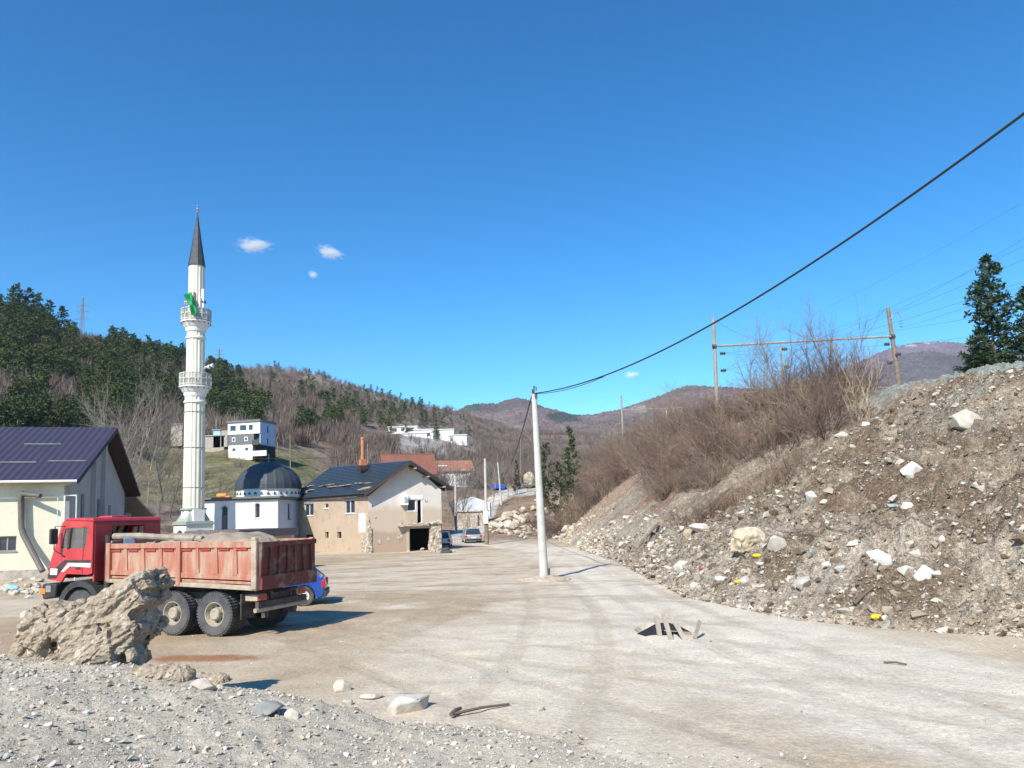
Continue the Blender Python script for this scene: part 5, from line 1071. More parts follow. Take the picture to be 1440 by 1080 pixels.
def band(a, b, th=.06, y=cw-.06): 
    cab.prism([(a[0], -y, a[1]), (b[0], -y, b[1]), (b[0]-th, -y, b[1]-.02), (a[0]-th*.5, -y, a[1]-th)], (0, 0, 0), (0, 2*y, 0))
band((s_rear, zroof-.06), p1_); band(p1_, p2_); band(p4_, p5_); 
lerp2 = lambda a, b, t: (a[0]+(b[0]-a[0])*t, a[1]+(b[1]-a[1])*t)
band(p2_, lerp2(p2_, p3_, .2)); band(lerp2(p3_, p4_, .1), p4_)
cab.b2((s_rear-.01, -cw+.06, 1.3), (s_rear+.05, cw-.06, 2.3)); cab.b2((s_rear-.01, -cw+.06, 2.3), (s_rear+.05, -.55, zroof-.12)); cab.b2((s_rear-.01, .55, 2.3), (s_rear+.05, cw-.06, zroof-.12)); cab.b2((s_rear-.01, -.55, 2.75), (s_rear+.05, .55, zroof-.12))
for s in (0, 1): pass
co = cab.build('cab', M_['red'], truck, bevel=.015)
rt = MB(); rt.prism([(s_rear-.04, -cw-.02, zroof-.07), (p1_[0], -cw-.02, p1_[1]-.02), (p1_[0]-.05, -cw-.02, p1_[1]+.05), (s_rear+.02, -cw-.02, zroof+.04)], (0, 0, 0), (0, 2*cw+.04, 0)); rt.b2((s_rear+.3, -.3, zroof+.02), (s_rear+.8, .3, zroof+.09)); rt.build('cab_roof', M_['red'], truck, bevel=.05)
g = MB(); g.prism([(s, -cw+.07, z) for s, z in (lerp2(p2_, p3_, .2), lerp2(p3_, p4_, .1), (lerp2(p3_, p4_, .1)[0]-.02, lerp2(p3_, p4_, .1)[1]), (lerp2(p2_, p3_, .2)[0]-.02, lerp2(p2_, p3_, .2)[1]))], (0, 0, 0), (0, 2*cw-.14, 0)); g.build('windscreen', M_['glass'], co)
glm = mat('clear_side_glass', (.9, .95, .93), .05, trans=.92, spec=.3)
for pl in (wn, vt):
    g = MB(); g.prism([(s, cw-.035, z) for s, z in pl], (0, 0, 0), (0, .008, 0)); g.build('side_window', glm, co)
g = MB(); g.prism([(s, cw+.0, z) for s, z in (Z1(543, 345), Z1(556, 345), Z1(534, 505), Z1(520, 512))], (0, 0, 0), (0, .02, 0)); g.build('window_pillar', M_['black'], co)
for pts, m_ in (([Z1(700, 596), Z1(500, 596), Z1(372, 705), Z1(368, 738), Z1(430, 738), Z1(512, 614), Z1(700, 616)], 'black'), ([Z1(705, 620), Z1(528, 618), Z1(470, 690), Z1(492, 690), Z1(540, 645), Z1(700, 655)], 'grey_stripe')):
    g = MB(); g.prism([(s, cw+.004, z) for s, z in pts], (0, 0, 0), (0, .006, 0)); g.build('door_stripe', M_[m_], co)
g = MB(); g.prism([(s, cw+.011, z) for s, z in (Z1(392, 662), Z1(446, 664), Z1(442, 712), Z1(388, 710))], (0, 0, 0), (0, .006, 0)); g.build('door_sticker', M_['white_fr'], co)
g = MB(); g.prism([(s, cw+.004, z) for s, z in (Z1(652, 330), Z1(656, 330), Z1(636, 700), Z1(632, 700))], (0, 0, 0), (0, .003, 0)); g.prism([(s, cw+.011, z) for s, z in (Z1(585, 652), Z1(620, 652), Z1(620, 662), Z1(585, 662))], (0, 0, 0), (0, .02, 0)); g.build('door_handle', M_['black'], co)
sa = Z1(615, 880)[0]; WR = .53
fen = MB(); n = 12; ro, ri = .78, .62
zc_ = WR+.02
arc = [(sa-ro*math.cos(t), min(zc_+ro*math.sin(t), 1.36)) for t in np.linspace(.15, math.pi-.15, n)]; arci = [(sa-ri*math.cos(t), zc_+ri*math.sin(t)) for t in np.linspace(.15, math.pi-.15, n)]
for y_, w_ in ((cw-.5, .52), (-cw, .5)):
    fen = MB()
    for i in range(n-1): fen.prism([(arc[i][0], y_, arc[i][1]), (arc[i+1][0], y_, arc[i+1][1]), (arci[i+1][0], y_, arci[i+1][1]), (arci[i][0], y_, arci[i][1])], (0, 0, 0), (0, w_, 0))
    fen.build('front_mudguard', M_['black'], truck)
bp_ = MB(); bz = Z1(370, 780)[1]; bb_ = Z1(330, 905)[1]; sf = prof[5][0]; bp_.prism([(sf+.12, -cw-.04, bz), (sf+.18, -cw-.04, (bz+bb_)/2), (sf+.08, -cw-.04, bb_), (sf-.35, -cw-.04, bb_+.08), (sf-.4, -cw-.04, bz)], (0, 0, 0), (0, 2*cw+.08, 0)); bo2 = bp_.build('bumper', M_['black'], truck, bevel=.04)
g = MB(); g.b2((sf+.0, cw-.1, bb_+.15), (sf+.2, cw+.06, bb_+.3)); g.build('indicator', M_['lamp_o'], bo2, bevel=.02)
g = MB(); g.b2((sf-.2, cw+.0, bz-.22), (sf-.02, cw+.05, bz-.05)); g.build('headlight', M_['grey_metal'], bo2)
mr = MB(); a_ = Z1(478, 350); b_ = Z1(478, 470); mr.b2((a_[0]-.03, cw+.12, b_[1]), (a_[0]+.06, cw+.34, a_[1])); mo = mr.build('mirror', M_['black'], truck, bevel=.03)
mr = MB(); mr.tube([(prof[2][0]-.1, cw, prof[2][1]-.1), (a_[0], cw+.2, a_[1]+.06), (a_[0], cw+.22, b_[1]-.15), (a_[0]-.15, cw, b_[1]-.35)], .015, 5); mr.build('mirror_arm', M_['black'], mo)
mr = MB(); mr.lathe([(.19, 0), (.2, .02), (.19, .04)], (5.95, .5, 2.22), 16, axis='X'); mr.b2((6.2, -cw+.1, 1.6), (6.55, cw-.1, 2.12)); mr.build('dashboard', M_['black'], co)
for yy in (-.8, .35): mr = MB(); mr.b2((5.45, yy, 1.6), (5.9, yy+.5, 1.85)); mr.b2((5.42, yy, 1.85), (5.55, yy+.5, 2.4)); mr.build('seat', M_['grime'], co, bevel=.04)
def wheel(parent, s, y, z, r, w_, out=1, rimm='rim', deep=.10, hub=.12):
    """axle along Y, outer face towards +Y*out"""
    e = bpy.data.objects.new('wheel', None); e.empty_display_size = .1; COL.objects.link(e); e.parent = parent; e.location = (s, y, z)
    t = MB(); h = w_/2; rr = r*.56
    prof_ = [(rr, -h*.9), (r*.8, -h), (r*.95, -h*.92), (r, -h*.7), (r, h*.7), (r*.95, h*.92), (r*.8, h), (rr, h*.9), (rr*.98, h*.5), (rr*.98, -h*.5), (rr, -h*.9)]
    t.lathe(prof_, (0, 0, 0), 40, axis='Y', caps=False)
    nb = 44
    for k in range(nb):
        a = 2*math.pi*k/nb; R_ = Matrix.Rotation(-a, 3, 'Y')
        for yy in (-.45, .45): t.box(R_ @ V3((r+.003, 0, 0))+V3((0, yy*h*1.1, 0)), (.03*r/.5, h*.7, 2*math.pi*r/nb*.55), R=R_)
    t.build('tyre', M_['tyre'], e, smooth=True)
    m = MB(); o_ = out; m.lathe([(rr*1.0, o_*h*.86), (rr*.93, o_*h*.86), (rr*.86, o_*(h*.86-deep*.5)), (rr*.74, o_*(h*.86-deep)), (rr*.5, o_*(h*.86-deep)), (rr*.48, o_*(h*.86-deep*.1)), (rr*.40, o_*(h*.86+.01)), (.005, o_*(h*.86+.02))], (0, 0, 0), 28, axis='Y', caps=False); ro_ = m.build('rim', M_[rimm], e, smooth=True)
    m = MB()
    for k in range(8):
        a = 2*math.pi*k/8; m.lathe([(r*.055, o_*(h*.86-deep*.99)), (r*.055, o_*(h*.86-deep*.9))], (rr*.63*math.cos(a), 0, rr*.63*math.sin(a)), 8, axis='Y')
    m.build('wheel_nut', M_['black'], e); return e
sr_ = [ts(299.5, 866, .0)[0], ts(240.5, 864, .0)[0]]
for s in sr_:
    wheel(truck, s, HW-.17, WR, WR, .30, 1, deep=.13); wheel(truck, s, HW-.50, WR, WR, .28, 1); wheel(truck, s, -HW+.17, WR, WR, .30, -1, deep=.13); wheel(truck, s, -HW+.50, WR, WR, .28, -1)
wheel(truck, sa, cw-.16, WR, WR, .3, 1, deep=.05); wheel(truck, sa, -cw+.16, WR, WR, .3, -1, deep=.05)
m = MB()
for s in (*sr_, sa): m.tube([(s, -1, WR), (s, 1, WR)], .09, 10); m.lathe([(.1, -.2), (.22, 0), (.1, .2)], (s, 0, WR), 12, axis='Y')
m.build('axle', M_['grime'], truck)
m = MB(); 
for s in sr_: m.b2((s-.08, HW-.62, .95), (s+.08, HW-.32, 1.05))
m.prism([(sr_[0]-.2, HW-.45, 1.02), (sr_[1]+.2, HW-.45, 1.02), ((sr_[0]+sr_[1])/2, HW-.45, .62)], (0, 0, 0), (0, .08, 0)); m.build('leaf_spring', M_['grime'], truck)
for yy in (HW-.55, -HW+.1):
    m = MB(); m.b2((.48, yy, .42), (.51, yy+.5, 1.02)); m.build('mud_flap', M_['grime'], truck)
m = MB(); m.tube([(.16, HW-.15, .62), (.14, -HW+.15, .62)], .055, 12); m.build('underrun_bar', M_['dust'], truck, smooth=True)
m = MB(); m.b2((.16, -.6, .4), (.3, -.5, .95)); m.b2((.16, .5, .4), (.3, .6, .95)); m.b2((.1, -.95, .68), (.2, .95, .82)); m.build('rear_frame', M_['grime'], truck)
for yy in (.62, -.95): m = MB(); m.b2((.12, yy, .84), (.5, yy+.36, 1.0)); to = m.build('tail_light_box', M_['dust'], truck, bevel=.02); m = MB(); m.b2((.09, yy+.05, .87), (.118, yy+.31, .97)); m.build('tail_light', M_['lamp_r'], to)
m = MB(); m.b2((3.5, .62, .5), (4.7, 1.15, 1.0)); m.build('fuel_tank', M_['grime'], truck, bevel=.06); m = MB(); m.b2((3.6, -1.15, .5), (4.9, -.62, 1.0)); m.build('battery_box', M_['black'], truck, bevel=.03)
m = MB(); m.b2((4.95, -.7, 1.0), (5.2, .7, 2.2)); m.tube([(5.1, .85, 1.0), (5.1, .85, 2.5)], .08, 10); m.build('air_intake', M_['black'], truck)
# load in the body
def tw(s, y, z): return T0+TXd*s+TLd*y+V3((0, 0, z))
par = [(tw(s, y, z), (dx, dy, dz), (0, 0, -TA), 'e') for s, y, z, dx, dy, dz in ((2.4, 0, 2.0, 4.4, 2.0, .9), (1.4, .1, 2.15, 2.4, 1.9, .75), (3.2, -.1, 2.2, 2.0, 1.8, .6), (.8, 0, 1.9, 1.3, 2.0, .9), (4.1, 0, 1.95, 1.1, 1.9, .7), (2.0, -.3, 2.2, 2.6, 1.4, .62))]
ld = lump('soil_load', M_['mud'], par, .07, .10, 1.6, 31); tag(ld, 'heap of pale soil filling the dump body of the red truck', 'soil heap')
m = MB(); a_, b_ = tw(5.0, .75, 2.46), tw(2.2, .55, 2.36); m.tube([a_, a_.lerp(b_, .3)+V3((0, 0, .03)), a_.lerp(b_, .65), b_], [.09, .085, .08, .07], 9); lg = m.build('log', M_['wood_old'], smooth=True); tag(lg, 'grey log lying along the front of the truck load above the body side', 'log')
m = MB(); a_, b_ = tw(2.7, .5, 2.2), tw(2.1, .9, 2.46); m.tube([a_, b_], [.03, .02], 6); tag(m.build('branch', M_['wood_old']), 'short forked branch sticking up from the truck load', 'branch')
m = MB(); m.box(tw(4.5, .7, 2.3), (.3, .3, .28), rz=.4); tag(m.build('bucket', mat('blue_grey_plastic', (.12, .16, .24), .5), bevel=.04), 'blue grey container lodged under the log at the front of the load', 'container')
# ------------------------------------------------------------------ cars
def car(label, P, rz, paint, L=3.8, Wd=1.6, Hh=1.38, group=None, hatch=.25, slope=.55, hood=.95):
    o = empty('parked_car', P, label, 'car', rz); r = .31; w = Wd/2; fx, rx = L-.75, .66
    belt = .86; pr = [(0.02, .34)]
    def arch(cx): return [(cx-.36*math.cos(t), .28+.37*math.sin(t)) for t in np.linspace(0, math.pi, 9)]
    pr += [(0.12, .22)] + arch(rx) + arch(fx) + [(L-.15, .22), (L-.02, .34), (L, .55), (L-.08, .70), (L-hood, belt-.02), (.22, belt+.06), (.04, belt-.04), (0, .55)]
    b = MB(); b.prism([(x, -w, z) for x, z in pr], (0, 0, 0), (0, Wd, 0)); body = b.build('body', paint, o, bevel=.05, smooth=True)
    rz0, rz1 = hatch+slope*.55, L-hood-slope*.95
    def loop(x0, x1, yy, z): return [(x0, -yy, z), (x1, -yy, z), (x1, yy, z), (x0, yy, z)]
    A_ = loop(.12, L-hood+.05, w-.05, belt); B_ = loop(rz0, rz1, w-.22, Hh-.05)
    g = MB(); g.add([*A_, *B_], [(0, 1, 2, 3), (7, 6, 5, 4), (0, 4, 5, 1), (1, 5, 6, 2), (2, 6, 7, 3), (3, 7, 4, 0)]); g.build('windows', M_['glass'], o)
    t = MB(); t.add([*loop(rz0-.04, rz1+.04, w-.2, Hh-.07), *loop(rz0+.06, rz1-.08, w-.27, Hh)], [(0, 1, 2, 3), (7, 6, 5, 4), (0, 4, 5, 1), (1, 5, 6, 2), (2, 6, 7, 3), (3, 7, 4, 0)]); t.build('roof', paint, o, bevel=.03, smooth=True)
    pl_ = MB()
    for i, j in ((0, 0), (1, 1), (2, 2), (3, 3)): pl_.tube([V3(A_[i])+V3((0, 0, -.02)), V3(B_[j])], .035, 6)
    for sy in (-1, 1):
        for fr_ in (.42, .72): xa = .12+(L-hood-.07)*fr_; xb = rz0+(rz1-rz0)*min(1, max(0, (fr_-.1)/.85)); pl_.tube([(xa, sy*(w-.05), belt), (xb, sy*(w-.22), Hh-.05)], .03, 6)
    pl_.build('window_pillars', paint, o)
    b = MB(); b.b2((-.06, -w+.02, .26), (.1, w-.02, .46)); b.build('rear_bumper', M_['black'], o, bevel=.03); b = MB(); b.b2((L-.1, -w+.02, .26), (L+.06, w-.02, .44)); b.build('front_bumper', M_['black'], o, bevel=.03)
    for sy in (-1, 1):
        b = MB(); y0_, y1_ = sorted((sy*(w-.24), sy*(w+.01))); b.b2((-.015, y0_, .56), (.10, y1_, .80)); b.build('tail_light', M_['lamp_r'], o, bevel=.02)
        b = MB(); b.b2((L-.12, y0_, .54), (L+.01, y1_, .68)); b.build('headlight', M_['glass'], o, bevel=.02)
    b = MB(); b.b2((-.02, -.26, .50), (.0, .26, .60)); b.build('number_plate', M_['white_fr'], o)
    for x in (rx, fx):
        for sy in (-1, 1): wheel(o, x, sy*(w-.10), r, r, .18, sy, 'white_metal', deep=.03)
    return o
yr = 25.0; pR = at(456.5, 830, yr); a_ = math.radians(-10); d_ = V3((-math.cos(a_), math.sin(a_), 0)); l2 = V3((-math.sin(a_), -math.cos(a_), 0))
cp_ = V3((pR.x, yr, 0))-l2*.8; car('blue hatchback parked behind the tipper truck', (cp_.x, cp_.y, Hf(cp_.x, cp_.y)), math.pi-a_, M_['car_blue'], L=3.7, Wd=1.6, Hh=1.36, slope=.7)
p = gz(666, 764); car('silver hatchback parked on the dirt near the second concrete pole', (p.x, p.y, Hf(p.x, p.y)), math.radians(100), M_['silver'], L=3.8, Wd=1.75, Hh=1.5, slope=.35)
p = at(624.5, 770, 66.5); car('white car half hidden behind the right corner of the damaged house', (p.x-.3, 66.5, Hf(p.x, 66.5)), math.radians(92), M_['car_white'], L=3.9, Wd=1.7, Hh=1.45, slope=.5)
for j, (px, dz) in enumerate(((625, 0), (630, 0), (627, .2))):
    q = gz(px, 777.5); m = MB(); m.lathe([(.17, -.09), (.28, -.1), (.31, -.06), (.31, .06), (.28, .1), (.17, .09), (.17, -.09)], (0, 0, 0), 20, axis='Z', caps=False); o = m.build('old_tyre', M_['tyre'], smooth=True); o.location = (q.x, q.y, .1+dz+Hf(q.x, q.y)); tag(o, ('left tyre lying on the ground by the house corner', 'right tyre lying on the ground by the house corner', 'tyre lying on top of two others by the house corner')[j], 'tyre', 'old tyres by the house corner')
# ------------------------------------------------------------------ poles and wires
def pole(name, label, pb, pt, Y, r0, r1, m, extra=None, cat='pole', sink=.3):
    b = at(*pb, Y); b.z = min(b.z, Hf(b.x, Y)+.05) if sink else b.z; t = at(*pt, Y); o = empty(name, b, label, cat)
    mb = MB(); t_ = t-b; k0 = 1+.0; mb.tube([(-t_*(sink/t_.length)), t_*.5, t_], [r0, (r0+r1)/2, r1], 14); mb.build('shaft', m, o, smooth=True)
    return o, b, t
conc = M_['concrete']; soil_m = mat('yard_soil', (.47, .40, .31), .95, (.36, .29, .21), 3, .8, 20)
o, b0, t0 = pole('utility_pole', 'big leaning pale concrete pole in the middle of the dirt yard', (765, 813), (751, 553), 32.5, .20, .115, conc)
m = MB(); m.tube([t0-b0+V3((0, 0, -.05)), t0-b0+V3((.0, 0, .32))], .035, 6); m.tube([t0-b0+V3((-.06, 0, .0)), t0-b0+V3((.03, -.02, .3)), t0-b0+V3((.10, -.02, .26)), t0-b0+V3((.09, -.02, .1))], .03, 6); m.box(t0-b0+V3((.08, -.1, -.12)), (.12, .1, .22)); m.box(t0-b0+V3((-.05, -.12, .08)), (.1, .1, .14)); m.build('cable_bracket', M_['dark_metal'], o)
m = MB(); m.b2((.17, -.06, -.2), (.27, .05, .42)); m.build('base_strap', M_['dark_metal'], o, bevel=.01)
lump('soil_collar', soil_m, [(V3((0, 0, -.06)), (2.4, 1.8, .34), (0, 0, 0), 'e'), (V3((.2, 0, 0)), (.9, .8, .35), (0, 0, 0), 'e')], .05, .09, 3, 33, o)
o, b1, t1 = pole('utility_pole', 'second concrete pole with a white meter box low on it, right of the silver car', (684.5, 765), (682, 645), 73, .17, .11, conc)
m = MB(); m.b2((-.26, -.32, 1.95), (.2, -.12, 3.15)); m.build('meter_box', M_['white_fr'], o, bevel=.02); m = MB(); m.tube([(0, 0, 0), (0, 0, 1.9)], .2, 8); m.build('dark_collar', M_['brown_pole'], o)
o, b2_, t2 = pole('utility_pole', 'slim concrete pole between the damaged house and the silver car', (641.5, 753), (640, 668), 106, .19, .13, conc)
o, b3, t3 = pole('utility_pole', 'farthest concrete pole of the row beside the bend of the dirt road', (705, 706), (700, 650), 157, .20, .13, conc)
for px, yb, yt, Y, lb in ((408.5, 650, 611, 165, 'thin wooden pole on the slope right of the modern house'), (391, 632, 622, 175, 'short grey post beside the modern house'), (518, 0, 0, 0, ''), (305, 604, 588, 172, 'pale pole beside the light blue cabin'), (732.5, 690, 612, 190, 'thin pole beyond the blue tarpaulin'), (517.5, 655, 624, 150, 'thin pole behind the chimney of the damaged house')):
    if Y: pole('utility_pole', lb, (px, yb), (px-.5, yt), Y, .16, .12, M_['brown_pole'])
def cable(name, label, A_, B_, sag, r, m, n=40, cat='cable', group=None):
    pts = [A_.lerp(B_, t)+V3((0, 0, -4*sag*t*(1-t))) for t in np.linspace(0, 1, n)]; mb = MB(); mb.tube(pts, r, 6); o = mb.build(name, m); o.data.polygons.foreach_set('use_smooth', [True]*len(o.data.polygons)); return tag(o, label, cat, group)
cb = mat('black_cable', (.018, .018, .02), .6)
Aw = at(753, 553, 32.4); Bw = at(1640, 8, 9.5)
cable('overhead_cable', 'thick black overhead cable sweeping from the concrete pole to the upper right corner', Aw, Bw, 1.05, .023, cb, 80)
cable('overhead_cable', 'thin second strand hanging just under the thick overhead cable near the pole', Aw+V3((0, 0, -.02)), Aw.lerp(Bw, .28)+V3((0, 0, -4*1.05*.28*.72-.03)), .14, .013, cb, 20)
cable('overhead_cable', 'black cable dropping from the concrete pole top towards the poles along the road', t0+V3((-.1, .1, -.1)), t3+V3((.1, 0, 0)), 2.9, .03, cb, 50)
cable('overhead_cable', 'far cable strung between the slim pole and the second pole', t1, t2, .5, .02, cb, 20)
# railway portals
def portal(label, YL, pl, yb, pr, yb2, beam, rad, YR):
    bL = at(pl[0]+(yb-pl[1])*.045, yb, YL); tL = at(*pl, YL); bR = at(pr[0]+(yb2-pr[1])*.15, yb2, YR); tR = at(*pr, YR); O = bL.copy(); o = empty('catenary_portal', O, label, 'portal')
    m = MB(); m.tube([bL-O, tL-O], [rad*1.2, rad*.85], 10); m.build('left_mast', M_['wood_old'], o, smooth=True)
    m = MB(); m.tube([bR-O, tR-O], [rad*1.4, rad], 10); m.build('right_mast', M_['brown_pole'], o, smooth=True)
    a_ = at(*beam[0], YL-.15); b_ = at(*beam[1], YR-.15); m = MB(); d = b_-a_; m.tube([a_-O, b_-O], rad*.62, 6)
    m.build('cross_beam', M_['wood_old'], o); return o, O, a_, b_, tL, tR, bR
po, O, ba, bb, tL, tR, bR = portal('near wooden and concrete railway catenary portal standing in the thicket', 62, (1003, 447), 640, (1248.5, 433), 560, ((1005, 487), (1256, 473)), .15, 62)
m = MB(); m.tube([ba-O+V3((-.15, .1, 0)), ba-O+V3((.15, .1, 0))], .2, 8); m.tube([bb-O+V3((-.2, .1, 0)), bb-O+V3((.15, .1, 0))], .22, 8); m.build('beam_clamp', M_['dark_metal'], po)
m = MB(); a_ = at(1097, 484, 61.8); m.tube([a_-O, at(1101, 545, 61.8)-O], .09, 8); m.build('hanging_post', M_['wood_old'], po)
for (px, py) in ((1017, 497), (1018, 521), (1104, 491), (1107, 516), (1248, 484), (1264, 498), (1252, 510)):
    q = at(px, py, 61.7)-O; m = MB(); m.lathe([(.05, -.28), (.16, -.2), (.06, -.14), (.16, -.06), (.06, 0), (.16, .08), (.05, .2)], q, 10, axis='X'); m.build('insulator', M_['dark_metal'], po)
m = MB(); pts = [at(x, y, 61.8)-O for x, y in ((1252, 449), (1256, 441), (1262, 439), (1266, 444), (1267, 450))]; m.tube(pts, .035, 6)
for y in (452, 456, 460): q = at(1267, y-.5, 61.8)-O; m.lathe([(.02, -.03), (.13, 0), (.02, .03)], q, 10)
m.build('lamp_arm', M_['grey_metal'], po)
po2, O2, ba2, bb2, tL2, tR2, bR2 = portal('far railway catenary portal seen over the left part of the thicket', 123, (873.5, 556), 640, (997, 549), 620, ((875, 577), (999, 572)), .17, 123)
m = MB(); m.tube([at(937, 575, 122.8)-O2, at(938, 600, 122.8)-O2], .11, 8); m.build('hanging_post', M_['concrete'], po2)
wm = mat('wire', (.12, .12, .13), .5)
W_ = [((1003, 449, 62), (1067, 478, 95), .3), ((1015, 497, 62), (1640, 395, 44), .4), ((1020, 521, 62), (1640, 330, 40), .3), ((1248, 434, 62), (1180, 473, 115), .3), ((1248, 445, 62), (1620, 282, 46), .2), ((1267, 461, 62), (1620, 320, 46), .5),
      ((1180, 476, 118), (1640, 210, 50), .8), ((1120, 480, 123), (1640, 245, 50), 1.0), ((1107, 491, 62), (1262, 434, 62), .1), ((1256, 487, 62), (1640, 420, 45), .3), ((1264, 511, 62), (1640, 455, 45), .3), ((1254, 512, 62), (1218, 487, 75), .1), ((1018, 520, 62), (1055, 497, 70), .1), ((1107, 516, 62), (1142, 488, 70), .1), ((1017, 497, 62), (1100, 497, 62), .1), ((1108, 491, 62), (1250, 485, 62), .1),
      ((873, 557, 123), (893, 573, 130), .2), ((1060, 480, 150), (1620, 180, 60), 1.0)]
for j, (a_, b_, sg) in enumerate(W_):
    cable('railway_wire', 'thin overhead railway wire stretched from the portals across the right side of the sky', at(*a_), at(*b_), sg, .011 if a_[2] < 100 else .012, wm, 30, 'wire', 'thin railway wires')
cable('overhead_cable', 'long faint wire crossing behind the minaret and the barn gable', at(150, 629, 75), at(520, 640, 75), .7, .018, cb, 30)
def pylon(label, px, yb, yt, Y, arms):
    b = at(px, yb, Y); t = at(px, yt, Y); h = (t-b).z; o = empty('power_pylon', b, label, 'pylon'); m = MB()
    for sx in (-1, 1):
        for sy in (-1, 1): m.tube([(sx*h*.045, sy*h*.045, -h*.15), (sx*h*.012, sy*h*.012, h)], .12, 4)
    for k in range(9):
        z = h*k/9; w0 = h*(.045-.033*k/9); w1 = h*(.045-.033*(k+1)/9); m.tube([(-w0, -w0, z), (w1, -w1, z+h/9)], .07, 4); m.tube([(w0, -w0, z), (-w1, -w1, z+h/9)], .07, 4)
    m.build('mast', M_['grey_metal'], o)
    for f_, w_ in arms: m = MB(); m.tube([(-w_, 0, h*f_), (w_, 0, h*f_)], .13, 4); m.tube([(-w_, 0, h*f_), (0, 0, h*(f_+.06))], .07, 4); m.tube([(w_, 0, h*f_), (0, 0, h*(f_+.06))], .07, 4); m.build('cross_arm', M_['grey_metal'], o)
pylon('taller lattice pylon on the left skyline', 115, 470, 419, 330, ((.42, 3.4), (.62, 2.8), (.78, 3.0)))
pylon('smaller faint lattice pylon right of the minaret on the skyline', 308, 518, 490, 400, ((.5, 3.0), (.7, 2.4), (.88, 2.2)))
# ------------------------------------------------------------------ rocks
def rock_mesh(i, n=16, m=None, flat=.65):
    r = np.random.RandomState(1200+i); bm = bmesh.new()
    for k in range(n):
        d = r.randn(3); d /= np.linalg.norm(d); bm.verts.new(V3(d*np.array([.5, .38, .5*flat])*r.uniform(.85, 1.1)))
    bmesh.ops.convex_hull(bm, input=bm.verts); bmesh.ops.delete(bm, geom=[v for v in bm.verts if not v.link_faces], context='VERTS')
    bmesh.ops.bevel(bm, geom=bm.edges[:], offset=.02, segments=1, affect='EDGES', profile=.5); me = bpy.data.meshes.new('rock'); bm.to_mesh(me); bm.free(); me.materials.append(m); return me
limes = mat('pale_limestone', (.55, .51, .44), .9, (.45, .40, .33), 3, .5, 14, rnd=.12, c3=(.40, .33, .25), sc3=2.2, thr3=(.6, .72))
limew = mat('white_limestone', (.74, .73, .70), .9, (.64, .62, .57), 3, .4, 14)
limeb = mat('yellowish_limestone', (.50, .42, .30), .9, (.40, .32, .22), 2.5, .6, 10, rnd=.1, c3=(.60, .56, .47), sc3=1.6)
RK = [rock_mesh(i, 14+i % 5, limes, .5+.06*(i % 5)) for i in range(10)]; RW = [rock_mesh(20+i, 16, limew, .7) for i in range(3)]; RB = [rock_mesh(30+i, 20, limeb, .75) for i in range(4)]
rrs = np.random.RandomState(5)
def rock(px, py, wpx, label, ms=RK, group=None, k=None, tilt=.3, sinkf=.12):
    p = hit(px, py); s = 1.2*wpx*p.y/F; o = link('rock', ms[rrs.randint(len(ms)) if k is None else k % len(ms)]); o.location = p+V3((0, .1*s, s*.20-s*sinkf)); o.scale = (s, s*rrs.uniform(.7, 1), s*rrs.uniform(.8, 1.1)); o.rotation_euler = (rrs.uniform(-tilt, tilt), rrs.uniform(-tilt, tilt), rrs.uniform(-.7, .7)); return tag(o, label, 'rock', group)
rock(1361, 596, 40, 'largest pale boulder high on the rubble slope near the right edge', RK, k=3)
rock(1314, 573, 16, 'small pale rock just above and left of the high boulder', RK)
rock(1240, 795, 34, 'bright white boulder in the lower part of the rubble slope', RW, k=0, sinkf=0)
rock(1292, 782, 28, 'pinkish grey rock right of the white boulder', RK)
rock(1277, 806, 32, 'pale block between the white boulder and the light slab', RK)
rock(1298, 810, 28, 'light grey slab leaning right of the white boulder', RW)
rock(1282, 663, 30, 'white rock with a flat top in the middle of the rubble slope', RW)
rock(1140, 703, 24, 'elongated white rock just right of the thicket foot', RW)
rock(1160, 707, 12, 'small white rock next to the elongated white one', RK)
rock(1278, 713, 17, 'white rock beside a blue grey slab on the slope', RW)
rock(1258, 714, 26, 'flat blue grey slab lying on the rubble slope', [rock_mesh(50, 14, mat('blue_grey_slab', (.34, .38, .37), .9, (.28, .31, .31), 3), .3)])
rock(1098, 700, 14, 'small cream rock at the lower edge of the brambles', RK); rock(1185, 613, 18, 'flat pale rock below the pale stemmed shrub', RK)
rock(1218, 598, 12, 'thin white sliver of rock beside the pale stemmed shrub', RW); rock(1131, 822, 26, 'pale angular rock low on the slope left of the white boulder', RK)
rock(1165, 796, 15, 'small white block half way between road and white boulder', RW); rock(1185, 801, 24, 'flat greenish grey stone left of the white boulder', [rock_mesh(51, 14, mat('greenish_stone', (.42, .42, .36), .9, (.35, .35, .30), 3), .45)])
rock(1202, 726+40, 20, 'grey stone above the white boulder on its left', RK); rock(1326, 760, 14, 'small bright stone above the boulder cluster', RW)
p = hit(1056, 772); s = 56*p.y/F; tag(lump('clay_boulder', limeb, [(p+V3((0, .1, s*.25)), (s, s*.7, s*.55), (0, .1, .2), 'e'), (p+V3((-s*.2, 0, s*.12)), (s*.5, s*.5, s*.4), (0, 0, .4), 'b')], s/26, s*.10, 2.6/s*1.2, 91), 'yellowish clayey boulder low on the slope above the yellow bag', 'rock'); rock(1095, 770, 34, 'pale stone leaning against the yellowish boulder', RK)
rock(1050, 822, 26, 'cream stone right of the yellow bag at the road edge', RK); rock(985, 745, 30, 'cream rock at the top of the pale scree above the road bend', RK); rock(970, 752, 18, 'yellowish rock left of the cream scree rock', RB)
rock(960, 800, 26, 'flat cream rock at the road edge near the plank hole', RK); rock(930, 790, 14, 'small round cream rock on the road shoulder', RK); rock(877, 768, 17, 'grey block with dark shadow at the foot of the eroded slope', RK)
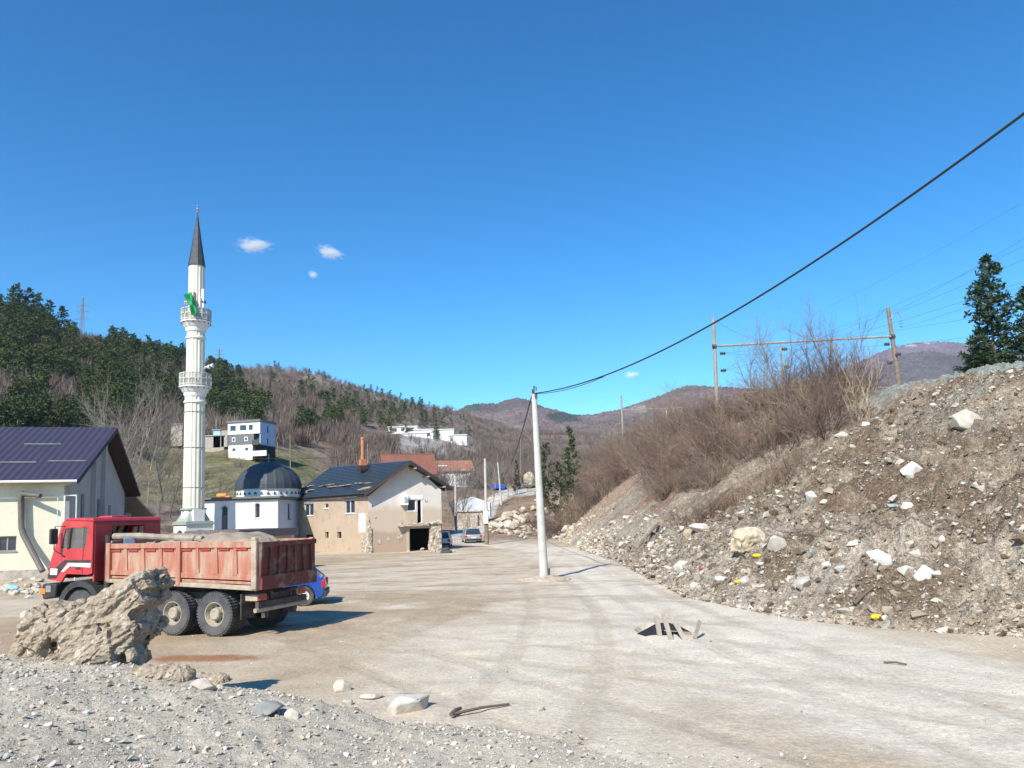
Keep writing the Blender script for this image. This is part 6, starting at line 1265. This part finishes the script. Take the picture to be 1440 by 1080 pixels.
rock(1190, 861, 22, 'cream stone at the foot of the slope left of the wooden stick', RK); rock(1245, 872, 14, 'cream stone right of the yellow plastic piece', RK)
rock(572, 1000, 62, 'largest pale flat rock on the edge of the gravel mound', RK, k=2, tilt=.1); rock(522, 983, 34, 'thin pale slab lying left of the largest mound rock', [rock_mesh(52, 14, limes, .25)], tilt=.1); rock(480, 972, 30, 'pale rock on the mound edge left of the thin slab', RK)
rock(488, 992, 16, 'small pale rock in front of the mound edge rock', RK); rock(370, 1003, 50, 'flat dark grey stone bedded in the gravel mound', [rock_mesh(53, 14, mat('dark_grey_stone', (.26, .26, .25), .9, (.2, .2, .19), 4, .4), .35)], tilt=.08); rock(410, 1010, 24, 'small dark grey stone right of the bedded dark one', [bpy.data.meshes.get('rock')] if False else RK)
rock(285, 968, 34, 'upright greyish stone at the mound edge near the earth clod', RK); rock(105, 790, 12, 'pale rock near the foot of the barn wall', RK) if False else None
rock(35, 868, 18, 'pale stone on the dirt left of the truck cab', RK); rock(760, 1000, 14, 'small stone lying on the yard beside the thin branch', RK); rock(1100, 1064, 10, 'small white stone at the bottom of the picture', RK)
for j in range(150):
    px = rrs.uniform(900, 1440); t = rrs.rand()**1.7; lo = np.interp(px, [900, 960, 1100, 1250, 1440], [788, 822, 862, 880, 892]); hi = np.interp(px, [900, 1000, 1100, 1200, 1300, 1440], [745, 720, 690, 600, 545, 520]); rock(px, lo+(hi-lo)*t, rrs.uniform(4, 9)*(1.7 if rrs.rand() < .12 else 1), 'pale stone among the rubble of the right hand slope', RK, 'stones in the rubble slope', tilt=.5)
# the pile of large pale boulders at the far foot of the embankment
for j in range(130):
    px = rrs.uniform(688, 806); base = np.interp(px, [688, 720, 800], [752, 757, 762]); top = np.interp(px, [688, 700, 730, 760, 775, 800], [742, 735, 722, 715, 712, 722]); py = base+(top-base)*rrs.rand()
    rock(px, py, rrs.uniform(4.5, 13)*(1.35 if rrs.rand() < .2 else 1), 'cream boulder in the pile at the far foot of the embankment', RB if rrs.rand() < .35 else RK, 'boulders at the far foot of the embankment', tilt=.5, sinkf=-.1)
for px, py, s_ in ((755, 705, 8), (795, 702, 9), (802, 704, 7), (768, 716, 10), (790, 712, 8), (806, 693, 7)): rock(px, py, s_, 'pale stone on the reddish bank above the boulder pile', RB, 'stones on the reddish bank')
for j in range(40):
    px = rrs.uniform(0, 68); py = rrs.uniform(815, 842); rock(px, py, rrs.uniform(5, 12), 'stone of the rubble heap along the barn wall', RK if rrs.rand() < .6 else RB, 'rubble along the barn wall', sinkf=0)
for j in range(26):
    px = rrs.uniform(445, 640); rock(px, 776+rrs.uniform(-2, 2), rrs.uniform(3, 8), 'stone of the rubble along the damaged house', RK if rrs.rand() < .6 else RB, 'rubble along the damaged house', sinkf=0)
# ------------------------------------------------------------------ earth clod
cy = 10.9
def cp3(px, py, dy=0): return at(px, py, cy+dy)
mud_c = mat('clod_earth', (.38, .31, .23), .97, (.29, .23, .165), 2.2, .9, 16, c3=(.55, .49, .40), sc3=9, thr3=(.55, .66))
def cpart(x0, y0, x1, y1, w, dd, dy=0, k='b'):
    a, b = cp3(x0, y0, dy), cp3(x1, y1, dy); c = (a+b)/2; L = (b-a).length; an = math.atan2((b-a).z, (b-a).x); return (c, (L, dd, w*cy/F), (0, -an, 0), k)
clod = lump('earth_clod', mud_c, [cpart(100, 895, 214, 826, 40, .9, .1), cpart(140, 895, 200, 856, 54, .9, .1), cpart(165, 905, 196, 870, 44, .8, .1), cpart(150, 850, 222, 812, 26, .8, .15), cpart(112, 905, 178, 893, 52, 1.0, .1), cpart(58, 905, 78, 862, 40, .7, .0), cpart(44, 932, 70, 862, 30, .6, .1), cpart(110, 930, 182, 915, 36, .9, .1), cpart(96, 862, 118, 850, 18, .5, .2, 'e'), cpart(187, 905, 196, 938, 16, .4, -.1, 'e'), cpart(62, 925, 120, 918, 34, .7, .1), cpart(60, 925, 86, 852, 36, .6, .12)], .026, .0, 2.6, 61, amp2=.0); roughen(clod, .05, 1.6, .08, 3.2, .0, 26, .04, 1.8, (1, 1, 1), rot=.62); roughen(clod, .0, 1, .0, 1, .022, 11); roughen(clod, .0, 1, .0, 1, .012, 30)
tag(clod, 'big upthrust lump of dried brown earth in front of the truck cab', 'earth clod')
for q_px, lb in ((((212, 946), (232, 947), (250, 950)), 'low crumbly brown clod touching the right foot of the big earth lump'), (((276, 953), (292, 956), (306, 958)), 'low crumbly brown clod at the mound edge, farther right of the big lump')):
    cl_ = lump('earth_clod', mud_c, [(hit(*q)+V3((0, 0, 0)), (.5, .4, .17+.04*i), (0, 0, i), 'e') for i, q in enumerate(q_px)], .022, .0, 5, 63, amp2=0); roughen(cl_, .03, 3, .05, 8, .02, 30); tag(cl_, lb, 'earth clod')
# ------------------------------------------------------------------ planks over the hole, debris
h0 = HOLE; hz = Hf(h0.x, h0.y)
def yplank(name, label, p_a, p_b, ya, yb, w, m=None, cat='plank', group=None):
    yb = gz(*p_b).y; b = at(*p_b, yb); a = at(*p_a, yb+(ya-yb if name == 'plank' and 'horizontal' in label else .25) if 'horizontal' not in label and 'batten' not in label else gz(*p_a).y); d = (b-a); L = d.length; mb = MB(); d.normalize(); sd_ = d.cross(V3((0, 1, .2))).normalized(); up = sd_.cross(d); mb.box((a+b)/2, (L, w, .04), R=Matrix((d, sd_, up)).transposed()); return tag(mb.build(name, m or M_['wood_old'], bevel=.004), label, cat, group)
hy = h0.y
yplank('plank', 'short upright board at the left of the planks over the hole', (923, 866), (928, 896), hy+.25, hy-.25, .11)
yplank('plank', 'middle leaning board over the hole', (932, 861), (944, 901), hy+.35, hy-.35, .10)
yplank('plank', 'longest board leaning left over the hole', (938, 856), (964, 901), hy+.4, hy-.3, .10)
yplank('plank', 'short dark stake standing right of the hole', (984, 873), (977, 898), hy+.0, hy-.1, .08)
yplank('plank', 'horizontal board lying across the hole', (930, 890), (972, 893), hy-.1, hy-.2, .13)
yplank('plank', 'thin grey batten along the left edge of the hole', (897, 888), (922, 896), hy+.1, hy-.35, .05)
bm_ = mat('torn_black_sheet', (.016, .014, .013), .9); pts = [at(x, y, gz(x, y).y-dy)+V3((0, 0, .05)) for x, y, dy in ((896, 894, 0), (906, 889, .1), (922, 880, .35), (938, 878, .4), (955, 883, .3), (970, 891, 0), (950, 893, 0), (925, 894, 0), (908, 897, 0))]
cen = V3((h0.x, hy-.1, .06)); m = MB(); n = len(pts); m.add([*pts, cen, *[p-V3((0, 0, .03)) for p in pts], cen-V3((0, 0, .03))], [(i, (i+1) % n, n) for i in range(n)]+[(n+1+(i+1) % n, n+1+i, 2*n+1) for i in range(n)]+[(i, n+1+i, n+1+(i+1) % n, (i+1) % n) for i in range(n)]); tag(m.build('rubber_sheet', bm_), 'torn black sheet sagging into the hole under the boards', 'sheet')
def stick(label, pa, pb, r, m=None, dz=.05, name='wooden_stick'):
    a, b = hit(*pa), hit(*pb); mb = MB(); mb.tube([a+V3((0, 0, dz)), (a+b)/2+V3((0, 0, dz+.02)), b+V3((0, 0, dz))], [r, r*.9, r*.8], 6); tag(mb.build(name, m or M_['wood_old']), label, 'stick')
dkb = mat('dark_wood_stick', (.13, .095, .07), .9)
stick('dark stick standing out of the slope above the yellow plastic piece', (1202, 856), (1228, 833), .05, dkb, .12); stick('thin branch lying on the yard at the mound edge', (634, 1008), (716, 993), .022, dkb, .03, 'branch'); stick('forked end of a branch lying on the mound', (634, 1009), (648, 1000), .03, dkb, .04, 'branch'); stick('small twig lying on the dusty road at the right', (1243, 933), (1275, 936), .02, dkb, .02, 'branch')
a, b = hit(896, 776), hit(925, 745); m = MB(); m.tube([a+V3((0, 0, .3)), b+V3((0, 0, .4))], .12, 6); tag(m.build('concrete_beam', M_['wood_old']), 'greyish beam lying up the foot of the eroded slope', 'beam')
yel = mat('yellow_plastic', (.70, .55, .03), .5); redp = mat('red_plastic', (.42, .06, .06), .6); bwh = mat('white_plastic', (.66, .66, .64), .5); blp = mat('pale_blue_plastic', (.30, .52, .60), .5)
for px, py, w_, mm, lb in ((1037, 820, 11, yel, 'bright yellow plastic bag at the road edge'), (1064, 784, 13, yel, 'crumpled yellow bag under the yellowish boulder'), (986, 801, 8, redp, 'small red plastic bag on the slope foot'), (1080, 789, 6, redp, 'tiny red scrap right of the crumpled yellow bag'), (1070, 795, 14, bwh, 'white plastic sheet below the crumpled yellow bag'), (1015, 818, 20, bwh, 'whitish plastic debris left of the bright yellow bag'), (1232, 871, 18, yel, 'flat yellow plastic piece at the foot of the slope'), (18, 824, 20, blp, 'pale blue plastic bag in the rubble by the barn wall'), (448, 770, 9, blp, 'pale blue bundle against the wall of the damaged house'), (600, 773, 6, bwh, 'white bag in the broken garage opening')):
    p = hit(px, py) if px > 100 else gz(px, py+6); s = w_*p.y/F
    tag(lump('plastic_bag', mm, [(p+V3((0, 0, s*.15)), (s, s*.7, s*.5), (0, .2, .3), 'e'), (p+V3((s*.25, 0, s*.2)), (s*.5, s*.6, s*.35), (.4, .2, .9), 'e')], s/16, s*.10, 3.5/s, int(px)), lb, 'plastic bag' if w_ < 20 else 'plastic sheet')
# thing's by the far road
p = at(701, 684, 186); z0 = Hf(p.x, p.y); s = 186/F; tag(lump('tarpaulin', mat('royal_blue_sheet', (.01, .06, .50), .6), [(V3((p.x, 186, z0+.7)), (3.2, 2.4, 1.1), (0, .05, .1), 'b'), (V3((p.x-.9, 186, z0+.9)), (1.2, 2, 1.2), (0, .2, 0), 'e')], .12, .10, .8, 71), 'royal blue tarpaulin heap at the top of the dirt road', 'tarpaulin')
p = at(744, 684, 188); z0 = Hf(p.x, p.y); tag(lump('boulder', limeb, [(V3((p.x, 188, z0+2.1)), (3.0, 3, 4.2), (0, .05, .1), 'e')], .15, .25, .8, 73), 'large pale rounded boulder left of the big concrete pole beside the road', 'rock')
p = at(724, 686, 187); z0 = Hf(p.x, p.y); tag(lump('sand_heap', mat('pale_sand', (.52, .46, .36), .95), [(V3((p.x, 187, z0+.3)), (4.5, 3, 3.0), (0, 0, 0), 'e')], .15, .15, .8, 74), 'pale sand heap between the blue tarpaulin and the rounded boulder', 'sand heap')
# ------------------------------------------------------------------ loose stones too many to count
def stones(name, label, n, sampler, size, m, seed, cat='gravel'):
    r = np.random.RandomState(seed); vs0 = []; 
    tmp = []
    for i in range(8):
        bm = bmesh.new()
        for k in range(9):
            d = r.randn(3); d /= np.linalg.norm(d); bm.verts.new(V3(d*np.array([.5, .42, .34])*r.uniform(.8, 1.1)))
        bmesh.ops.convex_hull(bm, input=bm.verts); bmesh.ops.triangulate(bm, faces=bm.faces); bmesh.ops.delete(bm, geom=[v for v in bm.verts if not v.link_faces], context='VERTS'); bm.verts.index_update()
        tmp.append((np.array([v.co[:] for v in bm.verts]), np.array([[v.index for v in f.verts] for f in bm.faces]))); bm.free()
    x, y, c = sampler(r, n); s = size(r, len(x), y); z = H(x, y)+s*.12; Vs = []; Fs = []; Cs = []; o = 0; g = len(x)
    gi = r.randint(0, 8, g)
    for i in range(8):
        k = np.where(gi == i)[0]; tv, tf = tmp[i]; a = r.uniform(0, 6.28, len(k)); ca, sa_ = np.cos(a)*s[k], np.sin(a)*s[k]; tl = r.uniform(-.5, .5, len(k))
        X_ = tv[None, :, 0]*ca[:, None]-tv[None, :, 1]*sa_[:, None]+x[k][:, None]; Y_ = tv[None, :, 0]*sa_[:, None]+tv[None, :, 1]*ca[:, None]+y[k][:, None]; Z_ = (tv[None, :, 2]+tv[None, :, 0]*tl[:, None])*s[k][:, None]+z[k][:, None]
        Vs.append(np.stack([X_, Y_, Z_], 2).reshape(-1, 3)); Fs.append((tf[None]+(np.arange(len(k))*len(tv))[:, None, None]).reshape(-1, 3)+o); o += len(k)*len(tv); Cs.append(np.repeat(c[k], len(tv), 0))
    me = np_mesh(name, np.concatenate(Vs), np.concatenate(Fs), m, np.concatenate(Cs)); return tag(link(name, me), label, cat, kind='stuff')
st_m = attr_mat('loose_stone', sp=((30, .2),), bump=((40, .4, .01),))
def palette(r, n, cols, pr):
    c = np.array(cols)[r.choice(len(cols), n, p=pr)]; return c*(r.uniform(.8, 1.15, n)[:, None])
def s_mound(r, n):
    y = 3.2+7.6*r.rand(n*4)**.8; x = -8.5+11.3*r.rand(n*4); k = ((mound(x, y) > .03) | ((y < mound_edge(x)+.9+.9*vn(x*1.5, y*1.5, 7)) & (r.rand(len(x)) < .3))) & (np.abs(x) < y*.75+.6); k = np.where(k)[0][:n]; return x[k], y[k], palette(r, len(k), [(.50, .465, .405), (.42, .39, .34), (.56, .52, .45), (.28, .26, .225), (.46, .40, .315)], [.36, .26, .16, .06, .16])
stones('gravel', 'grey gravel and broken stone covering the foreground mound', 60000, s_mound, lambda r, n, y: np.minimum(.009+.0075*r.pareto(2.1, n), .09), st_m, 1)
def s_slope(r, n):
    y = 12+46*r.rand(n*3)**1.35; s = np.abs(r.rand(n*3)**1.25)*1.02-.02; x = toe(y)+(crest(y)-toe(y))*s; k = (vn(x*.7, y*.7, 9)**1.5+.25*vn(x*2.5, y*2.5, 19) > r.rand(len(x))*.75) & (x < y*.78) & ((y < 38) | (s < .10+.35*sst(48, 38, y)*r.rand(len(x)))); k = np.where(k)[0][:n]; return x[k], y[k], palette(r, len(k), [(.46, .41, .33), (.33, .28, .215), (.56, .52, .45), (.15, .108, .075), (.24, .185, .135), (.29, .295, .255)], [.2, .19, .11, .28, .16, .06])
stones('rubble', 'loose stones and soil crumbs covering the right hand slope', 78000, s_slope, lambda r, n, y: np.minimum((.03+.019*r.pareto(1.9, n))*np.interp(y, [12, 50], [.8, 1.5]), .42), st_m, 2, 'rubble')
def s_far(r, n):
    y = 45+60*r.rand(n*2); s = r.rand(n*2)**2.6*.3; x = toe(y)+(crest(y)-toe(y))*s; k = (vn(x*.3, y*.2, 19) > .45); k = np.where(k)[0][:n]; return x[k], y[k], palette(r, len(k), [(.56, .51, .42), (.42, .37, .30), (.48, .40, .28)], [.5, .3, .2])
stones('scree', 'cream scree along the foot of the eroded slope', 6000, s_far, lambda r, n, y: np.minimum(.08+.05*r.pareto(2, n), .6), st_m, 3, 'scree')
def s_yard(r, n):
    y = 5+30*r.rand(n*2)**1.7; x = (r.rand(n*2)-.5)*1.5*y; k = (mound(x, y) < .05) & (emb_s(x, y) < 0) & (vn(x*.4+3, y*.5, 29)**2 > r.rand(len(x))*.5); k = np.where(k)[0][:n]; return x[k], y[k], palette(r, len(k), [(.50, .47, .41), (.36, .32, .27), (.58, .56, .52)], [.45, .35, .2])
stones('pebbles', 'small pebbles scattered over the dusty yard', 14000, s_yard, lambda r, n, y: np.minimum(.010+.007*r.pareto(2.4, n), .07), st_m, 4, 'pebbles')
def s_toe(r, n):
    y = 13+45*r.rand(n); x = toe(y)-.1+.9*(r.rand(n)-.35); return x, y, palette(r, n, [(.50, .46, .39), (.36, .29, .22), (.27, .20, .15)], [.4, .35, .25])
stones('verge_stones', 'stones and crumbs along the edge of the dusty road', 9000, s_toe, lambda r, n, y: np.minimum(.02+.018*r.pareto(2, n), .2), st_m, 6, 'stones')
# ------------------------------------------------------------------ clouds: small real puffs of vapour
cm = bpy.data.materials.new('cloud_vapour'); cm.use_nodes = True; nt = cm.node_tree; nt.nodes.remove(nt.nodes['Principled BSDF']); pv = N(nt, 'ShaderNodeVolumePrincipled'); pv.inputs['Color'].default_value = (1, .97, .95, 1); pv.inputs['Density'].default_value = .02; pv.inputs['Anisotropy'].default_value = -.35
tc = N(nt, 'ShaderNodeTexCoord'); nz = N(nt, 'ShaderNodeTexNoise'); nz.inputs['Scale'].default_value = 2.6; nz.inputs['Detail'].default_value = 4; ln = N(nt, 'ShaderNodeVectorMath', operation='LENGTH'); nt.links.new(tc.outputs['Object'], ln.inputs[0]); nt.links.new(tc.outputs['Object'], nz.inputs['Vector'])
f1 = N(nt, 'ShaderNodeMath', operation='MULTIPLY_ADD'); nt.links.new(nz.outputs['Fac'], f1.inputs[0]); f1.inputs[1].default_value = 1.5; f1.inputs[2].default_value = -.75+.75; f2 = N(nt, 'ShaderNodeMath', operation='SUBTRACT'); nt.links.new(f1.outputs[0], f2.inputs[0]); nt.links.new(ln.outputs['Value'], f2.inputs[1]); f3 = N(nt, 'ShaderNodeMapRange'); f3.inputs[1].default_value = 0; f3.inputs[2].default_value = .7; f3.inputs[4].default_value = .022; nt.links.new(f2.outputs[0], f3.inputs[0]); nt.links.new(f3.outputs[0], pv.inputs['Density']); nt.links.new(pv.outputs[0], nt.nodes['Material Output'].inputs['Volume'])
bm = bmesh.new(); bmesh.ops.create_icosphere(bm, subdivisions=3, radius=1); cme = bpy.data.meshes.new('cloud'); bm.to_mesh(cme); bm.free(); cme.materials.append(cm)
for px, py, wx, wz_, an, lb in ((357, 345, 34, 14, .06, 'faint oval cloud above and right of the minaret tip'), (464, 355, 26, 12, .3, 'brighter small cloud right of the oval one'), (440, 386, 9, 6, 0, 'tiny wisp of cloud below the two small clouds'), (888, 527, 14, 6, 0, 'small pale cloud low above the thicket')):
    Y = 6400; o = link('cloud', cme); o.location = at(px, py, Y); o.scale = (wx*Y/F, 100, wz_*Y/F); o.rotation_euler = (0, an, 0); tag(o, lb, 'cloud')
# ------------------------------------------------------------------ air
hm = bpy.data.materials.new('haze_air'); hm.use_nodes = True; nt = hm.node_tree; nt.nodes.remove(nt.nodes['Principled BSDF']); pv = N(nt, 'ShaderNodeVolumePrincipled'); pv.inputs['Color'].default_value = (.55, .74, 1, 1); pv.inputs['Density'].default_value = .00008; pv.inputs['Anisotropy'].default_value = .0
nt.links.new(pv.outputs[0], nt.nodes['Material Output'].inputs['Volume'])
mb = MB(); mb.b2((-3300, -60, -120), (3300, 3600, 760)); o = mb.build('haze', hm); tag(o, 'thin blue air haze over the whole valley', 'haze', kind='stuff')
